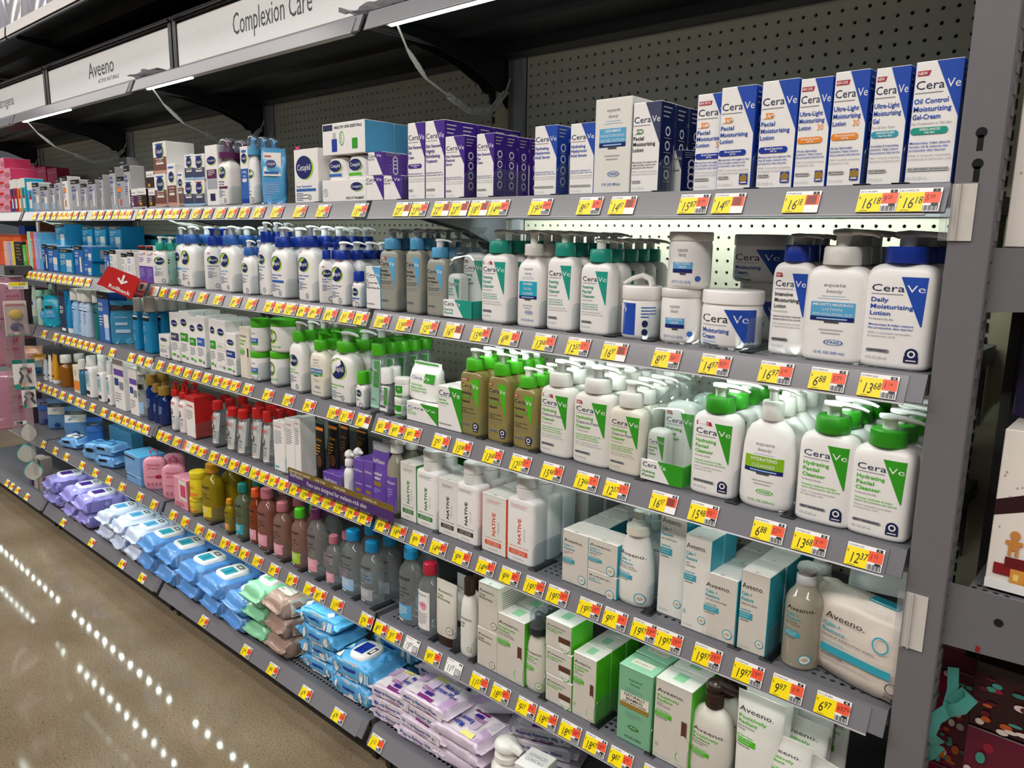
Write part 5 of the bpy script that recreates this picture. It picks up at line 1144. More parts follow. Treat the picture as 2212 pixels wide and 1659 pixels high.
('carton','gen',-3.5573,-0.11,1.4708,0.1613,0.06,0.2741,1,0.063,'pink carton in the back row, first from the left','box',V35,V37,0),
('carton','gen',-3.3855,-0.11,1.4708,0.1626,0.06,0.2598,1,0.063,'pink carton in the back row, second from the left','box',V35,V37,0),
('carton','gen',-3.2141,-0.11,1.4708,0.1469,0.06,0.2478,1,0.063,'pink carton in the back row, third from the left','box',V35,V37,0),
('carton','gen',-3.052,-0.11,1.4708,0.142,0.06,0.2343,1,0.063,'pink carton in the back row, fourth from the left','box',V35,V37,0),
('carton','gen',-2.7969,-0.392,1.4708,0.231,0.11,0.048,1,0.113,'stacked pink carton at far left, lowest from the bottom','box',V23,V25,0),
('carton','gen',-2.7799,-0.392,1.5194,0.2297,0.11,0.048,1,0.113,'stacked pink carton at far left, second from the bottom','box',V23,V25,0),
('carton','gen',-2.763,-0.392,1.568,0.2284,0.11,0.048,1,0.113,'stacked pink carton at far left, third from the bottom','box',V23,V25,0),
('carton','gen',-2.7461,-0.392,1.6166,0.2271,0.11,0.048,1,0.113,'stacked pink carton at far left, fourth from the bottom','box',V23,V25,0),
('carton','gen',-2.769,-0.392,1.6652,0.119,0.11,0.048,1,0.113,'stacked pink carton at far left, top one, fifth from the bottom','box',V23,V25,0),
('carton','cvbox',-0.0169,-0.427,1.2178,0.0546,0.04,0.1002,3,0.043,'white and sky blue cleanser bar box beside grey bottles','box',dict(tri='skyblue', col='ink', lines=('SA', 'Cleanser Bar', 'for', 'Rough & Bumpy Skin'), foot=V20, lh=0.045),dict(front='white', side='skyblue', back='skyblue', top='white', sidedec='cv'),0),
('bottle','cv',0.0362,-0.4287,1.2178,0.0666,0.0367,0.1871,4,0.0397,'grey cleanser pump bottle with value size flag','bottle',dict(tg='VALUE SIZE', tri='skyblue', col='ink', lines=V59, sub='For Normal Skin', small=V60, small2=V61, foot=V20),V115,0),
('bottle','cv',0.1256,-0.432,1.2178,0.0544,0.0299,0.1888,5,0.0329,'grey cleanser pump bottle, middle of three','bottle',V116,V115,0),
('bottle','cv',0.1991,-0.4302,1.2178,0.0609,0.0335,0.1675,4,0.0365,'shortest grey cleanser pump bottle, rightmost of three','bottle',V116,dict(body='sagey', cap='skyblue', prof='cv', name='pump_bottle'),0),
('bundle',None,0.2741,-0.407,1.2178,0.09,0.085,0.1883,1,0.1,'teal cleanser twin pack wrapped in clear film on shelf','bottle set',dict(tri='teal', lines=V38),dict(cap='teal'),0),
('bottle','cv',0.3763,-0.4256,1.2178,0.078,0.0429,0.1869,5,0.0459,'large white cleanser bottle with teal collar and value flag','bottle',dict(tg='VALUE SIZE', vol='16 FL OZ (473 ml)', tri='teal', col='teal', lines=V38, sub=V62, small=V63, small2=V4, foot='OIL CONTROL'),dict(cap='teal', pump='white', emb=True, prof='cv', name='pump_bottle'),0),
('bottle','eq',0.4707,-0.4297,1.2178,0.0629,0.0346,0.1882,5,0.0376,'plain white store brand foaming cleanser bottle with white pump','bottle',dict(col='cyan', lines=('FOAMING', 'FACIAL', 'CLEANSER'), yb=0.44, hb=0.2, ty=0.8),dict(prof='squat', cap='offwhite', pump='offwhite', fb=0.74, fc=0.12, name='pump_bottle'),0),
('bottle','cv',0.5484,-0.4286,1.2178,0.067,0.0369,0.1849,5,0.0399,'white cleanser bottle with teal collar, twelve ounce','bottle',dict(vol=V26, tri='teal', col='teal', lines=V38, sub=V62, small=V63, small2=V4, foot='OIL CONTROL'),V117,0),
('bottle','cv',0.6302,-0.4276,1.2178,0.0707,0.0389,0.1735,5,0.0419,'smallest white cleanser bottle with teal collar','bottle',dict(vol='8 FL OZ (237 ml)', tri='teal', col='teal', lines=V38, sub=V62, small=V63, small2=V4, foot='OIL CONTROL'),V117,0),
('jar','gen',0.7118,-0.4114,1.2178,0.0713,0.0713,0.0926,1,0.0743,'white cream jar with dispenser nozzle on lid','jar',dict(items=[('r', -0.46, 0.1, -0.02, 0.92, 'blue'), ('t', -0.48, 0.7, 0.16, 'aVe', 'white', 'l', 0.22), ('l', 0.12, 0.8, 0.34, 0.08, 4, 'denim'), ('e', 0.22, 0.4, 0.07, 0.09, 'navy'), ('e', 0.22, 0.18, 0.07, 0.09, 'navy')]),dict(lid='white', fl=0.26, pump=1),0.3),
('jar','gen',0.7938,-0.4101,1.2178,0.0737,0.0737,0.0925,1,0.0767,'plain white store brand cream jar, lower of two','jar',V118,V120,0.3),
('jar','gen',0.8031,-0.4101,1.3109,0.0737,0.0737,0.0944,1,0.0767,'plain white store brand cream jar, stacked on top','jar',V118,V120,0.3),
('jar','gen',0.88,-0.3968,1.2178,0.1004,0.1004,0.0939,1,0.1034,'large white and blue cream jar in front, single','jar',V64,dict(lid='white', fl=0.24),0.3),
('jar','gen',0.8743,-0.2521,1.2178,0.0958,0.0958,0.102,1,0.0988,'white and blue cream jar behind, lower of stacked pair','jar',V64,dict(lid='white', fl=0.24),0.3),
('jar','gen',0.8642,-0.2591,1.3204,0.1017,0.1017,0.0829,1,0.1047,'white and blue cream jar behind, top of stacked pair','jar',V64,dict(lid='ltgrey', fl=0.24),0.3),
('bottle','cv',0.9883,-0.4127,1.2178,0.0631,0.0347,0.1847,4,0.0377,'white lotion bottle with navy collar behind store brand lotion','bottle',dict(tri='blue', col='ink', tg='NEW', lines=('Intensive', 'Moisturizing', 'Lotion'), sub='For Dry to Very Dry Skin', small=('Restores the skin barrier, continuously', 'hydrates & relieves itch due to dry skin'), small2=('With 7 essential ceramides, shea butter', '& natural moisturizing factors'), foot='FAST ABSORBING', vol=V26),dict(cap='royal', pump='ltgrey', fb=0.78, prof='cv', name='pump_bottle'),0),
('bottle','eq',1.0608,-0.4248,1.2178,0.0887,0.0444,0.1913,4,0.0474,'plain white store brand lotion bottle with blue badge','bottle',dict(col='skyblue', lines=('MOISTURIZING', 'LOTION', 'WITH HYALURONIC ACID'), yb=0.47, hb=0.15, ty=0.78),dict(prof='cv', cap='offwhite', pump='offwhite', fb=0.74, fc=0.14, name='pump_bottle'),0),
('bottle','cv',1.1472,-0.4216,1.2178,0.0922,0.0507,0.1884,4,0.0537,'white lotion bottle with royal blue collar, far right','bottle',dict(tri='blue', col='blue', lines=('Daily', 'Moisturizing', 'Lotion'), sub=V10, small=('Moisturizes & helps restore', 'the protective skin barrier'), small2=V12, foot='LIGHTWEIGHT', vol=V26, badge=1),dict(cap='royal', pump='ltgrey', fb=0.78, fc=0.12, emb=True, prof='cv', name='pump_bottle'),0),
('bottle','cet',-0.2214,-0.4349,1.2178,0.0405,0.0243,0.155,2,0.0273,'white bottle turned sideways with royal blue pump','bottle',V39,V121,1.2),
('bottle','cet',-0.1597,-0.4278,1.2178,0.0698,0.0384,0.156,5,0.0414,'medium white facial cleanser bottle, royal blue collar','bottle',dict(col='denim', lines=V15, rx=0.33),V66,0),
('bottle','cet',-0.086,-0.4361,1.2178,0.0397,0.0218,0.0868,1,0.0248,'travel size white bottle with royal blue flip cap','bottle',dict(col='denim', lines=(), extra='denim', y0=0.58, rx=0.3, nl=3),dict(prof='cet', cap='royal', captype='screw', fb=0.72, capr=0.34, name='cap_bottle'),0),
('bottle','cet',-0.3062,-0.4257,1.2178,0.0776,0.0427,0.1951,5,0.0457,'large white facial cleanser bottle, rightmost tall one','bottle',V39,V66,0),
('bottle','cet',-0.4375,-0.4243,1.2178,0.0825,0.0454,0.1909,5,0.0484,'large white fragrance free cleanser bottle, centre tall one','bottle',dict(col='denim', lines=V15, extra='denim'),V66,0),
('bottle','cet',-0.5516,-0.4094,1.2178,0.0566,0.0311,0.2063,3,0.0341,'tall white cleanser bottle behind the centre one','bottle',V39,dict(prof='cet', name='pump_bottle', fb=0.72, fc=0.15, cap='royal', capr=0.27, pump='ltgrey'),0),
('bottle','cet',-0.6073,-0.4315,1.2178,0.0565,0.031,0.154,3,0.034,'short white gentle cleanser bottle with muted blue collar','bottle',dict(col='skyblue', lines=('Gentle Cleanser',)),V67,0),
('bottle','cet',-0.7227,-0.423,1.2178,0.0872,0.048,0.193,5,0.051,'large white gentle skin cleanser bottle, muted blue collar','bottle',V122,dict(prof='cet', name='pump_bottle', fb=0.72, fc=0.15, cap='denim', capr=0.27, pump='white'),0),
('bottle','cet',-0.8242,-0.4317,1.2178,0.0509,0.0306,0.1869,2,0.0336,'white bottle turned sideways with dark blue pump','bottle',V39,V121,1.25),
('bottle','cet',-0.9753,-0.4215,1.2178,0.0926,0.0509,0.1923,4,0.0539,'largest white gentle cleanser bottle near shelf joint','bottle',V122,V67,0),
('bottle','cet',-1.088,-0.4041,1.2178,0.0577,0.0317,0.1908,2,0.0347,'white gentle cleanser bottle behind the largest one','bottle',dict(col='skyblue', lines=('Foaming', 'Wash'), extra='skyblue'),V67,0),
('bottle','cet',-1.1086,-0.4307,1.2178,0.0337,0.0185,0.158,2,0.0215,'translucent grey bottle with teal collar and pump','bottle',V123,dict(prof='cet', name='pump_bottle', fb=0.72, fc=0.15, cap='teal', capr=0.27, body='sage'),0),
('bottle','cet',-1.1829,-0.4324,1.2178,0.0533,0.0293,0.1579,2,0.0323,'white bottle with teal collar seen from its side','bottle',V123,dict(prof='cet', name='pump_bottle', fb=0.72, fc=0.15, cap='teal', capr=0.27),0.9),
('carton','gen',-1.2362,-0.4195,1.2178,0.0566,0.055,0.125,2,0.058,'white and violet collagen carton with orange dot, right','box',V124,V40,0),
('carton','gen',-1.2968,-0.4195,1.2178,0.0598,0.055,0.1255,2,0.058,'white and violet collagen carton, left one','box',V124,V40,0),
('carton','ntg',-1.3967,-0.4195,1.2178,0.0585,0.055,0.0999,2,0.058,'white carton with black band and blue side','box',V68,V40,0),
('carton','ntg',-1.4531,-0.4195,1.2178,0.051,0.055,0.0953,2,0.058,'short white carton with black band','box',V68,V40,0),
('carton','ntg',-1.5532,-0.4195,1.2178,0.0601,0.055,0.1056,2,0.058,'white carton with black band beside blue tube','box',V68,dict(front='offwhite', side='white', top='white'),0),
('carton','ntg',-1.6097,-0.4195,1.2178,0.0495,0.055,0.1002,2,0.058,'narrow blue tube carton with black band','box',V69,V70,0),
('carton','ntg',-1.891,-0.4195,1.2178,0.0872,0.055,0.1137,2,0.058,'blue gel carton with bottle picture','box',V69,V70,0),
('carton','ntg',-2.0328,-0.4195,1.2178,0.1454,0.055,0.098,2,0.058,'wide blue cream carton with jar picture','box',V126,dict(front='hydro', side='hydro', top='white'),0),
('carton','ntg',-2.1822,-0.4195,1.2178,0.1124,0.055,0.1085,2,0.058,'blue cream carton with jar picture, left one','box',V126,V70,0),
('carton','ntg',-2.2777,-0.4195,1.2178,0.0642,0.055,0.1137,2,0.058,'narrow dark blue carton at end of blue row','box',V69,dict(front='deepblue', side='hydro', top='white'),0),
('carton','ntg',-1.8017,-0.397,1.2178,0.0767,0.1,0.055,1,0.103,'blue face cream carton, lower of two twins','box',V127,V128,0),
('carton','ntg',-1.789,-0.397,1.2734,0.0763,0.1,0.055,1,0.103,'blue face cream carton, upper of two twins','box',V127,V128,0),
('carton','ntg',-2.2176,-0.355,1.322,0.115,0.09,0.095,1,0.093,'bright blue gift carton stacked high at back, first from left','box',V41,V43,0),
('carton','ntg',-2.0829,-0.295,1.315,0.115,0.09,0.095,1,0.093,'bright blue gift carton stacked high at back, second from left','box',V41,V43,0),
('carton','ntg',-1.9443,-0.295,1.315,0.115,0.09,0.095,1,0.093,'bright blue gift carton stacked high at back, third from left','box',V41,V43,0),
('carton','ntg',-1.7922,-0.295,1.315,0.115,0.09,0.095,1,0.093,'bright blue gift carton stacked high at back, fourth from left','box',V41,V43,0),
('carton','gen',-2.0312,-0.185,1.2178,0.1639,0.07,0.1591,1,0.073,'turquoise gel carton behind white cartons, first from left','box',V44,V46,0),
('carton','gen',-1.884,-0.185,1.2178,0.1182,0.07,0.1606,1,0.073,'turquoise gel carton behind white cartons, second from left','box',V44,V46,0),
('carton','gen',-1.7656,-0.185,1.2178,0.1126,0.07,0.1618,1,0.073,'turquoise gel carton behind white cartons, third from left','box',V44,V46,0),
('carton','gen',-1.6595,-0.185,1.2178,0.0939,0.07,0.1628,1,0.073,'turquoise gel carton behind white cartons, fourth from left','box',V44,V46,0),
('carton','gen',-2.3329,-0.402,1.2178,0.0462,0.09,0.1611,1,0.093,'blue spined boxed mask standing at the left bay','box',V7,V130,0),
('carton','gen',-2.3827,-0.402,1.2178,0.0502,0.09,0.1627,1,0.093,'lilac spined boxed mask standing at the left bay','box',V7,V131,0),
('carton','gen',-2.4274,-0.402,1.2178,0.0333,0.09,0.1642,1,0.093,'coral spined boxed mask standing at the left bay','box',V7,V27,0),
('carton','gen',-2.4688,-0.402,1.2178,0.0448,0.09,0.1657,1,0.093,'mint spined boxed mask standing at the left bay','box',V7,dict(front='pmint', side='pmint'),0),
('carton','gen',-2.5023,-0.402,1.2178,0.0207,0.09,0.1288,1,0.093,'short coral boxed mask standing at the left bay','box',V7,V27,0),
('carton','gen',-2.5429,-0.402,1.2178,0.0574,0.09,0.1057,1,0.093,'short lime boxed mask standing at the left bay','box',V7,dict(front='grass', side='grass'),0),
('carton','gen',-2.6312,-0.402,1.2178,0.1143,0.09,0.1189,1,0.093,'black and gold eye mask box standing at the left bay','box',dict(items=[('l', -0.3, 0.85, 0.6, 0.12, 5, 'gold'), ('r', -0.1, 0.3, 0.3, 0.33, 'gold')]),dict(front='ink', side='ink'),0),
('carton','gen',-2.7125,-0.402,1.2178,0.043,0.09,0.1191,1,0.093,'pale yellow boxed mask standing at the left bay','box',V7,dict(front='lemon', side='lemon'),0),
('carton','gen',-2.7575,-0.402,1.2178,0.0437,0.09,0.117,1,0.093,'pale lilac boxed mask standing at the left bay','box',V7,V131,0),
('carton','gen',-2.815,-0.402,1.2178,0.0624,0.09,0.1174,1,0.093,'pale pink boxed mask standing at the left bay','box',V7,dict(front='peach', side='peach'),0),
('carton','gen',-3.1247,-0.37,1.2178,0.0875,0.06,0.1496,1,0.063,'orange mask sachet carton at far left, first','box',V71,V27,0),
('carton','gen',-2.9792,-0.37,1.2178,0.2035,0.06,0.1489,1,0.063,'orange mask sachet carton at far left, second','box',V71,V27,0),
('carton','gen',-2.8098,-0.37,1.2178,0.1352,0.06,0.1507,1,0.063,'orange mask sachet carton at far left, third','box',V71,V27,0),
('carton',None,-3.2397,-0.21,1.2178,0.0997,0.08,0.1935,1,0.083,'dark blue carton standing at the back, far left','box',dict(),dict(front='royal', side='deepblue'),0),
('carton','gen',-2.8174,-0.26,1.2178,0.0547,0.08,0.2115,1,0.083,'tall white and brown carton at the back of left bay','box',dict(items=[('r', 0.1, 0, 0.5, 1, 'cocoa')]),dict(front='white', side='cocoa'),0),
('bottle','cv',1.1499,-0.4235,0.9658,0.0855,0.047,0.181,4,0.05,'white cleanser bottle with green collar, far right, smallest','bottle',dict(vol='8 FL OZ (237 ml)', tri='green', col='grass', lines=V47, sub=V10, small=V73, small2=V12, foot='MOISTURE BALANCE', badge=1),V74,0),
('bottle','cv',1.0701,-0.4235,0.9658,0.0856,0.0471,0.1881,5,0.0501,'white cleanser bottle with green collar, twelve ounce','bottle',dict(vol=V26, tri='green', col='grass', lines=V47, sub=V10, small=V73, small2=V12, foot='MOISTURE BALANCE', badge=1),V74,0),
('bottle','eq',0.9751,-0.4248,0.9658,0.0889,0.0445,0.2002,5,0.0475,'tapered white store brand hydrating cleanser bottle','bottle',dict(col='#86b81f', lines=('HYDRATING', 'CLEANSER'), c2='navyblue', free='grass', tc='grass', vol='12 FL OZ (355mL)', yb=0.46, hb=0.14, ty=0.72),dict(prof='oval', cap='offwhite', pump='offwhite', fb=0.73, fc=0.15, capr=0.2, name='pump_bottle', nz=0.04),0),
('bottle','cv',0.8844,-0.4242,0.9658,0.0829,0.0456,0.1903,5,0.0486,'large white cleanser bottle with green collar and value flag','bottle',dict(tg='VALUE SIZE', vol='16 FL OZ (473 ml)', tri='green', col='grass', lines=V47, sub=V10, small=V73, small2=V12, foot='MOISTURE BALANCE', badge=1),V74,0),
('bundle',None,0.7926,-0.405,0.9658,0.0866,0.09,0.1889,2,0.1,'green cleanser twin pack wrapped in clear film on shelf','bottle set',dict(tri='green', lines=V47),dict(cap='green'),0),
('bottle','cv',0.7093,-0.4262,0.9658,0.0757,0.0416,0.1717,5,0.0446,'small cream to foam bottle with white pump','bottle',dict(vol='8 FL OZ (237 ml)', tri='green', col='grass', mix=V75, lines=V76, sub=V10, small=V77, small2=V78, foot='REMOVES MAKEUP'),dict(cap='offwhite', pump='offwhite', body='cream', fb=0.73, fc=0.15, prof='cv', name='pump_bottle'),0),
('bottle','cv',0.6315,-0.4226,0.9658,0.0888,0.0488,0.1896,5,0.0518,'cream to foam bottle with white pump, middle size','bottle',dict(tg='NEW', vol=V26, tri='green', col='grass', mix=V75, lines=V76, sub=V10, small=V77, small2=V78, foot='REMOVES MAKEUP'),V132,0),
('bottle','cv',0.5439,-0.4251,0.9658,0.0796,0.0438,0.1909,5,0.0468,'large cream to foam bottle with white pump and value flag','bottle',dict(tg='VALUE SIZE', vol='16 FL OZ (473 ml)', tri='green', col='grass', mix=V75, lines=V76, sub=V10, small=V77, small2=V78, foot='REMOVES MAKEUP'),V132,0),
('bottle','cv',0.4637,-0.4306,0.9658,0.0596,0.0328,0.167,4,0.0358,'small amber oil cleanser bottle with green collar','bottle',V133,V83,0),
('bottle','cv',0.3912,-0.4302,0.9658,0.0611,0.0336,0.1877,4,0.0366,'amber oil cleanser bottle with green collar, middle','bottle',V133,V83,0),
('bottle','cv',0.3098,-0.4283,0.9658,0.0682,0.0375,0.188,4,0.0405,'large amber oil cleanser bottle with value flag','bottle',dict(tg='VALUE SIZE', tri='grass', col='ink', mix=V79, lines=V80, small=V81, small2=V82, foot=V48, badge=1),V83,0),
('carton','cvbox',0.2483,-0.422,0.9658,0.0769,0.05,0.0977,2,0.053,'white and green cleanser bar box by amber bottles','box',dict(tri='green', col='grass', lines=('Hydrating', 'Cleanser Bar'), sub=V10, foot=V48, lh=0.055, badge=0),V134,0),
('carton','cvbox',0.1549,-0.397,0.9658,0.1079,0.1,0.0456,1,0.103,'low white and green makeup wipes carton','box',dict(tri='green', col='grass', lines=('Hydrating', 'Makeup Removing', 'Plant-Based Wipes'), lh=0.075, ty=0.66),V134,0),
('pouch',None,0.1347,-0.4099,1.012,0.1007,0.0403,0.0908,1,0.0433,'puffy white makeup wipes pouch propped on carton','wipes',dict(),dict(body='white', seed=4, items=[('t', -0.36, 0.56, 0.08, 'Cera', 'navy', 'l', 0.38), ('r', 0.08, 0.5, 0.4, 0.72, 'green'), ('t', 0.04, 0.56, 0.08, 'Ve', 'white', 'l', 0.24), ('t', -0.36, 0.4, 0.05, 'Hydrating', 'grass', 'l', 0.4, 1), ('t', -0.36, 0.32, 0.05, 'Makeup Removing', 'grass', 'l', 0.55, 1), ('t', -0.36, 0.24, 0.05, 'Plant-Based Wipes', 'grass', 'l', 0.55, 1), ('r', -0.4, 0.93, 0.4, 0.97, 'green')]),0),
('jar','gen',0.0635,-0.4277,0.9658,0.0386,0.0386,0.0449,1,0.0416,'small white jar with green label, lower of two','jar',dict(items=[('r', -0.4, 0.1, 0.2, 0.9, 'green'), ('l', 0.26, 0.8, 0.2, 0.1, 5, 'grey')]),dict(fl=0.3),0.3),
('jar','gen',0.0659,-0.4283,1.0113,0.0374,0.0374,0.0481,1,0.0404,'small white jar with green label, upper of two','jar',dict(items=[('r', -0.3, 0.1, 0.24, 0.9, 'green'), ('t', -0.42, 0.6, 0.16, 'Cera', 'ink', 'l', 0.3), ('t', -0.1, 0.6, 0.16, 'Ve', 'white', 'l', 0.2)]),dict(fl=0.3),0.3),
('bottle','gen',0.0143,-0.4348,0.9658,0.0407,0.0244,0.111,2,0.0274,'small clear eye makeup remover bottle with white cap','bottle',dict(items=[('r', -0.36, 0.08, 0.36, 0.92, 'white'), ('r', 0.05, 0.3, 0.33, 0.88, 'green'), ('t', -0.33, 0.7, 0.07, 'Cera', 'ink', 'l', 0.34), ('l', -0.3, 0.6, 0.4, 0.06, 4, 'grey'), ('r', -0.3, 0.2, 0.2, 0.26, 'dkgrey')]),dict(prof='squat', clearkey='clear', cap='white', captype='screw', fb=0.66, capr=0.36, name='cap_bottle'),0),
('bottle','gen',-0.0233,-0.429,0.9658,0.0555,0.0361,0.1667,5,0.0391,'tall clear toner bottle with green cap, front one','bottle',dict(items=[('r', -0.3, 0.06, 0.3, 0.92, 'pmint'), ('r', 0.0, 0.45, 0.28, 0.9, 'green'), ('t', -0.3, 0.72, 0.06, 'era', 'ink', 'l', 0.3), ('t', 0.0, 0.72, 0.06, 'Ve', 'white', 'l', 0.24), ('t', -0.28, 0.6, 0.035, 'Hydrating', 'grass', 'l', 0.5), ('t', -0.28, 0.54, 0.035, 'Toner', 'grass', 'l', 0.3), ('r', -0.28, 0.2, 0.1, 0.23, 'grey')]),dict(prof='thay', clearkey='clear', cap='grass', captype='screw', fb=0.83, capr=0.31, name='cap_bottle'),0),
('bottle','cet',-0.0802,-0.4361,0.9658,0.0395,0.0217,0.0901,2,0.0247,'travel size lotion bottle with lime flip cap','bottle',dict(col='grass', lines=(), nl=3, y0=0.6, rx=0.28),dict(prof='cet', cap='grass', captype='screw', fb=0.66, capr=0.34, name='cap_bottle'),0),
('bottle','cet',-0.1642,-0.4198,0.9658,0.0989,0.0544,0.1806,5,0.0574,'large white moisturizing lotion bottle with lime collar','bottle',dict(col='grass', lines=('Moisturizing', 'Lotion'), rx=0.34, y0=0.67),V135,0),
('bottle','eq',-0.2671,-0.4269,0.9658,0.073,0.0401,0.1728,4,0.0431,'white store brand gentle lotion bottle with lime pump','bottle',dict(col='denim', c2='grass', lines=('GENTLE LOTION',), yb=0.5, hb=0.1, ty=0.78, vol='16 FL OZ (473mL)'),dict(prof='cet', name='pump_bottle', fb=0.72, fc=0.15, cap='grass', capr=0.27, pump='grass', body='ivory'),0),
('bottle','cet',-0.3688,-0.4287,0.9658,0.0666,0.0367,0.1904,4,0.0397,'white advanced lotion bottle with brown arch label','bottle',dict(col='grass', lines=('Advanced', 'Relief Lotion'), extra=None, top=None, y0=0.62),V135,0),
('jar','gen',-0.4861,-0.4182,0.9658,0.0576,0.0576,0.0956,1,0.0606,'lime lidded cream jar, lower right of jar stack','jar',V136,dict(lid='grass', body='white', fl=0.2),0.3),
('jar','gen',-0.4748,-0.4071,1.062,0.0798,0.0798,0.0934,1,0.0828,'bigger lime lidded cream jar, upper right of stack','jar',V136,V138,0.3),
('jar','gen',-0.5927,-0.4192,0.9658,0.0557,0.0557,0.0853,1,0.0587,'lime lidded store brand jar, lower left of stack','jar',V139,V138,0.3),
('jar','gen',-0.5851,-0.4194,1.0517,0.0553,0.0553,0.0956,1,0.0583,'lime lidded store brand jar, upper left of stack','jar',V139,dict(lid='grass', body='white', fl=0.26),0.3),
('carton','av',-0.6333,-0.4195,0.9658,0.055,0.055,0.1532,2,0.058,'cream moisturizer carton beside the lime lidded jars','box',dict(title=V1, col='grass', bar=2, emb=0, pump=1),V141,0),
('carton','gen',-0.717,-0.4195,0.9658,0.0621,0.055,0.1267,1,0.058,'short white serum carton with dropper, cluster front','box',dict(items=[('e', 0.03, 0.775, 0.34, 0.072, 'lime'), ('e', 0, 0.785, 0.34, 0.068, 'navyblue'), ('t', 0, 0.77, 0.032, 'Cetaphil', 'white', 'c', 0.58), ('r', -0.42, 0.42, 0.42, 0.58, 'deepblue'), ('t', -0.36, 0.48, 0.05, 'SERUM', 'white', 'l', 0.5, 1), ('l', -0.4, 0.36, 0.7, 0.035, 5, 'grey'), ('r', -0.36, 0.1, 0.0, 0.15, 'grass'), ('e', 0.22, 0.1, 0.12, 0.03, 'grey', 14)]),V0,0),
('carton','gen',-0.7742,-0.4195,0.9658,0.0595,0.055,0.1598,2,0.058,'white hydrating lotion carton right of green numbered one','box',dict(items=[('e', 0.03, 0.775, 0.34, 0.072, 'lime'), ('e', 0, 0.785, 0.34, 0.068, 'navyblue'), ('t', 0, 0.77, 0.032, 'Cetaphil', 'white', 'c', 0.58), ('r', -0.42, 0.42, 0.42, 0.58, 'offwhite'), ('t', -0.36, 0.48, 0.05, 'Hydrating', 'grass', 'l', 0.5, 1), ('l', -0.4, 0.36, 0.7, 0.035, 5, 'grey'), ('r', -0.36, 0.1, 0.0, 0.15, 'offwhite'), ('e', 0.22, 0.1, 0.12, 0.03, 'grey', 14)]),V0,0),
('carton','gen',-0.8256,-0.4195,0.9658,0.0414,0.055,0.1623,2,0.058,'narrow white carton with small green square','box',dict(items=[('e', 0.03, 0.775, 0.34, 0.072, 'lime'), ('e', 0, 0.785, 0.34, 0.068, 'navyblue'), ('t', 0, 0.77, 0.032, 'Cetaphil', 'white', 'c', 0.58), ('r', -0.42, 0.42, 0.42, 0.58, 'green'), ('t', -0.36, 0.48, 0.05, '15', 'white', 'l', 0.5, 1), ('l', -0.4, 0.36, 0.7, 0.035, 5, 'grey'), ('r', -0.36, 0.1, 0.0, 0.15, 'grass'), ('e', 0.22, 0.1, 0.12, 0.03, 'grey', 14)]),V0,0),
('carton','gen',-0.9046,-0.4195,0.9658,0.059,0.055,0.1632,2,0.058,'white store brand carton with blue and lime badge','box',dict(items=[('e', 0.03, 0.775, 0.34, 0.072, 'lime'), ('e', 0, 0.785, 0.34, 0.068, 'navyblue'), ('t', 0, 0.77, 0.032, 'Cetaphil', 'white', 'c', 0.58), ('r', -0.42, 0.42, 0.42, 0.58, 'denim'), ('t', -0.36, 0.48, 0.05, 'DAILY', 'white', 'l', 0.5, 1), ('l', -0.4, 0.36, 0.7, 0.035, 5, 'grey'), ('r', -0.36, 0.1, 0.0, 0.15, 'grass'), ('e', 0.22, 0.1, 0.12, 0.03, 'grey', 14)]),V0,0),
('carton','gen',-0.9594,-0.4195,0.9658,0.0506,0.055,0.1544,2,0.058,'white carton with green square marked thirty five','box',dict(items=[('e', 0.03, 0.775, 0.34, 0.072, 'lime'), ('e', 0, 0.785, 0.34, 0.068, 'navyblue'), ('t', 0, 0.77, 0.032, 'Cetaphil', 'white', 'c', 0.58), ('r', -0.42, 0.42, 0.42, 0.58, 'green'), ('t', -0.36, 0.48, 0.05, '35', 'white', 'l', 0.5, 1), ('l', -0.4, 0.36, 0.7, 0.035, 5, 'grey'), ('r', -0.36, 0.1, 0.0, 0.15, 'grass'), ('e', 0.22, 0.1, 0.12, 0.03, 'grey', 14)]),V0,0),
('carton','gen',-1.018,-0.4195,0.9658,0.0625,0.055,0.1715,2,0.058,'white sunscreen carton with green square marked fifty','box',dict(items=[('e', 0.03, 0.775, 0.34, 0.072, 'lime'), ('e', 0, 0.785, 0.34, 0.068, 'navyblue'), ('t', 0, 0.77, 0.032, 'Cetaphil', 'white', 'c', 0.58), ('r', -0.42, 0.42, 0.42, 0.58, 'green'), ('t', -0.36, 0.48, 0.05, '50', 'white', 'l', 0.5, 1), ('l', -0.4, 0.36, 0.7, 0.035, 5, 'grey'), ('r', -0.36, 0.1, 0.0, 0.15, 'grass'), ('e', 0.22, 0.1, 0.12, 0.03, 'grey', 14)]),V0,0),
('carton','gen',-1.0869,-0.4195,0.9658,0.0669,0.055,0.1613,2,0.058,'white night moisturizer carton with navy square','box',dict(items=[('e', 0.03, 0.775, 0.34, 0.072, 'lime'), ('e', 0, 0.785, 0.34, 0.068, 'navyblue'), ('t', 0, 0.77, 0.032, 'Cetaphil', 'white', 'c', 0.58), ('r', -0.42, 0.42, 0.42, 0.58, 'slate'), ('t', -0.36, 0.48, 0.05, 'NIGHT', 'white', 'l', 0.5, 1), ('l', -0.4, 0.36, 0.7, 0.035, 5, 'grey'), ('r', -0.36, 0.1, 0.0, 0.15, 'grass'), ('e', 0.22, 0.1, 0.12, 0.03, 'grey', 14)]),V0,0),
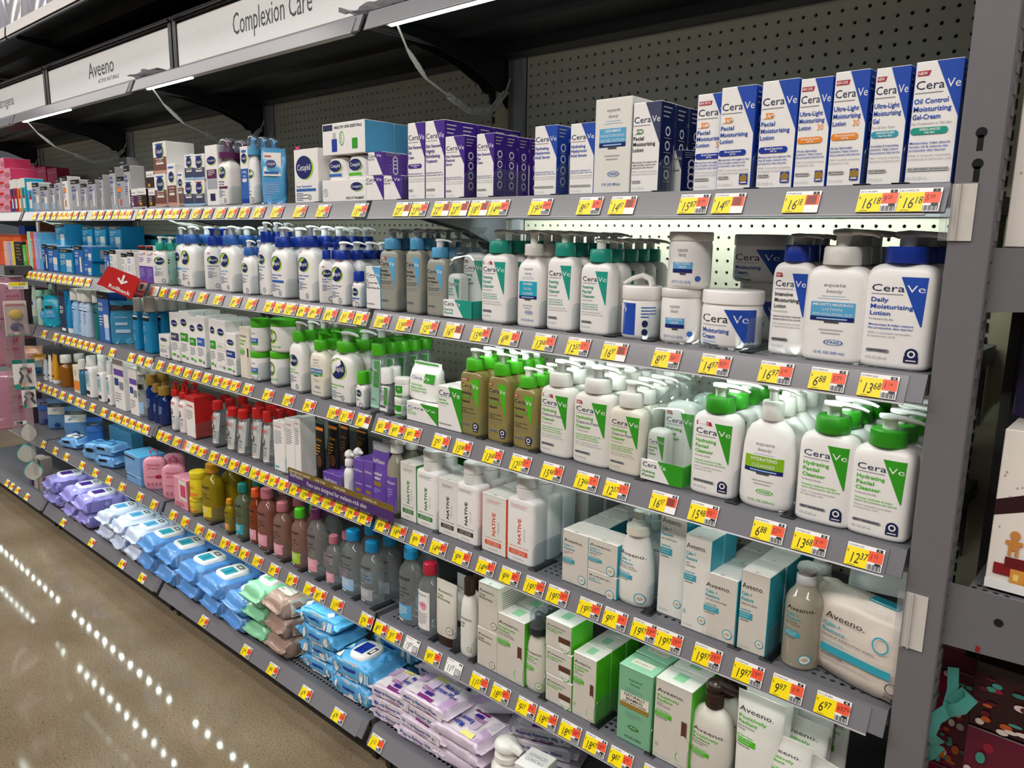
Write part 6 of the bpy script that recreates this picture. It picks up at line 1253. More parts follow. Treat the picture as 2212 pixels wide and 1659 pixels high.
('carton','gen',-1.1742,-0.4195,0.9658,0.0767,0.055,0.0793,1,0.058,'short white cream carton beside blue bottles','box',dict(items=[('e', 0.03, 0.775, 0.34, 0.072, 'lime'), ('e', 0, 0.785, 0.34, 0.068, 'navyblue'), ('t', 0, 0.77, 0.032, 'Cetaphil', 'white', 'c', 0.58), ('r', -0.42, 0.42, 0.42, 0.58, 'offwhite'), ('t', -0.36, 0.48, 0.05, 'Cream', 'grass', 'l', 0.5, 1), ('l', -0.4, 0.36, 0.7, 0.035, 5, 'grey'), ('r', -0.36, 0.1, 0.0, 0.15, 'offwhite'), ('e', 0.22, 0.1, 0.12, 0.03, 'grey', 14)]),V0,0),
('bottle','gen',-1.3141,-0.4283,0.9658,0.0622,0.0373,0.1985,4,0.0403,'bright blue body bottle with white cap, front one','bottle',V142,V144,0),
('bottle','gen',-1.4204,-0.4271,0.9658,0.043,0.0258,0.1897,2,0.0288,'bright blue body bottle with white cap, left one','bottle',V142,V144,0),
('pouch','gen',-1.6068,-0.4077,0.9658,0.0872,0.0157,0.1654,1,0.0187,'translucent blue mask sachet leaning at front','sachet',dict(),dict(body='#3f8fb5', items=[('r', -0.5, 0.78, 0.5, 0.9, 'dkbrown'), ('t', -0.2, 0.81, 0.06, 'Neutrogena', 'silver', 'l', 0.5), ('t', -0.3, 0.6, 0.05, 'Hydro Boost', 'paleblue', 'l', 0.5), ('r', -0.3, 0.44, 0.2, 0.5, 'paleblue'), ('r', -0.3, 0.26, 0.3, 0.34, 'paleblue')], seed=2),0.96),
('carton','ntg',-1.6861,-0.412,0.9658,0.1058,0.07,0.1966,1,0.073,'tall blue gift carton with pink square','box',dict(tx=V6, item='jar'),dict(front='denim', side='deepblue', top='white'),0),
('bottle','gen',-1.781,-0.4347,0.9658,0.0352,0.0247,0.1972,2,0.0277,'hydrating mist bottle with white cap, fourth from left','bottle',V49,dict(prof='thay', body='dteal', cap='offwhite', captype='screw', fb=0.75, capr=0.42, name='cap_bottle'),0),
('bottle','gen',-1.8863,-0.4296,0.9658,0.0498,0.0349,0.1922,2,0.0379,'hydrating mist bottle with white cap, third from left','bottle',V49,V145,0),
('bottle','gen',-1.9344,-0.4319,0.9658,0.0432,0.0303,0.1926,2,0.0333,'hydrating mist bottle with white cap, second from left','bottle',V49,V145,0),
('bottle','gen',-2.0146,-0.4292,0.9658,0.051,0.0357,0.191,2,0.0387,'hydrating mist bottle with white cap, first from left','bottle',V49,dict(prof='thay', body='ltblue', cap='offwhite', captype='screw', fb=0.75, capr=0.42, name='cap_bottle'),0),
('tube',None,-2.0774,-0.4331,0.9658,0.0398,0.0278,0.1542,1,0.0308,'dark blue tube with white cap, standing inverted','tube',dict(),dict(body='hydro', cap='white'),0),
('carton','gen',-2.1299,-0.417,0.9658,0.0758,0.06,0.1771,2,0.063,'dark teal carton with white HYDRO MIST lettering','box',dict(items=[('r', -0.5, 0.86, 0.5, 0.96, 'black'), ('t', -0.35, 0.55, 0.07, 'RO', 'white', 'l', 0.5, 1), ('t', -0.35, 0.45, 0.07, 'IST', 'white', 'l', 0.5, 1), ('r', -0.3, 0.03, 0.3, 0.1, 'white')]),dict(front='#0f3350', side='hydro'),0),
('pouch','gen',-2.3644,-0.4115,0.9658,0.067,0.0335,0.1387,1,0.0365,'aqua film wrapped cleansing set with teal bag, right one','bag',dict(),dict(body='cyan', seed=7, items=V146),1.016),
('pouch','gen',-2.4385,-0.4194,0.9658,0.052,0.026,0.1147,1,0.029,'aqua film wrapped cleansing set with teal bag, left one','bag',dict(),dict(body='cyan', seed=8, items=V146),1.021),
('tube','gen',-2.5197,-0.433,0.9658,0.04,0.028,0.1821,1,0.031,'white squeeze tube with navy leaf motif','tube',dict(items=[('e', 0.0, 0.45, 0.08, 0.1, 'royal'), ('e', -0.14, 0.4, 0.1, 0.06, 'royal'), ('e', 0.14, 0.4, 0.1, 0.06, 'royal'), ('r', -0.02, 0.2, 0.02, 0.5, 'royal')]),dict(body='#cfe0d5', cap='sage', fcap=0.2),0),
('bottle','gen',-2.6386,-0.4294,0.9658,0.0439,0.0352,0.1466,2,0.0382,'pale green toner bottle with mint cap, left one','bottle',V147,V149,0),
('bottle','gen',-2.4511,-0.4324,0.9658,0.0366,0.0293,0.1594,2,0.0323,'pale green toner bottle with mint cap, right one','bottle',V147,V149,0),
('tube',None,-2.6399,-0.3261,0.9658,0.0465,0.0279,0.1738,1,0.0309,'pale mint squeeze tube standing behind aqua set','tube',dict(),dict(body='#bfe3d2', cap='mint'),0),
('carton','av',0.9784,-0.417,0.7138,0.0501,0.06,0.142,3,0.063,'cream oat serum box with dropper picture by pump bottle','box',dict(title=V9, col='aqua', sub=('TRIPLE OAT SERUM',), fs=1.05, y0=0.78),V28,0),
('carton','av',0.9183,-0.413,0.7138,0.0618,0.068,0.118,4,0.071,'cream oat gel moisturizer box, widest of the row','box',dict(title=V9, col='aqua', sub=('OAT GEL MOISTURIZER',), fs=1.05, y0=0.78),V28,0),
('carton','av',0.8721,-0.4245,0.7138,0.0511,0.045,0.175,2,0.048,'tall cream daily moisturizer box with teal side','box',dict(title=V9, col='aqua', sub=V84, fs=0.85, spf='30', y0=0.86),V150,0),
('carton','av',0.813,-0.4075,0.7138,0.0539,0.045,0.205,2,0.048,'tall cream skin therapy balm box beside foaming bottle','box',dict(title=V9, col='aqua', sub=('SKIN THERAPY BALM',), fs=0.8, y0=0.86),V150,0),
('bottle','av',0.7363,-0.4235,0.7138,0.076,0.0471,0.1926,2,0.0501,'white foaming cleanser bottle with clear overcap','bottle',dict(title=V9, col='aqua', sub=('REDNESS RELIEF', 'FOAMING CLEANSER'), fs=0.8, y0=0.7, x0=-0.36),dict(prof='foam', body='offwhite', cap='ivory', captype='foam', fb=0.72, capr=0.3, name='foam_bottle'),0),
('carton','av',0.6734,-0.417,0.7138,0.0699,0.06,0.0449,1,0.063,'small cream eye gel box, lower of two','box',dict(title=V9, col='aqua', sub=(), bar=0, fs=1.5, y0=0.72),V28,0),
('carton','av',0.6733,-0.417,0.7593,0.069,0.06,0.065,1,0.063,'small cream eye gel box, upper of two','box',dict(title=V9, col='aqua', sub=('AGE RENEWAL', 'EYE GEL'), fs=1.2, y0=0.76),V28,0),
('carton','av',0.6077,-0.4195,0.7138,0.0641,0.055,0.1094,4,0.058,'cream age renewal serum box left of eye gel','box',dict(title=V9, col='aqua', sub=('AGE RENEWAL', 'SERUM'), y0=0.78, sel='crimson'),V28,0),
('bottle','av',1.0499,-0.4176,0.7138,0.0587,0.0587,0.1753,2,0.0617,'clear amber pump cleanser bottle with clear head','bottle',dict(title=V9, col='aqua', sub=('NOURISHING', 'OAT CLEANSER'), emb=1, fs=0.8, y0=0.72, x0=-0.3),dict(prof='thay', body='#b9b09c', clearkey='oat', cap='ltgrey', captype='dome', pump='ltgrey', fb=0.79, fc=0.09, capr=0.27, name='pump_bottle', nz=0.018),0),
('bigpouch',None,1.1467,-0.4,0.7138,0.16,0.075,0.15,1,0.1,'cream makeup removing wipes pouch, large, at right end','wipes',dict(),dict(),-0.25),
('bottle','nat',0.46,-0.4228,0.7138,0.0782,0.0485,0.1904,3,0.0515,'white square lotion bottle with orange lettering, front','bottle',dict(col='rust'),V85,0),
('carton','nat',0.3869,-0.417,0.7138,0.072,0.06,0.1327,2,0.063,'white carton with orange side and lettering','box',dict(col='rust', th=0.13),dict(front='offwhite', top='offwhite', side='rust'),0),
('bottle','nat',0.3012,-0.4234,0.7138,0.0761,0.0472,0.1846,4,0.0502,'white square lotion bottle with brown lettering','bottle',dict(col='dkbrown'),V85,0),
('carton','nat',0.2423,-0.417,0.7138,0.0627,0.06,0.1349,2,0.063,'white carton with brown lettering beside square bottle','box',dict(col='dkbrown', th=0.13),dict(front='offwhite', top='offwhite', side='offwhite'),0),
('bottle','nat',0.1665,-0.4233,0.7138,0.0765,0.0474,0.1875,2,0.0504,'white square lotion bottle with green lettering','bottle',dict(col='dkgreen'),V85,0),
('carton','nat',0.1044,-0.417,0.7138,0.0585,0.06,0.1441,3,0.063,'white carton with green side and lettering','box',dict(col='dkgreen', th=0.13),dict(front='offwhite', top='offwhite', side='dkgreen'),0),
('carton','nat',0.4632,-0.23,0.7138,0.0752,0.06,0.1246,3,0.063,'white carton with orange lettering standing at the back','box',dict(col='rust', th=0.13),dict(front='offwhite', top='offwhite', side='ltgrey'),0),
('bottle','gen',0.0356,-0.4247,0.7138,0.0496,0.0447,0.1924,2,0.0477,'clear pump bottle with purple label beside cartons','bottle',dict(items=[('r', -0.48, 0.05, 0.48, 0.62, 'violet'), ('t', -0.4, 0.5, 0.05, 'SheaMoisture', 'white', 'l', 0.7), ('l', -0.3, 0.4, 0.5, 0.04, 4, 'lilac')]),dict(prof='round', clearkey='oat', cap='white', pump='white', captype='dome', fb=0.8, fc=0.1, capr=0.32, name='pump_bottle'),0),
('tube','gen',-0.0137,-0.4331,0.7138,0.0664,0.0279,0.1703,2,0.0309,'purple squeeze tube with clear top','tube',dict(items=[('r', -0.5, 0.86, 0.5, 1.0, 'silver'), ('t', -0.4, 0.66, 0.07, 'SheaMoisture', 'white', 'l', 0.72), ('t', -0.35, 0.46, 0.05, 'nourished', 'white', 'l', 0.55, 1), ('t', -0.35, 0.39, 0.05, '& radiant', 'white', 'l', 0.5, 1), ('r', -0.3, 0.28, 0.2, 0.35, 'gold'), ('l', -0.3, 0.22, 0.5, 0.03, 3, 'lilac')]),dict(body='violet', cap='violet', fcap=0.1),0),
('carton','gen',-0.0497,-0.422,0.7138,0.0379,0.05,0.117,1,0.053,'purple serum carton, right one','box',V151,V86,0),
('carton','gen',-0.0909,-0.422,0.7138,0.042,0.05,0.1127,2,0.053,'purple serum carton, left one','box',V151,V86,0),
('bottle',None,-0.147,-0.4341,0.7138,0.0322,0.0257,0.1251,2,0.0287,'small white pump bottle with purple label','bottle',dict(),dict(prof='round', body='white', cap='white', pump='white', captype='dome', fb=0.66, fc=0.14, capr=0.36, name='pump_bottle'),0),
('carton','gen',-0.2108,-0.412,0.7138,0.0801,0.07,0.0485,1,0.073,'low purple cream carton in front of black tubes','box',dict(items=[('t', -0.4, 0.5, 0.2, 'SheaMoisture', 'white', 'l', 0.7)]),V86,0),
('tube','gen',-0.2696,-0.4386,0.7138,0.0398,0.0167,0.1827,1,0.0197,'black squeeze tube with gold lettering, first from left','tube',V51,V53,0),
('tube','gen',-0.249,-0.4101,0.7138,0.0472,0.0198,0.1855,1,0.0228,'black squeeze tube with gold lettering, second from left','tube',V51,V53,0),
('tube','gen',-0.2777,-0.3518,0.7138,0.0389,0.0163,0.1675,1,0.0193,'black squeeze tube with gold lettering, third from left','tube',V51,V53,0),
('tube','gen',-0.3489,-0.239,0.7138,0.0524,0.022,0.1161,1,0.025,'black squeeze tube with gold lettering, fourth from left','tube',V51,V53,0),
('bottle','thy',-0.5699,-0.273,0.7138,0.0674,0.0539,0.1275,2,0.0569,'large clear toner bottle behind white cartons','bottle',dict(),dict(prof='thay', clearkey='clear', cap='red', captype='flip', fb=0.83, capr=0.3, name='cap_bottle'),0),
('carton','gen',-0.3678,-0.422,0.7138,0.028,0.05,0.1769,1,0.053,'tall white eye gel carton, right of three','box',V87,V33,0),
('carton','gen',-0.4074,-0.422,0.7138,0.0452,0.05,0.1658,1,0.053,'tall white eye gel carton, middle of three','box',V87,V33,0),
('carton','gen',-0.4642,-0.422,0.7138,0.0592,0.05,0.1481,1,0.053,'tall white eye gel carton, left of three','box',V87,V33,0),
('bottle','thy',-0.5514,-0.4285,0.7138,0.0369,0.0369,0.1631,3,0.0399,'clear toner bottle with red flip cap, fifth, nearest the white cartons','bottle',dict(),V16,0),
('bottle','thy',-0.6128,-0.4231,0.7138,0.0478,0.0478,0.1635,3,0.0508,'clear toner bottle with red flip cap, fourth','bottle',dict(),V16,0),
('bottle','thy',-0.6986,-0.4246,0.7138,0.0448,0.0448,0.1431,3,0.0478,'clear toner bottle with red flip cap, third','bottle',dict(),V16,0),
('bottle','thy',-0.7623,-0.425,0.7138,0.044,0.044,0.1399,3,0.047,'clear toner bottle with red flip cap, second','bottle',dict(),V16,0),
('bottle','thy',-0.8593,-0.4263,0.7138,0.0413,0.0413,0.1464,3,0.0443,'clear toner bottle with red flip cap, first','bottle',dict(),V16,0),
('bottle','thy',-1.0812,-0.3365,0.7138,0.0471,0.0471,0.1121,2,0.0501,'clear toner bottle with red cap behind the red carton','bottle',dict(),V16,0),
('carton','gen',-1.0111,-0.412,0.7138,0.065,0.07,0.1397,1,0.073,'tall white and red carton among toner bottles','box',dict(items=[('r', -0.5, 0.88, 0.5, 1, 'red'), ('t', -0.4, 0.74, 0.05, 'THAYERS', 'red', 'l', 0.7, 1), ('l', -0.4, 0.64, 0.7, 0.04, 6, 'grey')]),dict(front='white', side='red', top='red'),0),
('bottle','thy',-1.0888,-0.4289,0.7138,0.0453,0.0363,0.1702,2,0.0393,'white foaming wash bottle with red pump, right one','bottle',dict(),V153,0),
('bottle','thy',-1.1491,-0.43,0.7138,0.0426,0.0341,0.1713,2,0.0371,'white foaming wash bottle with red pump, left one','bottle',dict(),V153,0),
('bottle','gen',-1.2482,-0.4258,0.7138,0.0529,0.0424,0.1371,2,0.0454,'dark blue bottle with gold cap, right one','bottle',V89,V91,0),
('bottle','gen',-1.2903,-0.434,0.7138,0.0325,0.026,0.143,2,0.029,'dark blue bottle with gold cap, middle one','bottle',V89,V91,0),
('bottle','gen',-1.3452,-0.4266,0.7138,0.0511,0.0408,0.168,2,0.0438,'dark blue bottle with gold cap, tallest, left one','bottle',V89,V91,0),
('bottle','gen',-1.415,-0.4286,0.7138,0.0459,0.0367,0.1964,2,0.0397,'clear alcohol free toner bottle with white cap','bottle',dict(items=[('r', -0.45, 0.66, 0.45, 0.78, 'black'), ('t', -0.3, 0.5, 0.07, 'TONER', 'royal', 'l', 0.5), ('r', -0.4, 0.08, 0.4, 0.36, 'ltblue')]),dict(prof='thay', clearkey='clear', cap='offwhite', captype='screw', fb=0.82, capr=0.4, name='cap_bottle'),0),
('carton','gen',-1.4626,-0.4195,0.7138,0.0716,0.055,0.1772,1,0.058,'slim white tube carton with blue foot','box',V154,V0,0),
('carton','gen',-1.5935,-0.4195,0.7138,0.0966,0.055,0.2024,1,0.058,'white carton with purple panels and code','box',V154,V0,0),
('bottle','gen',-1.7018,-0.4368,0.7138,0.0372,0.0205,0.1624,3,0.0235,'white cleanser bottle with pale blue label, right one','bottle',V92,V94,0),
('bottle','gen',-1.7898,-0.4322,0.7138,0.0539,0.0297,0.1631,3,0.0327,'white cleanser bottle with pale blue label, middle one','bottle',V92,V94,0),
('bottle','gen',-1.9118,-0.4275,0.7138,0.0711,0.0391,0.1725,3,0.0421,'white cleanser bottle with pale blue label, left one','bottle',V92,V94,0),
('bottle',None,-2.0032,-0.4331,0.7138,0.0348,0.0279,0.1472,1,0.0309,'dusty blue bottle with white nozzle cap','bottle',dict(),dict(prof='thay', body='#2f6f8c', cap='offwhite', captype='screw', fb=0.72, capr=0.42, name='cap_bottle'),0),
('carton','gen',-2.0419,-0.417,0.7138,0.0633,0.06,0.1184,1,0.063,'white and orange carton beside amber bottle','box',dict(items=[('r', -0.5, 0.1, 0.5, 0.45, 'orange'), ('l', -0.3, 0.8, 0.5, 0.06, 4, 'grey')]),V141,0),
('bottle','gen',-2.2284,-0.4207,0.7138,0.0658,0.0527,0.139,2,0.0557,'amber liquid bottle with white cap','bottle',dict(items=[('l', -0.2, 0.6, 0.4, 0.06, 4, '#8a5a10')]),dict(prof='thay', clearkey='amber', cap='offwhite', captype='screw', fb=0.76, capr=0.34, name='cap_bottle'),0),
('tube','gen',-2.3306,-0.4312,0.7138,0.0526,0.0316,0.1319,1,0.0346,'yellow squeeze tube with white cap','tube',V95,dict(body='#d99a22', cap='white'),0),
('tube','gen',-2.3813,-0.4367,0.7138,0.0343,0.0206,0.1234,1,0.0236,'white squeeze tube next to yellow one','tube',V95,dict(body='white', cap='white'),0),
('tube','gen',-2.4475,-0.4346,0.7138,0.0413,0.0248,0.0953,1,0.0278,'pale blue and yellow squeeze tube','tube',V95,dict(body='#b9c7d6', cap='white'),0),
('pouch','gen',-2.5903,-0.4161,0.7138,0.0581,0.029,0.1011,1,0.032,'gold and blue film wrapped wash set','bag',dict(),dict(body='#c9952f', seed=11, items=[('r', -0.4, 0.05, 0.2, 0.42, '#1f5d8a'), ('r', -0.4, 0.42, 0.2, 0.72, '#8fa3b3'), ('r', -0.2, 0.15, 0.1, 0.22, 'black')]),1.029),
('pouch','gen',-2.7403,-0.3942,0.7138,0.0861,0.043,0.1238,1,0.046,'salmon pink pouch hanging over shelf edge','pouch',dict(),dict(body='peach', seed=12, items=[('l', -0.3, 0.7, 0.5, 0.06, 3, 'tan')]),1.033),
('tube','av',1.1012,-0.3538,0.4328,0.0416,0.0125,0.1864,1,0.0155,'tall white scrub tube far back, partly hidden right','tube',V97,V29,0),
('tube','av',1.0685,-0.3704,0.4328,0.064,0.0192,0.1734,1,0.0222,'white scrub tube behind the right front tube','tube',V97,V29,0),
('tube','av',1.0602,-0.3925,0.4328,0.0836,0.0251,0.1686,1,0.0281,'white scrub tube, rightmost in front cluster','tube',V97,V29,0),
('tube','av',1.0521,-0.435,0.4328,0.08,0.024,0.15,1,0.027,'shortest white scrub tube at the very front','tube',dict(title=V1, col='grass', bar=2, fs=0.85, y0=0.78),V29,0),
('tube','av',1.0009,-0.4344,0.4328,0.0839,0.0252,0.2021,3,0.0282,'tall white brightening scrub tube beside brown pump bottle','tube',dict(title=V1, col='grass', sub=('BRIGHTENING', 'SCRUB'), bar=2, fs=0.8, y0=0.8),V29,0),
('bottle','av',0.9113,-0.4241,0.4328,0.0833,0.0458,0.1926,2,0.0488,'tapered white cleanser bottle with dark brown pump','bottle',dict(title=V1, col='grass', sub=('BRIGHTENING', 'CLEANSER'), bar=2, fs=0.78, y0=0.66, x0=-0.34),dict(prof='oval', body='bone', cap='dkbrown', pump='dkbrown', captype='dome', fb=0.74, fc=0.14, capr=0.2, name='pump_bottle'),0),
('carton','av',0.8414,-0.4195,0.4328,0.0762,0.055,0.1631,2,0.058,'cream daily moisturizer box with brown bottle picture, right','box',dict(title=V1, col='grass', sub=V84, bar=2, pump=1, fs=0.75, y0=0.84, spf='15'),V17,0),
('carton','gen',0.7598,-0.4195,0.4328,0.0754,0.055,0.1578,3,0.058,'mint green store brand moisturizer box','box',dict(items=[('t', 0, 0.83, 0.035, 'equate', 'dkgreen', 'c', 0.4), ('t', 0, 0.775, 0.035, 'beauty', 'dkgreen', 'c', 0.28), ('l', -0.3, 0.72, 0.6, 0.022, 3, 'sage'), ('r', -0.42, 0.52, 0.42, 0.66, 'ivory'), ('r', -0.42, 0.46, 0.42, 0.52, 'gold'), ('t', 0, 0.615, 0.036, 'NATURALLY', 'ink', 'c', 0.62, 1), ('t', 0, 0.565, 0.036, 'BEAMING', 'ink', 'c', 0.5, 1), ('t', 0, 0.53, 0.022, 'DAILY MOISTURIZER', 'ink', 'c', 0.7, 1), ('l', -0.25, 0.4, 0.5, 0.028, 3, 'sage'), ('e', 0, 0.22, 0.16, 0.028, 'dkgreen'), ('t', 0, 0.212, 0.02, 'FREE', 'white', 'c', 0.2), ('t', 0, 0.07, 0.025, '4 FL OZ (118mL)', 'ink', 'c', 0.5, 1)]),dict(front='#7fb792', side='#84b995', top='#9ad0ae', topdec=[('r', -0.5, 0.2, 0.5, 0.21, 'sage'), ('r', -0.3, -0.2, 0.3, 0.15, 'ivory'), ('t', 0, -0.1, 0.1, 'NATURALLY', 'ink', 'c', 0.5)]),0),
('carton','av',0.641,-0.422,0.4328,0.058,0.05,0.1389,3,0.053,'cream moisturizer box right of the triple jar stack','box',dict(title=V1, col='grass', sub=V84, bar=2, pump=1, fs=0.75, y0=0.84, spf='30'),V17,0),
('carton','av',0.576,-0.4095,0.4328,0.0693,0.075,0.062,1,0.078,'small cream jar box, bottom of three','box',V98,V17,0),
('carton','av',0.5739,-0.4095,0.4954,0.0688,0.075,0.062,1,0.078,'small cream jar box, middle of three','box',V98,V17,0),
('carton','av',0.5717,-0.4095,0.558,0.0684,0.075,0.062,1,0.078,'small cream jar box, top of three','box',V98,V17,0),
('bottle','av',0.5042,-0.4289,0.4328,0.0584,0.0362,0.1855,3,0.0392,'white clear complexion bottle with black foam pump','bottle',dict(title=V1, col='grass', sub=('FOAMING CLEANSER',), bar=2, fs=0.75, y0=0.66, x0=-0.36),dict(prof='foam', body='bone', cap='ink', captype='foam', fb=0.71, capr=0.34, name='foam_bottle'),0),
('carton','av',0.4408,-0.4195,0.4328,0.0816,0.055,0.1498,2,0.058,'cream clear complexion box with brown pump picture','box',dict(title=V1, col='grass', sub=('CLEAR COMPLEXION', 'DAILY MOISTURIZER'), bar=2, pump=1, fs=0.78, y0=0.84),V17,0),
('carton','av',0.3696,-0.417,0.4328,0.0609,0.06,0.0937,1,0.063,'cream facial bar box, lower of two','box',V156,dict(front='bone', side='bone', top='offwhite'),0),
('carton','av',0.373,-0.392,0.5271,0.0632,0.11,0.109,1,0.113,'cream facial bar box, upper, set at the back','box',V156,dict(front='bone', side='ivory', top='offwhite', sidedec=[('l', -0.4, 0.85, 0.8, 0.05, 9, 'grey')]),0),
('bottle','av',0.2991,-0.4314,0.4328,0.0446,0.0312,0.1908,2,0.0342,'white facial wash bottle with black brown cap','bottle',dict(title=('Daily', 'Wash'), col='olive', bar=0, fs=0.8, y0=0.6, x0=-0.3, bc='olive'),dict(prof='oval', body='offwhite', cap='dkbrown', captype='screw', fb=0.8, capr=0.3, name='cap_bottle'),0),
('tube','av',0.1967,-0.3547,0.4328,0.0356,0.0107,0.1414,1,0.0137,'rounded white cream tube with brown cap, behind','tube',dict(title=('Daily',), col='olive', bar=0, emb=0, fs=0.8, y0=0.7, bc='olive'),dict(body='offwhite', cap='dkbrown', fcap=0.12),0),
('tube','av',0.2263,-0.4349,0.4328,0.0691,0.0242,0.1592,1,0.0272,'round topped white cream tube with dark brown cap','tube',dict(title=V99, col='olive', bar=0, fs=0.85, y0=0.78, x0=-0.38, bc='olive'),dict(body='bone', cap='dkbrown', fcap=0.15),0),
('bottle','gen',0.1534,-0.4222,0.4328,0.0661,0.0496,0.1825,1,0.0526,'clear micellar bottle with red cap and white label','bottle',dict(items=[('r', -0.36, 0.1, 0.3, 0.74, 'white'), ('t', -0.32, 0.66, 0.035, 'BIODERMA', 'grey', 'l', 0.5), ('e', 0.02, 0.5, 0.16, 0.07, 'pink', 18), ('t', -0.28, 0.5, 0.04, 'sensibio', 'crimson', 'l', 0.4), ('l', -0.28, 0.36, 0.5, 0.035, 6, 'grey')]),dict(prof='round', captype='flip', fb=0.84, capr=0.27, name='cap_bottle', clearkey='clear', cap='crimson'),0),
('bottle','gar',0.0806,-0.4206,0.4328,0.0659,0.0527,0.204,2,0.0557,'clear micellar bottle with blue cap, right of pair','bottle',dict(col='skyblue'),V100,0),
('bottle','gar',-0.0763,-0.4195,0.4328,0.0688,0.0551,0.1698,2,0.0581,'clear micellar bottle with blue cap, silver label','bottle',dict(col='silver'),V100,0),
('bottle','gar',-0.1597,-0.4182,0.4328,0.0721,0.0576,0.1791,2,0.0606,'large clear micellar bottle with blue cap','bottle',dict(col='ltblue'),V100,0),
('bottle','gar',-0.2381,-0.4266,0.4328,0.051,0.0408,0.1428,2,0.0438,'clear micellar bottle with rose cap','bottle',V30,dict(prof='round', captype='flip', fb=0.84, capr=0.27, name='cap_bottle', clearkey='clear', cap='rose'),0),
('bottle','gar',-0.3249,-0.4217,0.4328,0.0632,0.0506,0.1999,2,0.0536,'clear micellar bottle with maroon cap','bottle',V30,dict(prof='round', captype='flip', fb=0.84, capr=0.27, name='cap_bottle', clearkey='clear', cap='plum'),0),
('bottle','gar',-0.4079,-0.4232,0.4328,0.0595,0.0476,0.1779,2,0.0506,'pinkish micellar bottle with green cap','bottle',dict(col='lime'),dict(prof='round', captype='flip', fb=0.84, capr=0.27, name='cap_bottle', clearkey='rosy', cap='grass'),0),
('bottle','gar',-0.505,-0.4203,0.4328,0.0667,0.0533,0.1718,2,0.0563,'rosy micellar bottle with translucent pink cap','bottle',V30,dict(prof='round', captype='flip', fb=0.84, capr=0.27, name='cap_bottle', clearkey='rosy', cap='rose'),0),
('bottle','gar',-0.5947,-0.4182,0.4328,0.072,0.0576,0.1938,2,0.0606,'tall rosy micellar bottle beside orange cap','bottle',V30,dict(prof='round', captype='flip', fb=0.84, capr=0.27, name='cap_bottle', clearkey='rosyd', cap='rose'),0),
('bottle','gar',-0.6603,-0.4191,0.4328,0.0521,0.0417,0.1786,2,0.0447,'orange capped bottle of orange liquid','bottle',V30,dict(prof='round', captype='flip', fb=0.84, capr=0.27, name='cap_bottle', clearkey='amberl', cap='rust'),0),
('bottle','gar',-0.7321,-0.4223,0.4328,0.0618,0.0495,0.1781,2,0.0525,'teal capped bottle of green tinted liquid','bottle',dict(col='cyan'),dict(prof='round', captype='flip', fb=0.84, capr=0.27, name='cap_bottle', clearkey='tealy', cap='dteal'),0),
('bottle','gar',-0.8069,-0.4316,0.4328,0.0386,0.0309,0.1098,1,0.0339,'small yellow bottle with yellow cap','bottle',dict(col='orange'),V157,0),
('bottle','gar',-0.9479,-0.414,0.4328,0.0826,0.0661,0.1975,3,0.0691,'large yellow cleansing oil bottle','bottle',dict(col='lemon'),V157,0),
('jar','gen',-1.0513,-0.4185,0.4328,0.0571,0.0571,0.0546,1,0.0601,'yellow pad jar, lower of two','jar',V158,V160,0.3),
('jar','gen',-1.0439,-0.4174,0.488,0.0592,0.0592,0.0938,1,0.0622,'yellow pad jar, upper of two','jar',V158,V160,0.3),
('carton','gen',-1.1244,-0.417,0.4328,0.1008,0.06,0.1106,1,0.063,'pink open tray carton with eraser pads','box',dict(items=[('r', -0.1, 0.3, 0.45, 0.95, 'offwhite'), ('r', 0.0, 0.4, 0.4, 0.8, 'hotpink'), ('l', -0.4, 0.15, 0.7, 0.06, 3, 'dkred')]),dict(front='pink', side='rose', top='pink'),0),
('eraser',None,-1.2443,-0.412,0.4328,0.085,0.034,0.128,1,0.1,'pink makeup eraser pouch with ribbon loop, right one','pouch',dict(),dict(seed=1),0.85),
('eraser',None,-1.4035,-0.412,0.4328,0.085,0.034,0.124,2,0.075,'pink makeup eraser pouch with ribbon loop, left one','pouch',dict(),dict(seed=2),0.85),
('carton','gen',-1.5218,-0.397,0.4328,0.1305,0.1,0.0336,1,0.103,'blue wipes tub carton, lower','box',V161,dict(front='wipeblue', side='wipeblue', top='ltblue'),0),
('carton','gen',-1.5272,-0.397,0.467,0.1401,0.1,0.0806,1,0.103,'blue wipes tub carton, upper','box',V161,dict(front='wipeblue', side='wipeblue', top='skyblue'),0),
('pack',None,-1.8178,-0.405,0.4328,0.115,0.085,0.048,1,0.1,'blue twin pack of cleansing cloths, lower, middle','wipes',dict(),dict(body='wipeblue', lid=None, seed=20, toptxt=V101, fronttxt=V54),0.3),
('pack',None,-1.8296,-0.405,0.4808,0.115,0.085,0.048,1,0.1,'blue twin pack of cleansing cloths, upper, middle','wipes',dict(),dict(body='wipeblue', lid=None, seed=21, toptxt=V101, fronttxt=V54),0.3),
('pack',None,-1.9516,-0.405,0.4328,0.115,0.085,0.075,1,0.1,'blue film wrapped cloth pack by twin packs','wipes',dict(),dict(body='wipeblue', lid=None, seed=22, toptxt=V101, fronttxt=V54),0.3),
('pack',None,-2.2313,-0.405,0.4328,0.115,0.085,0.048,1,0.1,'small blue and white cloth pack lying at front','wipes',dict(),dict(body='wipeblue', lid=None, seed=23, toptxt=[('r', -0.3, -0.3, 0.3, 0.3, 'offwhite'), ('r', -0.3, -0.05, 0.2, 0.1, 'denim')], fronttxt=V54),0.3),
('carton','gen',-2.0173,-0.275,0.4328,0.2419,0.05,0.1004,1,0.053,'flat blue open carton at the back of wipes','box',dict(items=[('t', -0.4, 0.08, 0.06, 'makeup remover', 'ltblue', 'l', 0.7)]),V130,0),
('pouch','gen',-2.1457,-0.3545,0.4328,0.0688,0.031,0.1407,1,0.034,'deep blue hanging pouch with black stripe','pouch',dict(),dict(body='denim', seed=30, items=V163),0.99),
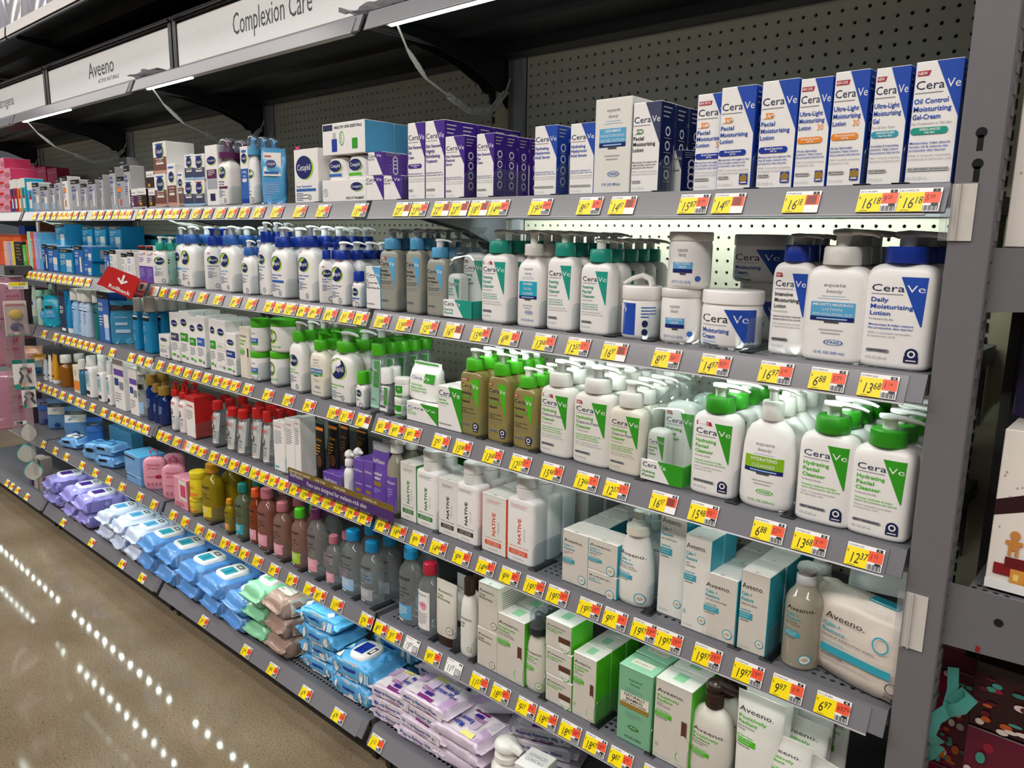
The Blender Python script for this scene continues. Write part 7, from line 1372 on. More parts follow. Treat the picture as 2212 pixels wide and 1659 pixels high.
('pouch','gen',-2.4195,-0.3383,0.4328,0.0996,0.0448,0.1461,1,0.0478,'clear and blue refill pouch, leaning','pouch',dict(),dict(body='#5d8fc4', seed=31, items=V164),1.005),
('pouch','gen',-2.6467,-0.3442,0.4328,0.0881,0.0396,0.1475,1,0.0426,'clear and blue refill pouch with recycling mark','pouch',dict(),dict(body='#6f9fd0', seed=32, items=V164),1.019),
('pouch','gen',-2.7854,-0.355,0.4328,0.0672,0.0302,0.1317,1,0.0332,'crinkled clear and violet pouch at far left','pouch',dict(),dict(body='#6c6f9c', seed=33, items=V163),1.028),
]
TAGS = [(1, 0.8122, '15.87', '5.29', 'y'), (1, 0.8721, '14.97', '4.99', 'q'), (1, 0.9861, '16.18', '9.52', 'q'), (1, 1.0905, '16.18', '9.25', 'y'), (1, 1.1423, '16.18', '5.39', 'y'), (1, 0.0974, '23.97', '', 'q'), (1, 0.1531, '23.96', '13.64', 'y'), (1, 0.2233, '22.97', '', 'q'), (1, 0.2773, '23.97', '', 'q'), (1, 0.3338, '18.97', '', 'q'), (1, 0.3877, '14.44', '28.10', 'y'), (1, 0.494, '19.24', '19.24', 'y'), (1, 0.6076, '8.67', '2.89', 'y'), (1, 0.6766, '14.97', '4.99', 'q'), (1, -2.3025, '', '', 'f'), (1, -2.2083, '', '', 'f'), (1, -2.1374, '', '', 'f'), (1, -2.0685, '', '', 'f'), (1, -2.0054, '', '', 'f'), (1, -1.9494, '', '', 'f'), (1, -1.9001, '', '', 'f'), (1, -1.8378, '', '', 'f'), (1, -1.7601, '', '', 'f'), (1, -1.6524, '', '', 'f'), (1, -1.5887, '', '', 'f'), (1, -1.5192, '', '', 'f'), (1, -1.4549, '', '', 'f'), (1, -1.3939, '', '', 'f'), (1, -1.3445, '', '', 'f'), (1, -1.249, '', '', 'f'), (1, -1.1746, '', '', 'f'), (1, -1.114, '', '', 'f'), (1, -1.0469, '', '', 'f'), (1, -0.9937, '', '', 'f'), (1, -0.9307, '9.97', '', 'y'), (1, -0.8535, '14.97', '', 'y'), (1, -0.7848, '19.97', '', 'y'), (1, -0.7087, '12.97', '', 'y'), (1, -0.6405, '8.97', '', 'y'), (1, -0.5751, '8.97', '', 'y'), (1, -0.499, '6.97', '', 'y'), (1, -0.4097, '11.47', '', 'y'), (1, -0.3019, '11.47', '', 'y'), (1, -0.2013, '11.47', '', 'y'), (1, -0.0543, '15.94', '', 'y'), (2, -0.3642, '12.97', '64.9', 'y'), (2, -0.2505, '4.94', '62.8', 'y'), (2, -0.1824, '8.78', '1.10', 'y'), (2, -0.1142, '3.17', '1.59', 'y'), (2, -0.0577, '5.97', '1.33', 'y'), (2, 0.0215, '15.48', '82.0', 'y'), (2, 0.1017, '13.68', '1.14', 'y'), (2, 0.1846, '12.37', '1.55', 'y'), (2, 0.2603, '16.97', '', 'q'), (2, 0.3412, '15.48', '97.0', 'y'), (2, 0.4216, '6.88', '57.3', 'y'), (2, 0.5106, '13.68', '1.14', 'y'), (2, 0.5915, '12.37', '1.55', 'y'), (2, 0.6724, '16.97', '1.06', 'q'), (2, 0.7783, '8.97', '56.1', 'y'), (2, 0.8676, '14.97', '93.6', 'y'), (2, 0.9681, '16.97', '1.41', 'y'), (2, 1.0464, '6.88', '57.3', 'y'), (2, 1.1159, '13.68', '1.14', 'y'), (2, -1.1849, '', '', 'p'), (2, -1.1179, '9.97', '', 'y'), (2, -1.0425, '14.97', '', 'y'), (2, -0.9398, '7.97', '', 'y'), (2, -0.8471, '9.98', '', 'y'), (2, -0.7499, '12.97', '', 'y'), (2, -0.6493, '8.97', '', 'y'), (2, -0.5623, '13.97', '', 'y'), (2, -0.4605, '2.97', '', 'y'), (2, -0.3612, '12.97', '', 'y'), (2, -0.2543, '4.94', '', 'y'), (2, -2.4514, '', '', 'f'), (2, -2.3889, '', '', 'f'), (2, -2.3278, '', '', 'f'), (2, -2.2682, '', '', 'f'), (2, -2.2028, '', '', 'f'), (2, -2.1356, '', '', 'f'), (2, -2.0736, '', '', 'f'), (2, -2.0131, '', '', 'f'), (2, -1.9541, '', '', 'f'), (2, -1.887, '', '', 'f'), (2, -1.8341, '', '', 'f'), (2, -1.7674, '', '', 'f'), (3, -0.3899, '13.97', '64.4', 'y'), (3, -0.2897, '7.28', '45.5', 'y'), (3, -0.1792, '13.47', '67.4', 'y'), (3, -0.1253, '3.17', '1.59', 'y'), (3, -0.0583, '9.97', '', 'q'), (3, 0.0199, '9.25', '2.31', 'y'), (3, 0.0725, '9.97', '79.8', 'y'), (3, 0.1268, '9.97', '4.99', 'y'), (3, 0.2216, '5.97', '1.33', 'y'), (3, 0.2903, '15.48', '96.8', 'y'), (3, 0.3794, '13.68', '1.14', 'y'), (3, 0.4565, '12.37', '1.03', 'y'), (3, 0.5383, '15.48', '96.8', 'y'), (3, 0.6218, '13.66', '1.14', 'y'), (3, 0.6887, '12.37', '1.55', 'y'), (3, 0.7877, '16.97', '89.3', 'q'), (3, 0.8638, '15.48', '93.3', 'y'), (3, 0.9768, '6.88', '57.3', 'y'), (3, 1.0429, '13.68', '1.14', 'y'), (3, 1.1222, '12.37', '1.55', 'y'), (3, -1.1806, '9.97', '', 'y'), (3, -1.0989, '9.97', '', 'y'), (3, -1.0426, '9.97', '', 'y'), (3, -0.9797, '16.97', '', 'y'), (3, -0.9188, '8.97', '', 'y'), (3, -0.8502, '14.97', '', 'y'), (3, -0.784, '9.97', '', 'y'), (3, -0.7291, '9.97', '', 'y'), (3, -0.6758, '9.97', '', 'y'), (3, -0.603, '7.48', '', 'y'), (3, -0.4933, '9.97', '', 'y'), (3, -2.3261, '', '', 'f'), (3, -2.1869, '', '', 'f'), (3, -2.1062, '', '', 'f'), (3, -2.0381, '', '', 'f'), (3, -1.9751, '', '', 'f'), (3, -1.9105, '', '', 'f'), (3, -1.8476, '', '', 'f'), (3, -1.7864, '', '', 'f'), (3, -1.7121, '', '', 'f'), (3, -1.5869, '', '', 'f'), (3, -1.4164, '', '', 'f'), (3, -1.3409, '', '', 'f'), (3, -1.2741, '', '', 'f'), (4, -0.4313, '9.97', '2.5', 'y'), (4, -0.3724, '4.97', '1.9', 'y'), (4, -0.309, '10.98', '2.7', 'y'), (4, -0.2562, '13.98', '6.9', 'y'), (4, -0.2018, '13.98', '4.6', 'y'), (4, -0.1493, '13.98', '3.5', 'y'), (4, -0.0997, '3.98', '1.3', 'y'), (4, -0.0584, '9.98', '1.66', 'y'), (4, 0.0128, '9.98', '1.33', 'y'), (4, 0.0725, '14.94', '8.79', 'y'), (4, 0.143, '9.94', '82.8', 'y'), (4, 0.2126, '14.94', '8.79', 'y'), (4, 0.2884, '9.94', '82.8', 'y'), (4, 0.3623, '14.94', '8.79', 'y'), (4, 0.4322, '9.94', '82.8', 'y'), (4, 0.5, '19.97', '19.97', 'y'), (4, 0.5605, '19.97', '19.97', 'y'), (4, 0.6387, '19.97', '19.97', 'y'), (4, 0.6985, '9.97', '1.66', 'y'), (4, 0.762, '19.97', '19.97', 'y'), (4, 0.8136, '19.97', '19.97', 'y'), (4, 0.8883, '19.97', '19.97', 'y'), (4, 0.9624, '19.97', '19.97', 'y'), (4, 1.0288, '9.97', '1.28', 'y'), (4, 1.0997, '6.97', '697.00', 'y'), (4, -1.2153, '7.17', '', 'y'), (4, -1.1667, '10.97', '', 'y'), (4, -1.0926, '12.97', '', 'y'), (4, -1.02, '', '', 'p'), (4, -0.9676, '7.97', '', 'y'), (4, -0.9145, '7.97', '', 'y'), (4, -0.8375, '9.97', '', 'y'), (4, -0.7757, '7.97', '', 'y'), (4, -0.7113, '7.97', '', 'y'), (4, -0.6474, '11.47', '', 'y'), (4, -0.5557, '11.47', '', 'y'), (4, -0.4971, '11.47', '', 'y'), (4, -0.4396, '9.97', '', 'y'), (4, -2.4751, '', '', 'f'), (4, -2.3966, '', '', 'f'), (4, -2.3298, '', '', 'f'), (4, -2.2609, '', '', 'f'), (4, -2.1707, '', '', 'f'), (4, -2.0784, '', '', 'f'), (4, -1.9943, '', '', 'f'), (4, -1.9339, '', '', 'f'), (4, -1.8344, '', '', 'f'), (4, -1.7197, '', '', 'f'), (4, -1.6344, '', '', 'f'), (4, -1.5769, '', '', 'f'), (4, -1.5141, '', '', 'f'), (4, -1.4556, '', '', 'f'), (4, -1.3962, '', '', 'f'), (4, -1.3383, '', '', 'f'), (5, -0.408, '8.97', '63.2', 'y'), (5, -0.3177, '11.97', '51.3', 'y'), (5, -0.2682, '8.97', '66.4', 'y'), (5, -0.189, '11.97', '50.9', 'y'), (5, -0.0627, '5.96', '44.1', 'y'), (5, -0.0032, '8.97', '66.4', 'y'), (5, 0.0507, '3.97', '1.17', 'y'), (5, 0.1154, '15.97', '', 'w'), (5, 0.1925, '9.97', '1.99', 'y'), (5, 0.2627, '11.77', '', 'w'), (5, 0.3456, '11.57', '11.57', 'y'), (5, 0.411, '18.97', '4.74', 'y'), (5, 0.4854, '9.27', '1.55', 'y'), (5, 0.5419, '18.47', '10.87', 'y'), (5, 0.6025, '18.47', '18.47', 'y'), (5, 0.6644, '18.47', '18.47', 'y'), (5, 0.7251, '9.87', '2.47', 'y'), (5, -2.4874, '', '', 'f'), (5, -2.332, '', '', 'f'), (5, -2.194, '', '', 'f'), (5, -2.0124, '', '', 'f'), (5, -1.8666, '', '', 'f'), (5, -1.729, '', '', 'f'), (5, -1.5989, '7.97', '', 'y'), (5, -1.4362, '8.97', '', 'y'), (5, -1.3153, '8.97', '', 'y'), (5, -1.1602, '8.97', '', 'y'), (5, -1.0702, '11.97', '', 'y'), (5, -0.9682, '11.97', '', 'y'), (5, -0.8912, '8.97', '', 'y'), (5, -0.7978, '3.97', '', 'y'), (5, -0.7411, '8.97', '', 'y'), (5, -0.6753, '8.97', '', 'y'), (5, -0.5962, '11.97', '', 'y'), (5, -0.504, '8.97', '', 'y'), (5, 0.8009, '8.97', '2.24', 'y'), (6, -3.0111, '', '', 'f'), (6, -2.9344, '', '', 'f'), (6, -2.8458, '', '', 'f'), (6, -2.7045, '', '', 'f'), (6, -2.214, '', '', 'f'), (6, -1.8843, '', '', 'f'), (6, -1.575, '', '', 'f'), (6, -1.3916, '', '', 'f'), (6, -0.9098, '3.74', '', 'y'), (6, -0.6342, '3.74', '', 'y'), (6, -0.4817, '3.98', '', 'y'), (6, -0.3069, '6.98', '', 'y'), (6, -0.1525, '6.98', '', 'y'), (6, 0.0122, '1.12', '3.7', 'y')]
DIVS = [(-1.0745, -0.452, 1.4704000000000002, 'clear divider right of the brown renewing cream box'), (-0.9678, -0.452, 1.4704000000000002, 'clear divider right of the short white and brown eye serum box in back'), (-0.82, -0.452, 1.4704000000000002, 'clear divider right of the small navy banded cream box'), (-0.6703, -0.452, 1.4704000000000002, 'clear divider right of the white foam pump bottle with purple pump and clear'), (-0.53, -0.452, 1.4704000000000002, 'clear divider right of the white foam pump bottle with sky blue collar and'), (-0.2257, -0.452, 1.4704000000000002, 'clear divider right of the white cleansing bar box with blue stripe and oval'), (0.095, -0.452, 1.4704000000000002, 'clear divider right of the small night cream box'), (0.2959, -0.452, 1.4704000000000002, 'clear divider right of the purple retinol serum box'), (0.3791, -0.452, 1.4704000000000002, 'clear divider right of the purple eye cream box'), (0.5397, -0.452, 1.4704000000000002, 'clear divider right of the blue hydrating serum box standing alone'), (0.7589, -0.452, 1.4704000000000002, 'clear divider right of the navy sided PM facial lotion box with green pill'), (0.9232, -0.452, 1.4704000000000002, 'clear divider right of the white and blue AM facial lotion box'), (1.0863, -0.452, 1.4704000000000002, 'clear divider right of the taller ultra light lotion box with orange band'), (1.1369, -0.452, 1.4704000000000002, 'clear divider right of the white ultra light gel box with teal weightless band'), (-1.0878, -0.452, 1.2174, 'clear divider right of the translucent grey bottle with teal collar and pump'), (-0.925, -0.452, 1.2174, 'clear divider right of the largest white gentle cleanser bottle near shelf joint'), (-0.6751, -0.452, 1.2174, 'clear divider right of the large white gentle skin cleanser bottle'), (-0.5751, -0.452, 1.2174, 'clear divider right of the short white gentle cleanser bottle with muted blue collar'), (-0.3922, -0.452, 1.2174, 'clear divider right of the large white fragrance free cleanser bottle'), (-0.2634, -0.452, 1.2174, 'clear divider right of the large white facial cleanser bottle'), (-0.1207, -0.452, 1.2174, 'clear divider right of the medium white facial cleanser bottle'), (-0.0622, -0.452, 1.2174, 'clear divider right of the travel size white bottle with royal blue flip cap'), (0.0735, -0.452, 1.2174, 'clear divider right of the grey cleanser pump bottle with value size flag'), (0.1568, -0.452, 1.2174, 'clear divider right of the grey cleanser pump bottle'), (0.2336, -0.452, 1.2174, 'clear divider right of the shortest grey cleanser pump bottle'), (0.4193, -0.452, 1.2174, 'clear divider right of the large white cleanser bottle with teal collar and value'), (0.5061, -0.452, 1.2174, 'clear divider right of the plain white store brand foaming cleanser bottle with white'), (0.5859, -0.452, 1.2174, 'clear divider right of the white cleanser bottle with teal collar'), (0.6696, -0.452, 1.2174, 'clear divider right of the smallest white cleanser bottle with teal collar'), (0.7515, -0.452, 1.2174, 'clear divider right of the white cream jar with dispenser nozzle on lid'), (0.9342, -0.452, 1.2174, 'clear divider right of the large white and blue cream jar in front'), (-1.1318, -0.452, 0.9654, 'clear divider right of the short white cream carton beside blue bottles'), (-1.0514, -0.452, 0.9654, 'clear divider right of the white night moisturizer carton with navy square'), (-0.8711, -0.452, 0.9654, 'clear divider right of the white store brand carton with blue and lime badge'), (-0.6819, -0.452, 0.9654, 'clear divider right of the short white serum carton with dropper'), (-0.5609, -0.452, 0.9654, 'clear divider right of the lime lidded store brand jar'), (-0.4533, -0.452, 0.9654, 'clear divider right of the lime lidded cream jar'), (-0.3315, -0.452, 0.9654, 'clear divider right of the white advanced lotion bottle with brown arch label'), (-0.2266, -0.452, 0.9654, 'clear divider right of the white store brand gentle lotion bottle with lime pump'), (-0.1108, -0.452, 0.9654, 'clear divider right of the large white moisturizing lotion bottle with lime collar'), (-0.0565, -0.452, 0.9654, 'clear divider right of the travel size lotion bottle with lime flip cap'), (0.0386, -0.452, 0.9654, 'clear divider right of the small clear eye makeup remover bottle with white cap'), (0.0869, -0.452, 0.9654, 'clear divider right of the small white jar with green label'), (0.3479, -0.452, 0.9654, 'clear divider right of the large amber oil cleanser bottle with value flag'), (0.4257, -0.452, 0.9654, 'clear divider right of the amber oil cleanser bottle with green collar'), (0.4975, -0.452, 0.9654, 'clear divider right of the small amber oil cleanser bottle with green collar'), (0.7512, -0.452, 0.9654, 'clear divider right of the small cream to foam bottle with white pump'), (0.9283, -0.452, 0.9654, 'clear divider right of the large white cleanser bottle with green collar and value'), (1.0234, -0.452, 0.9654, 'clear divider right of the tapered white store brand hydrating cleanser bottle'), (-1.1238, -0.452, 0.7134, 'clear divider right of the white foaming wash bottle with red pump'), (-0.9745, -0.452, 0.7134, 'clear divider right of the tall white and red carton among toner bottles'), (-0.8346, -0.452, 0.7134, 'clear divider right of the clear toner bottle with red flip cap'), (-0.4323, -0.452, 0.7134, 'clear divider right of the tall white eye gel carton'), (-0.1669, -0.452, 0.7134, 'clear divider right of the low purple cream carton in front of black tubes'), (-0.127, -0.452, 0.7134, 'clear divider right of the small white pump bottle with purple label'), (0.0644, -0.452, 0.7134, 'clear divider right of the clear pump bottle with purple label beside cartons'), (0.2079, -0.452, 0.7134, 'clear divider right of the white square lotion bottle with green lettering'), (0.3433, -0.452, 0.7134, 'clear divider right of the white square lotion bottle with brown lettering'), (0.5031, -0.452, 0.7134, 'clear divider right of the white square lotion bottle with orange lettering'), (0.7783, -0.452, 0.7134, 'clear divider right of the white foaming cleanser bottle with clear overcap'), (0.9513, -0.452, 0.7134, 'clear divider right of the cream oat gel moisturizer box'), (1.0075, -0.452, 0.7134, 'clear divider right of the cream oat serum box with dropper picture by pump'), (-1.0188, -0.452, 0.4324, 'clear divider right of the yellow pad jar'), (-0.9026, -0.452, 0.4324, 'clear divider right of the large yellow cleansing oil bottle'), (-0.7836, -0.452, 0.4324, 'clear divider right of the small yellow bottle with yellow cap'), (-0.6972, -0.452, 0.4324, 'clear divider right of the teal capped bottle of green tinted liquid'), (-0.5547, -0.452, 0.4324, 'clear divider right of the tall rosy micellar bottle beside orange cap'), (-0.4677, -0.452, 0.4324, 'clear divider right of the rosy micellar bottle with translucent pink cap'), (-0.3742, -0.452, 0.4324, 'clear divider right of the pinkish micellar bottle with green cap'), (-0.2893, -0.452, 0.4324, 'clear divider right of the clear micellar bottle with maroon cap'), (-0.2086, -0.452, 0.4324, 'clear divider right of the clear micellar bottle with rose cap'), (-0.1197, -0.452, 0.4324, 'clear divider right of the large clear micellar bottle with blue cap'), (-0.0379, -0.452, 0.4324, 'clear divider right of the clear micellar bottle with blue cap'), (0.1891, -0.452, 0.4324, 'clear divider right of the clear micellar bottle with red cap and white label'), (0.2649, -0.452, 0.4324, 'clear divider right of the round topped white cream tube with dark brown cap'), (0.3254, -0.452, 0.4324, 'clear divider right of the white facial wash bottle with black brown cap'), (0.5374, -0.452, 0.4324, 'clear divider right of the white clear complexion bottle with black foam pump'), (0.674, -0.452, 0.4324, 'clear divider right of the cream moisturizer box right of the triple jar stack'), (0.8004, -0.452, 0.4324, 'clear divider right of the mint green store brand moisturizer box'), (0.956, -0.452, 0.4324, 'clear divider right of the tapered white cleanser bottle with dark brown pump')]
HANG = {'bracket': (-2.475, -0.5, 1.2132, 0.1029, 0.0411), 'strip': (-2.5108, -0.56, 0.8283, 0.0313, 0.7101), 'strip2': (-2.2914, -0.563, 0.6494, 0.0182, 0.6669), 'pink1': (-2.5144, -0.56, 1.0884, 0.1607, 0.1896), 'pink2': (-2.6015, -0.56, 0.8779, 0.1695, 0.2119), 'pink3': (-2.5629, -0.58, 0.6183, 0.2039, 0.2718), 'blister': (-2.3532, -0.56, 1.0127, 0.0862, 0.1524), 'ptag': (-2.2814, -0.56, 1.158, 0.0706, 0.0294), 'card': (-2.3548, -0.55, 0.7668, 0.0836, 0.1305), 'card2': (-2.3239, -0.55, 0.6674, 0.053, 0.0937), 'br1': (-2.3457, -0.56, 0.5056, 0.07, 0.0906), 'br2': (-2.4108, -0.56, 0.3965, 0.0797, 0.0923), 'br3': (-2.3372, -0.56, 0.3296, 0.0789, 0.0914)}
CARDS = {'banner': [(-0.36, 0.7175), (0.097, 0.7175), (0.099, 0.7585), (-0.354, 0.7585)], 'roll': [(-1.428, 1.195), (-1.205, 1.168), (-1.129, 1.24), (-1.349, 1.27)], 'roll2': [(-1.517, 1.202), (-1.236, 1.179), (-1.166, 1.245), (-1.397, 1.271)]}
# ------------------------------------------------------------------ fill the shelves
def fixopt(o):
    o = dict(o); k = o.pop('clearkey', None)
    if k: o['clear'] = glassy(k, CLEAR[k][0], CLEAR[k][1], .05, .12)
    return o
for (kind, style, x, y, z, w_, d_, h_, n, pitch, lab, cat, args, opt, rz) in ITEMS:
    place(kind, style, x, y, z, w_, d_, h_, n, pitch, lab, cat, args, fixopt(opt), rz)
put_tags(TAGS)
for (x, y, z, lab) in DIVS: divider(x, y, z, lab)
# ------------------------------------------------------------------ wipes on the base shelf
BZ = DECK[6]+.0008
def stack(x, yc, layers, w, d, h, label, opts, rz=0, jit=.006, seed=0):
    z = BZ; rn = random.Random(seed*13+5)
    for k in range(layers):
        o = pack(None, None, w, d, h, seed=seed*7+k, **{**opts, **({} if k == layers-1 or opts.get('lid') is None else dict(lid=None))})
        o.location = (x+rn.uniform(-jit, jit), yc+rn.uniform(-jit, jit), z); o.rotation_euler = (0, 0, rz+rn.uniform(-.06, .06)); z += h*.955+(.009 if False else 0)
        nm = label if layers == 1 else '%s, %s' % (label, ('top of stack' if k == layers-1 else ['lowest', 'second layer', 'third layer'][k]))
        tag(o, nm, 'wipes', 'wipes packs on the base shelf')
MU_T = [('r', -.46, -.44, .46, .44, '#e6dfe2'), ('r', -.46, .0, -.30, .44, '#c9a9d2'), ('r', -.20, -.44, -.06, .2, '#d9c3df'), ('r', -.16, -.44, .16, -.34, 'magenta'), ('r', -.1, -.30, .06, -.18, 'purple'), ('r', .30, -.44, .46, .0, '#c9a9d2'), ('r', -.30, .30, -.05, .44, '#ece48a'),
        ('t', .02, .16, .15, 'Make-up', 'royal', 'l', .30, 1), ('t', -.06, -.04, .15, 'Remover Wipes', 'royal', 'l', .46, 1), ('l', -.22, -.10, .26, .05, 3, 'magenta')]
MU_F = [('r', -.46, .2, .46, .85, '#ded5da'), ('t', -.40, .46, .24, 'Make-up Remover Wipes', 'royal', 'l', .74, 1), ('r', -.1, .14, .2, .34, 'magenta'), ('r', -.40, .25, -.25, .33, 'mauve')]
MU = dict(body='#d9c9db', lid=None, toptxt=MU_T, fronttxt=MU_F, crush=.003)
stack(.045, -.412, 3, .145, .105, .036, 'white and purple makeup wipes, left stack', MU, .10, seed=1)
stack(.160, -.408, 4, .160, .110, .034, 'white and purple makeup wipes, middle stack', MU, .05, seed=2)
stack(.292, -.405, 3, .150, .110, .036, 'white and purple makeup wipes, right stack', dict(MU), PI+.05, seed=3)
stack(.085, -.290, 3, .155, .105, .044, 'white and purple makeup wipes, back left stack', MU, .0, seed=4)
stack(.235, -.285, 3, .150, .110, .042, 'white and purple makeup wipes, back middle stack', MU, -.9, seed=5)
stack(.415, -.270, 3, .160, .105, .036, 'white and purple makeup wipes, back right stack', MU, .35, seed=6)
SB_T = [('r', -.46, -.42, .46, .42, '#5fb0e0'), ('e', .28, .0, .14, .26, '#3f8fca'), ('e', -.34, .2, .09, .14, '#8fcbee'), ('r', -.20, -.16, .06, .34, 'offwhite'), ('r', -.18, -.04, .04, .06, 'royal'), ('e', -.35, -.26, .06, .10, 'offwhite'), ('e', .30, -.34, .06, .08, 'offwhite')]
SB_F = [('r', -.22, .1, .16, .9, 'offwhite'), ('r', -.2, .5, .1, .62, 'royal'), ('e', -.34, .5, .05, .26, 'offwhite'), ('e', .26, .5, .05, .26, 'offwhite'), ('r', .34, .3, .44, .75, '#b9dcef')]
SB = dict(body='#5aa9dc', lid=None, toptxt=SB_T, fronttxt=SB_F)
stack(-.290, -.400, 4, .165, .115, .052, 'sky blue store brand wipes, four high', SB, .06, seed=7)
SBL = dict(body='#5aa9dc', lid='white', lidcol='royal', lidshape=3, toptxt=[('e', .36, .1, .10, .2, '#3f8fca'), ('e', -.36, -.1, .08, .16, '#8fcbee'), ('r', -.46, -.44, -.30, -.30, 'offwhite')], fronttxt=SB_F, lw=.46)
stack(-.122, -.404, 2, .165, .125, .062, 'sky blue lidded wipes in front of purple packs', SBL, .05, seed=8)
stack(-.125, -.262, 2, .175, .125, .068, 'sky blue lidded wipes behind the front pair', SBL, .0, seed=9)
BR_F = [('r', -.3, .1, .1, .9, 'bone'), ('r', -.2, .4, .0, .5, 'brown'), ('e', .25, .5, .06, .3, 'bone')]
def end_print(c, txt): return [('r', -.4, .15, .4, .85, c), ('l', -.3, .6, .5, .18, 3, txt)]
stack(-.470, -.395, 3, .180, .105, .066, 'brown store brand wipes by green packs', dict(body='#a58a7e', lid=None, crush=.006, toptxt=[('r', -.3, -.3, .2, .3, 'bone'), ('e', .3, 0, .1, .3, 'cocoa')], fronttxt=BR_F), 1.50, seed=10)
stack(-.590, -.395, 3, .180, .110, .064, 'mint green lidded wipes beside brown packs', dict(body='#8fcfa6', lid='white', lidcol='mint', crush=.005, fronttxt=[('l', -.3, .6, .5, .18, 3, 'dteal')]), 1.5, seed=11)
NB_ = dict(body='#5f97d8', lid='white', lidcol='aqua', crush=.004, fronttxt=[('r', -.4, .2, .0, .8, '#88aee0'), ('e', .25, .5, .06, .3, 'ink')])
for i, (x, l, hh) in enumerate([(-.708, 2, .060), (-.858, 2, .064), (-1.015, 2, .066), (-1.185, 2, .068), (-1.338, 2, .068)]):
    stack(x, -.402, l, .185, .125, hh, 'blue lidded cleansing wipes, %s column from right' % ['first', 'second', 'third', 'fourth', 'fifth'][i], NB_, 1.5, seed=12+i)
for i, (x, l) in enumerate([(-1.10, 2), (-.93, 2)]):
    stack(x, -.180, l, .185, .108, .060, 'blue wipes pack in the back row, %s' % ['left', 'right'][i], NB_, 1.5, seed=40+i)
NW = dict(body='#c9d3ea', lid='#e6ecf8', lidcol='skyblue', crush=.007, fronttxt=[('r', -.4, .2, .1, .8, '#7f9fcf'), ('e', .25, .5, .06, .3, 'ink')])
for i, x in enumerate([-1.470, -1.615, -1.760]):
    stack(x, -.402, 2, .185, .120, .066, 'crumpled white cleansing wipes, %s column from right' % ['first', 'second', 'third'][i], NW, 1.5, seed=20+i)
for i, x in enumerate([-1.36, -1.52]): stack(x, -.180, 2, .185, .108, .066, 'crumpled white wipes at the back, %s one' % ['right', 'left'][i], dict(NW, lid=None), 1.4, seed=44+i)
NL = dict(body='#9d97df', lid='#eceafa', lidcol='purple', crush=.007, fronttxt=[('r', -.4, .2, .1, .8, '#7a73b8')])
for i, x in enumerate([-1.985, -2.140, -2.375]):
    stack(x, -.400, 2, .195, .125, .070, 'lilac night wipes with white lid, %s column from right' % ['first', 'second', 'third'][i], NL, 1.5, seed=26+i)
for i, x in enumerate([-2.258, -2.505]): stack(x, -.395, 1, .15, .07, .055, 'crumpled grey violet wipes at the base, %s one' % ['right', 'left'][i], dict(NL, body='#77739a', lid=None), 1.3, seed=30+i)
for i, x in enumerate([-1.75, -1.92, -2.08, -2.24]): stack(x, -.180, 2, .185, .108, .06, 'violet wipes pack in deep shade, %s from right' % ['first', 'second', 'third', 'fourth'][i], dict(NL, body='#4f4b8a', lid=None), 1.5, seed=34+i)  # lilac body colour darkened to carry the shade at the shelf back
# ------------------------------------------------------------------ small goods at the right end of the base shelf
def put(o, x, y, z, label, cat, rz=0): o.location = (x, y, z); o.rotation_euler = (0, 0, rz); tag(o, label, cat); return o
put(bottle('gen', dict(items=[('t', -.35, .5, .16, 'ADVANCED', 'grey', 'l', .6), ('t', -.35, .3, .16, 'CLINICALS', 'grey', 'l', .6)]), .072, .072, .135, prof='thay', body='offwhite', captype='dome', cap='offwhite', pump='offwhite', fb=.62, fc=.10, capr=.40, name='pump_jar'), .418, -.428, BZ, 'squat white pump jar beside purple wipes', 'jar')
put(carton('gen', dict(items=[('v', -.25, .15, .30, 'CLINICALS', 'grey', .7), ('e', .20, .45, .22, .16, 'orange')]), .068, .068, .118, front='white', side='#e8e4de', topdec=[('t', 0, .08, .16, 'ADVANCED', 'grey', 'c', .7), ('t', 0, -.16, .16, 'CLINICALS', 'grey', 'c', .7)]), .502, -.425, BZ, 'white carton with orange bottle picture at frame bottom', 'box', .1)
put(carton('gen', dict(items=[('t', -.4, .6, .18, 'SUPER', 'ivory', 'l', .7, 1), ('t', -.4, .36, .18, 'C', 'ivory', 'l', .2, 1)]), .078, .078, .105, front='green', side='dkgreen', top='grass', topdec=[('r', -.2, -.22, .2, .22, 'navy'), ('t', 0, -.1, .24, 'SC', 'white', 'c', .26, 1)]), .598, -.420, BZ, 'bright green carton with navy square on top', 'box', .05)
put(carton('gen', dict(items=[('t', -.42, .80, .07, 'UNDER-EYE', 'ink', 'l', .8), ('t', -.42, .66, .07, 'Firming Serum', 'ink', 'l', .8), ('l', -.4, .55, .6, .07, 4, 'skyblue'), ('r', -.5, .93, .5, 1, 'grass')]), .080, .03, .115, front='white', side='pmint'), .690, -.375, BZ, 'white under eye serum carton standing upright', 'box', .05)
put(carton(None, {}, .075, .05, .062, front='white', side='pmint'), .765, -.42, BZ, 'small plain white carton at the bottom edge', 'box', -.1)
put(pouch(None, {}, .12, .05, .13, body='offwhite', seed=50, items=[('t', -.4, .62, .09, 'Aveeno.', 'black', 'l', .5), ('t', -.4, .48, .06, 'Positively', 'grass', 'l', .5, 1), ('t', -.4, .38, .06, 'Radiant', 'grass', 'l', .4, 1), ('t', -.4, .30, .04, 'MAKEUP REMOVING', 'grey', 'l', .6), ('r', -.4, .1, .4, .2, 'grass')]), 1.128, -.425, DECK[5]+.0008, 'glossy white makeup wipes pouch under the corner rail', 'wipes', -.2)
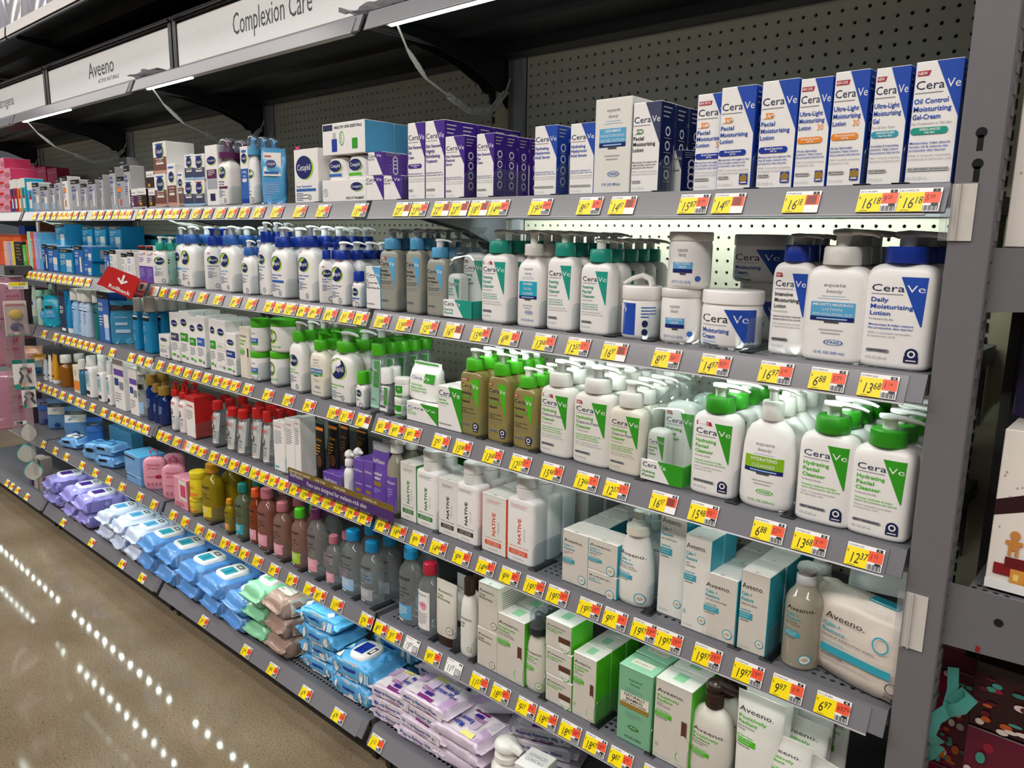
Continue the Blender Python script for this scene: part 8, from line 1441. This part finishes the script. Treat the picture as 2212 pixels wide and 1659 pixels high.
put(pouch(None, {}, .13, .05, .14, body='#dfe3e0', seed=51, items=[('r', -.3, .62, .2, .72, 'ink'), ('e', -.25, .5, .10, .06, 'aqua'), ('l', -.1, .55, .4, .05, 5, 'grey')]), 1.135, -.27, DECK[4]+.0008, 'clear backed wipes pouch with barcode behind cream pouch', 'wipes', .2)
# ------------------------------------------------------------------ leads of the shelf lights
for b in range(1, 5):
    x0 = -(b-1)*LB; z = DECK[0]
    lead([(x0+.075, -.445, z-.026), (x0+.06, -.40, z-.075), (x0+.045, -.33, z-.125), (x0+.035, -.25, z-.150), (x0+.03, -.17, z-.178), (x0+.025, -.09, z-.165), (x0+.022, -.03, z-.110), (x0+.02, -.012, z-.075)], (3, 6), 'white coiled lamp cable under the canopy, %s from right' % ONES[b-1])
for b, row in ((2, 1), (1, 2), (3, 1)):
    x0 = -(b-1)*LB; z = DECK[row]
    lead([(x0+.075, -.445, z-.028), (x0+.10, -.40, z-.050), (x0+.115, -.33, z-.058), (x0+.12, -.28, z-.062), (x0+.10, -.18, z-.075), (x0+.06, -.08, z-.075), (x0+.03, -.012, z-.06)], (3, 5), 'white coiled lamp cable under %s price rail near %s' % (['', 'first', 'second'][row], {2: 'white pump bottles', 1: 'green capped toners', 3: 'blue cartons'}[b]))
# ------------------------------------------------------------------ strip banner, flag cards, hanging goods, high stock
def card(pts, y, th, mat): return MB().prism(pts, 1, y, y+th, mat)
t = empty('shelf_banner', (0, 0, 0)); tag(t, 'purple and gold face care strip banner along fourth rail', 'sign')
P = CARDS['banner']; x0, x1, z0, z1 = P[0][0], P[1][0], P[0][1], P[2][1]; zm = z0+(z1-z0)*.62
MB().prism([(x0, z0), (x1, z0), (x1, zm), (x0, zm)], 1, -.4862, -.4850, M('#4a2a6e', .3)).build('purple_strip', t, 0)
MB().prism([(x0, zm), (x1, zm), (x1, z1-.004), (x1-.004, z1), (x0+.004, z1), (x0, z1-.004)], 1, -.4862, -.4850, M('#7a6327', .3)).build('gold_strip', t, 0)
D = Decal(x1-x0, z1-z0, lambda u, v, e: (x0+u, -.4862-e, z0+v), 1)
D.t(.02, .42, .30, 'SheaMoisture', 'offwhite', fit=.14, slant=.25); D.t(.20, .18, .30, 'Face care designed for melanin-rich skin', 'white', fit=.57)
for x, s in ((.02, 'EVEN TEXTURE'), (.16, 'CLEANSE'), (.29, 'EVEN TONE'), (.47, 'MOISTURIZE'), (.74, 'CONTROL OIL')): D.t(x, .74, .13, s, 'ivory', fit=.011*len(s), bold=True)
D.build('lettering', t)
t = empty('rollback_flag', (0, 0, 0)); tag(t, 'red rollback flag cards with white arrow hanging from rail', 'sign')
redm = M('#c21a17', .3)
card(CARDS['roll2'], -.524, .0012, redm).build('rear_card', t, 0); card(CARDS['roll'], -.530, .0012, redm).build('front_card', t, 0)
A, B_, C_, D_ = [Vector((p[0], 0, p[1])) for p in CARDS['roll']]
def onc(u, v, e): q = A+(B_-A)*u+(D_-A)*v; return (q.x, -.530-e, q.z)
D = Decal(1, 1, onc, 1); D.t(.10, .10, .17, 'Rollback', 'white', fit=.78, bold=True); D.r(.46, .45, .53, .86, 'white'); D.poly([(.30, .62), (.36, .68), (.50, .52), (.50, .42)], 'white'); D.poly([(.69, .62), (.63, .68), (.49, .52), (.49, .42)], 'white'); D.build('lettering', t)
MB().prism([(-1.296, 1.173), (-1.214, 1.171), (-1.165, 1.226), (-1.240, 1.228)], 1, -.4915, -.4900, redm).build('rail_clip', t, 0)
D = Decal(1, 1, lambda u, v, e: (-1.285+u*.085+v*.05, -.4915-e, 1.175+v*.05), 1); D.r(.15, .40, .85, .95, 'ltgrey'); D.r(.3, .5, .6, .85, 'dkgrey'); D.t(.1, .1, .2, 'Rollback', 'offwhite', fit=.75); D.build('clip_print', t)
MB().tube([(-1.25, -.49, 1.20), (-1.24, -.51, 1.205), (-1.235, -.527, 1.205)], .004, redm).build('arm', t)
RZ = math.radians(74)
def hung(name, key, label, cat, group='goods on the hanging clip strip'):
    x, y, z, w_, h_ = HANG[key]; o = empty(name, (x, y, z-h_/2), RZ); tag(o, label, cat, group); return o, w_, h_
gl = lambda: glassy('blister', '#f2eeee', .10, .04, .2)
o, w_, h_ = hung('clip_bracket', 'bracket', 'dark grey bracket holding clip strip on the rail', 'bracket'); MB().cbox(-w_/2, w_/2, -.02, .05, 0, h_, .003, M('#3f3f42', .5)).build('clip_body', o, 0); MB().cbox(-w_*.3, -w_*.15, -.022, -.02, h_*.2, h_*.6, .001, blk).build('slot', o, 0)
o, w_, h_ = hung('clip_strip', 'strip', 'long clear plastic clip strip hanging at left', 'clip strip'); MB().box(-w_/2, w_/2, 0, .0015, 0, h_, gl()).build('band', o, 0)
mb = MB()
for k in range(9): mb.box(-w_*.35, w_*.35, -.004, 0, h_*(.05+k*.1), h_*(.05+k*.1)+.008, gl())
mb.build('hooks', o, 0)
o, w_, h_ = hung('clip_strip', 'strip2', 'narrow clear clip strip carrying the bristle brushes', 'clip strip'); MB().box(-w_/2, w_/2, .003, .0045, 0, h_, gl()).build('band', o, 0)
for i, k in enumerate(('pink1', 'pink2', 'pink3')):
    o, w_, h_ = hung('pink_pack', k, 'pink blister pack with red lettering, %s on the strip' % ['highest', 'middle', 'lowest glossy one'][i], 'blister pack')
    MB().cbox(-w_/2, w_/2, 0, .004, 0, h_, .001, M('#d79fb6', .35)).build('card', o, 0)
    MB().loft([(h_*.04, w_*.44, .012), (h_*.10, w_*.47, .02), (h_*.85, w_*.47, .02), (h_*.93, w_*.44, .01)], 4, glassy('pinkblister', '#e9b6cb', .45, .05, .25), 24).build('blister', o)
    D = Decal(w_, h_, lambda u, v, e: (u, -.021-e, v), 1)
    for q in range(3): D.t(.08, .72-.18*q, .07, ['skin', 'oil', 'toller'][q], 'crimson', 'l', .3); D.lines(.06, .68-.18*q, .3, .03, 2, 'rose')
    if i == 2: D.r(.12, .08, .36, .15, 'white'); D.r(.16, .09, .28, .14, 'ink')
    D.build('print', o)
o, w_, h_ = hung('price_flag', 'ptag', 'yellow and white price flag above the toy blister', 'price tag'); MB().box(-w_/2, w_/2, -.004, -.002, 0, h_, M('white')).build('card', o, 0); D = Decal(w_, h_, lambda u, v, e: (u, -.004-e, v), 1); D.r(-.45, .5, .45, .95, 'tagy'); D.t(.05, .58, .3, '6.97', 'ink', fit=.34, bold=True); D.r(-.3, .1, .3, .4, 'ltgrey'); D.build('print', o)
o, w_, h_ = hung('toy_blister', 'blister', 'clear blister pack holding yellow and purple round soft toys', 'blister pack')
MB().cbox(-w_/2, w_/2, .0, .003, 0, h_, .001, M('#d9c7c2', .4)).build('card', o, 0)
for (cx, cz, rr, col, nm) in ((0, h_*.62, w_*.30, '#e3c425', 'yellow_puff'), (.004, h_*.26, w_*.28, '#3a2f6e', 'purple_puff'), (w_*.22, h_*.09, w_*.14, '#e3d9cf', 'white_puff')):
    MB().loft([(cz+rr*.8*math.sin(a), rr*math.cos(a)+.0004, rr*.5*math.cos(a)+.0004) for a in [-PI/2+PI*k/8 for k in range(9)]], 2, M(col, .7), 20, cy=-.012).build(nm, o)
D = Decal(w_, h_, lambda u, v, e: (u, -.001-e, v), 1); D.r(-.45, .0, .45, .07, 'sage'); D.r(-.4, .86, .4, .92, 'rose'); D.build('print', o)
MB().loft([(h_*.04, w_*.46, .030), (h_*.9, w_*.46, .030)], 6, gl(), 20, cy=-.001).build('blister', o)
for i, k in enumerate(('card', 'card2')):
    o, w_, h_ = hung('brush_card', k, ['white and teal carded brush tool with grey handles', 'second carded brush hanging behind, teal trim'][i], 'carded tool')
    MB().cbox(-w_/2, w_/2, 0, .002, 0, h_, .0008, M('white', .4)).build('card', o, 0)
    D = Decal(w_, h_, lambda u, v, e: (u, -e, v), 1); D.r(-.5, .86, .5, 1, 'dteal'); D.r(-.4, .04, .0, .2, 'peach'); D.r(-.5, .0, -.2, .16, 'teal'); D.e(.28, .62, .08, .10, 'rose'); D.t(-.3, .22, .05, 'BRUSH', 'grey', 'l', .4); D.build('print', o)
    MB().tube([(-.02, -.006, h_*.22), (-.008, -.007, h_*.45), (-.016, -.008, h_*.58), (-.012, -.008, h_*.70), (0, -.008, h_*.74), (.012, -.008, h_*.70), (.016, -.008, h_*.58), (.008, -.007, h_*.45), (.02, -.006, h_*.22)], .0055, M('#55585c', .4), 8).build('handles', o)
for i, k in enumerate(('br1', 'br2', 'br3')):
    o, w_, h_ = hung('body_brush', k, 'teardrop white bristle brush with teal rim, %s' % ['top one', 'middle one', 'bottom one'][i], 'brush')
    pr = [(w_/2*math.sin(PI*min(1, t*1.0))**.8*(1.12-.35*t), h_*t) for t in [q/14 for q in range(15)]]
    poly = [(a, b) for a, b in pr]+[(-a, b) for a, b in pr[::-1][1:-1]]
    MB().prism(poly, 1, -.002, .012, M('#2a9a98' if i else '#6f7578', .35)).build('back', o, .5)
    MB().prism([(a*.90, h_*.05+b*.9) for a, b in poly], 1, -.012, -.002, M('#c9c3b8', .8, bump=.9, scale=420, vary=.25)).build('bristles', o, 0)
# goods standing at the very left end of the base shelf
for i, (px, w_, h_, col) in enumerate([(-2.62, .05, .17, '#8f857c'), (-2.70, .055, .16, '#a79f98'), (-2.78, .04, .15, '#4a2a66'), (-2.55, .05, .09, '#7a2f8a'), (-2.47, .05, .07, '#c9c2b4')]):
    o = carton('gen', dict(items=[('r', -.4, .7, .4, .95, 'ink'), ('l', -.3, .6, .5, .06, 4, 'grey')]), w_, .05, h_, front=col, side=col); o.location = (px, -.43, BZ); tag(o, 'narrow %s tool carton at left end of base shelf' % ['taupe', 'pale grey', 'deep purple', 'violet', 'cream'][i], 'box')
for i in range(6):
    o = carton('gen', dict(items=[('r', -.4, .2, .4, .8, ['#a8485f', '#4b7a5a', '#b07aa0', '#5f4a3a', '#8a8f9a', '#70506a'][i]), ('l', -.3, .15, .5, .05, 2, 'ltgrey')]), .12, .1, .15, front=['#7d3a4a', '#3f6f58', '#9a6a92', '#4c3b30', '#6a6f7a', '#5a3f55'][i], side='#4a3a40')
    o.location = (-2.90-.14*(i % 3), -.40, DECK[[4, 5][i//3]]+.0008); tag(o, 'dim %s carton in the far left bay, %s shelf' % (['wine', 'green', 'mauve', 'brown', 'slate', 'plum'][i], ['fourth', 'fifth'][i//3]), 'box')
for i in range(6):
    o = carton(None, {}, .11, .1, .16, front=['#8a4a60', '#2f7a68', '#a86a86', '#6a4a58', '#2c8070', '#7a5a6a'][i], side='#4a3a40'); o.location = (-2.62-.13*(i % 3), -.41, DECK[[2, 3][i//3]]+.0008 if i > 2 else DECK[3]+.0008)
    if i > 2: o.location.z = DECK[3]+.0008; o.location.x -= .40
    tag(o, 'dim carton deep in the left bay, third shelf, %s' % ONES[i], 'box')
# clear stock tubs high above
for i in range(4):
    x = -1.78-.30*i; o = empty('stock_tub', (x, -.33, 2.2255)); tag(o, 'clear plastic stock bag on the overstock shelf, %s from right' % ONES[i], 'stock bag', 'clear stock bags up high')
    MB().loft([(0, .13, .11), (.01, .14, .12), (.24, .145, .12), (.27, .13, .10)], 6, glassy('tub', '#e4e2ea', .38, .1, .25), 24).build('film', o)
    for k in range(3): MB().cbox(-.11+.075*k, -.045+.075*k, -.07, .05, .002, .15+.02*k, .002, M(['#c9b7c4', '#9fb0c9', '#c9c4a4'][(k+i) % 3], .4)).build('packet', o, 0)
# torn clear film left on the canopy rail
for i, (x, z) in enumerate([(.02, DECK[0]+.018), (-1.16, DECK[0]+.018)]):
    vs = []; fs = []; nx, ny = 14, 6
    for b in range(ny+1):
        for a in range(nx+1):
            u, v = a/nx, b/ny; vs.append((-.13+.20*u, -.46+.10*v-.02*wn(u*3, v*3, i, 1.7), .012*wn(u*5+i*9, v*4, 0, 1.3)+.010*v*math.sin(u*9)))
    for b in range(ny):
        for a in range(nx): q = b*(nx+1)+a; fs.append((q, q+1, q+nx+2, q+nx+1))
    o = MB().add(vs, fs, glassy('scrap', '#b9b7bd', .5, .08, .25)).build('film_scrap', None, 1.0, (x, 0, z)); tag(o, 'crumpled clear film lying on the canopy rail, %s one' % ['right', 'left'][i], 'plastic film')
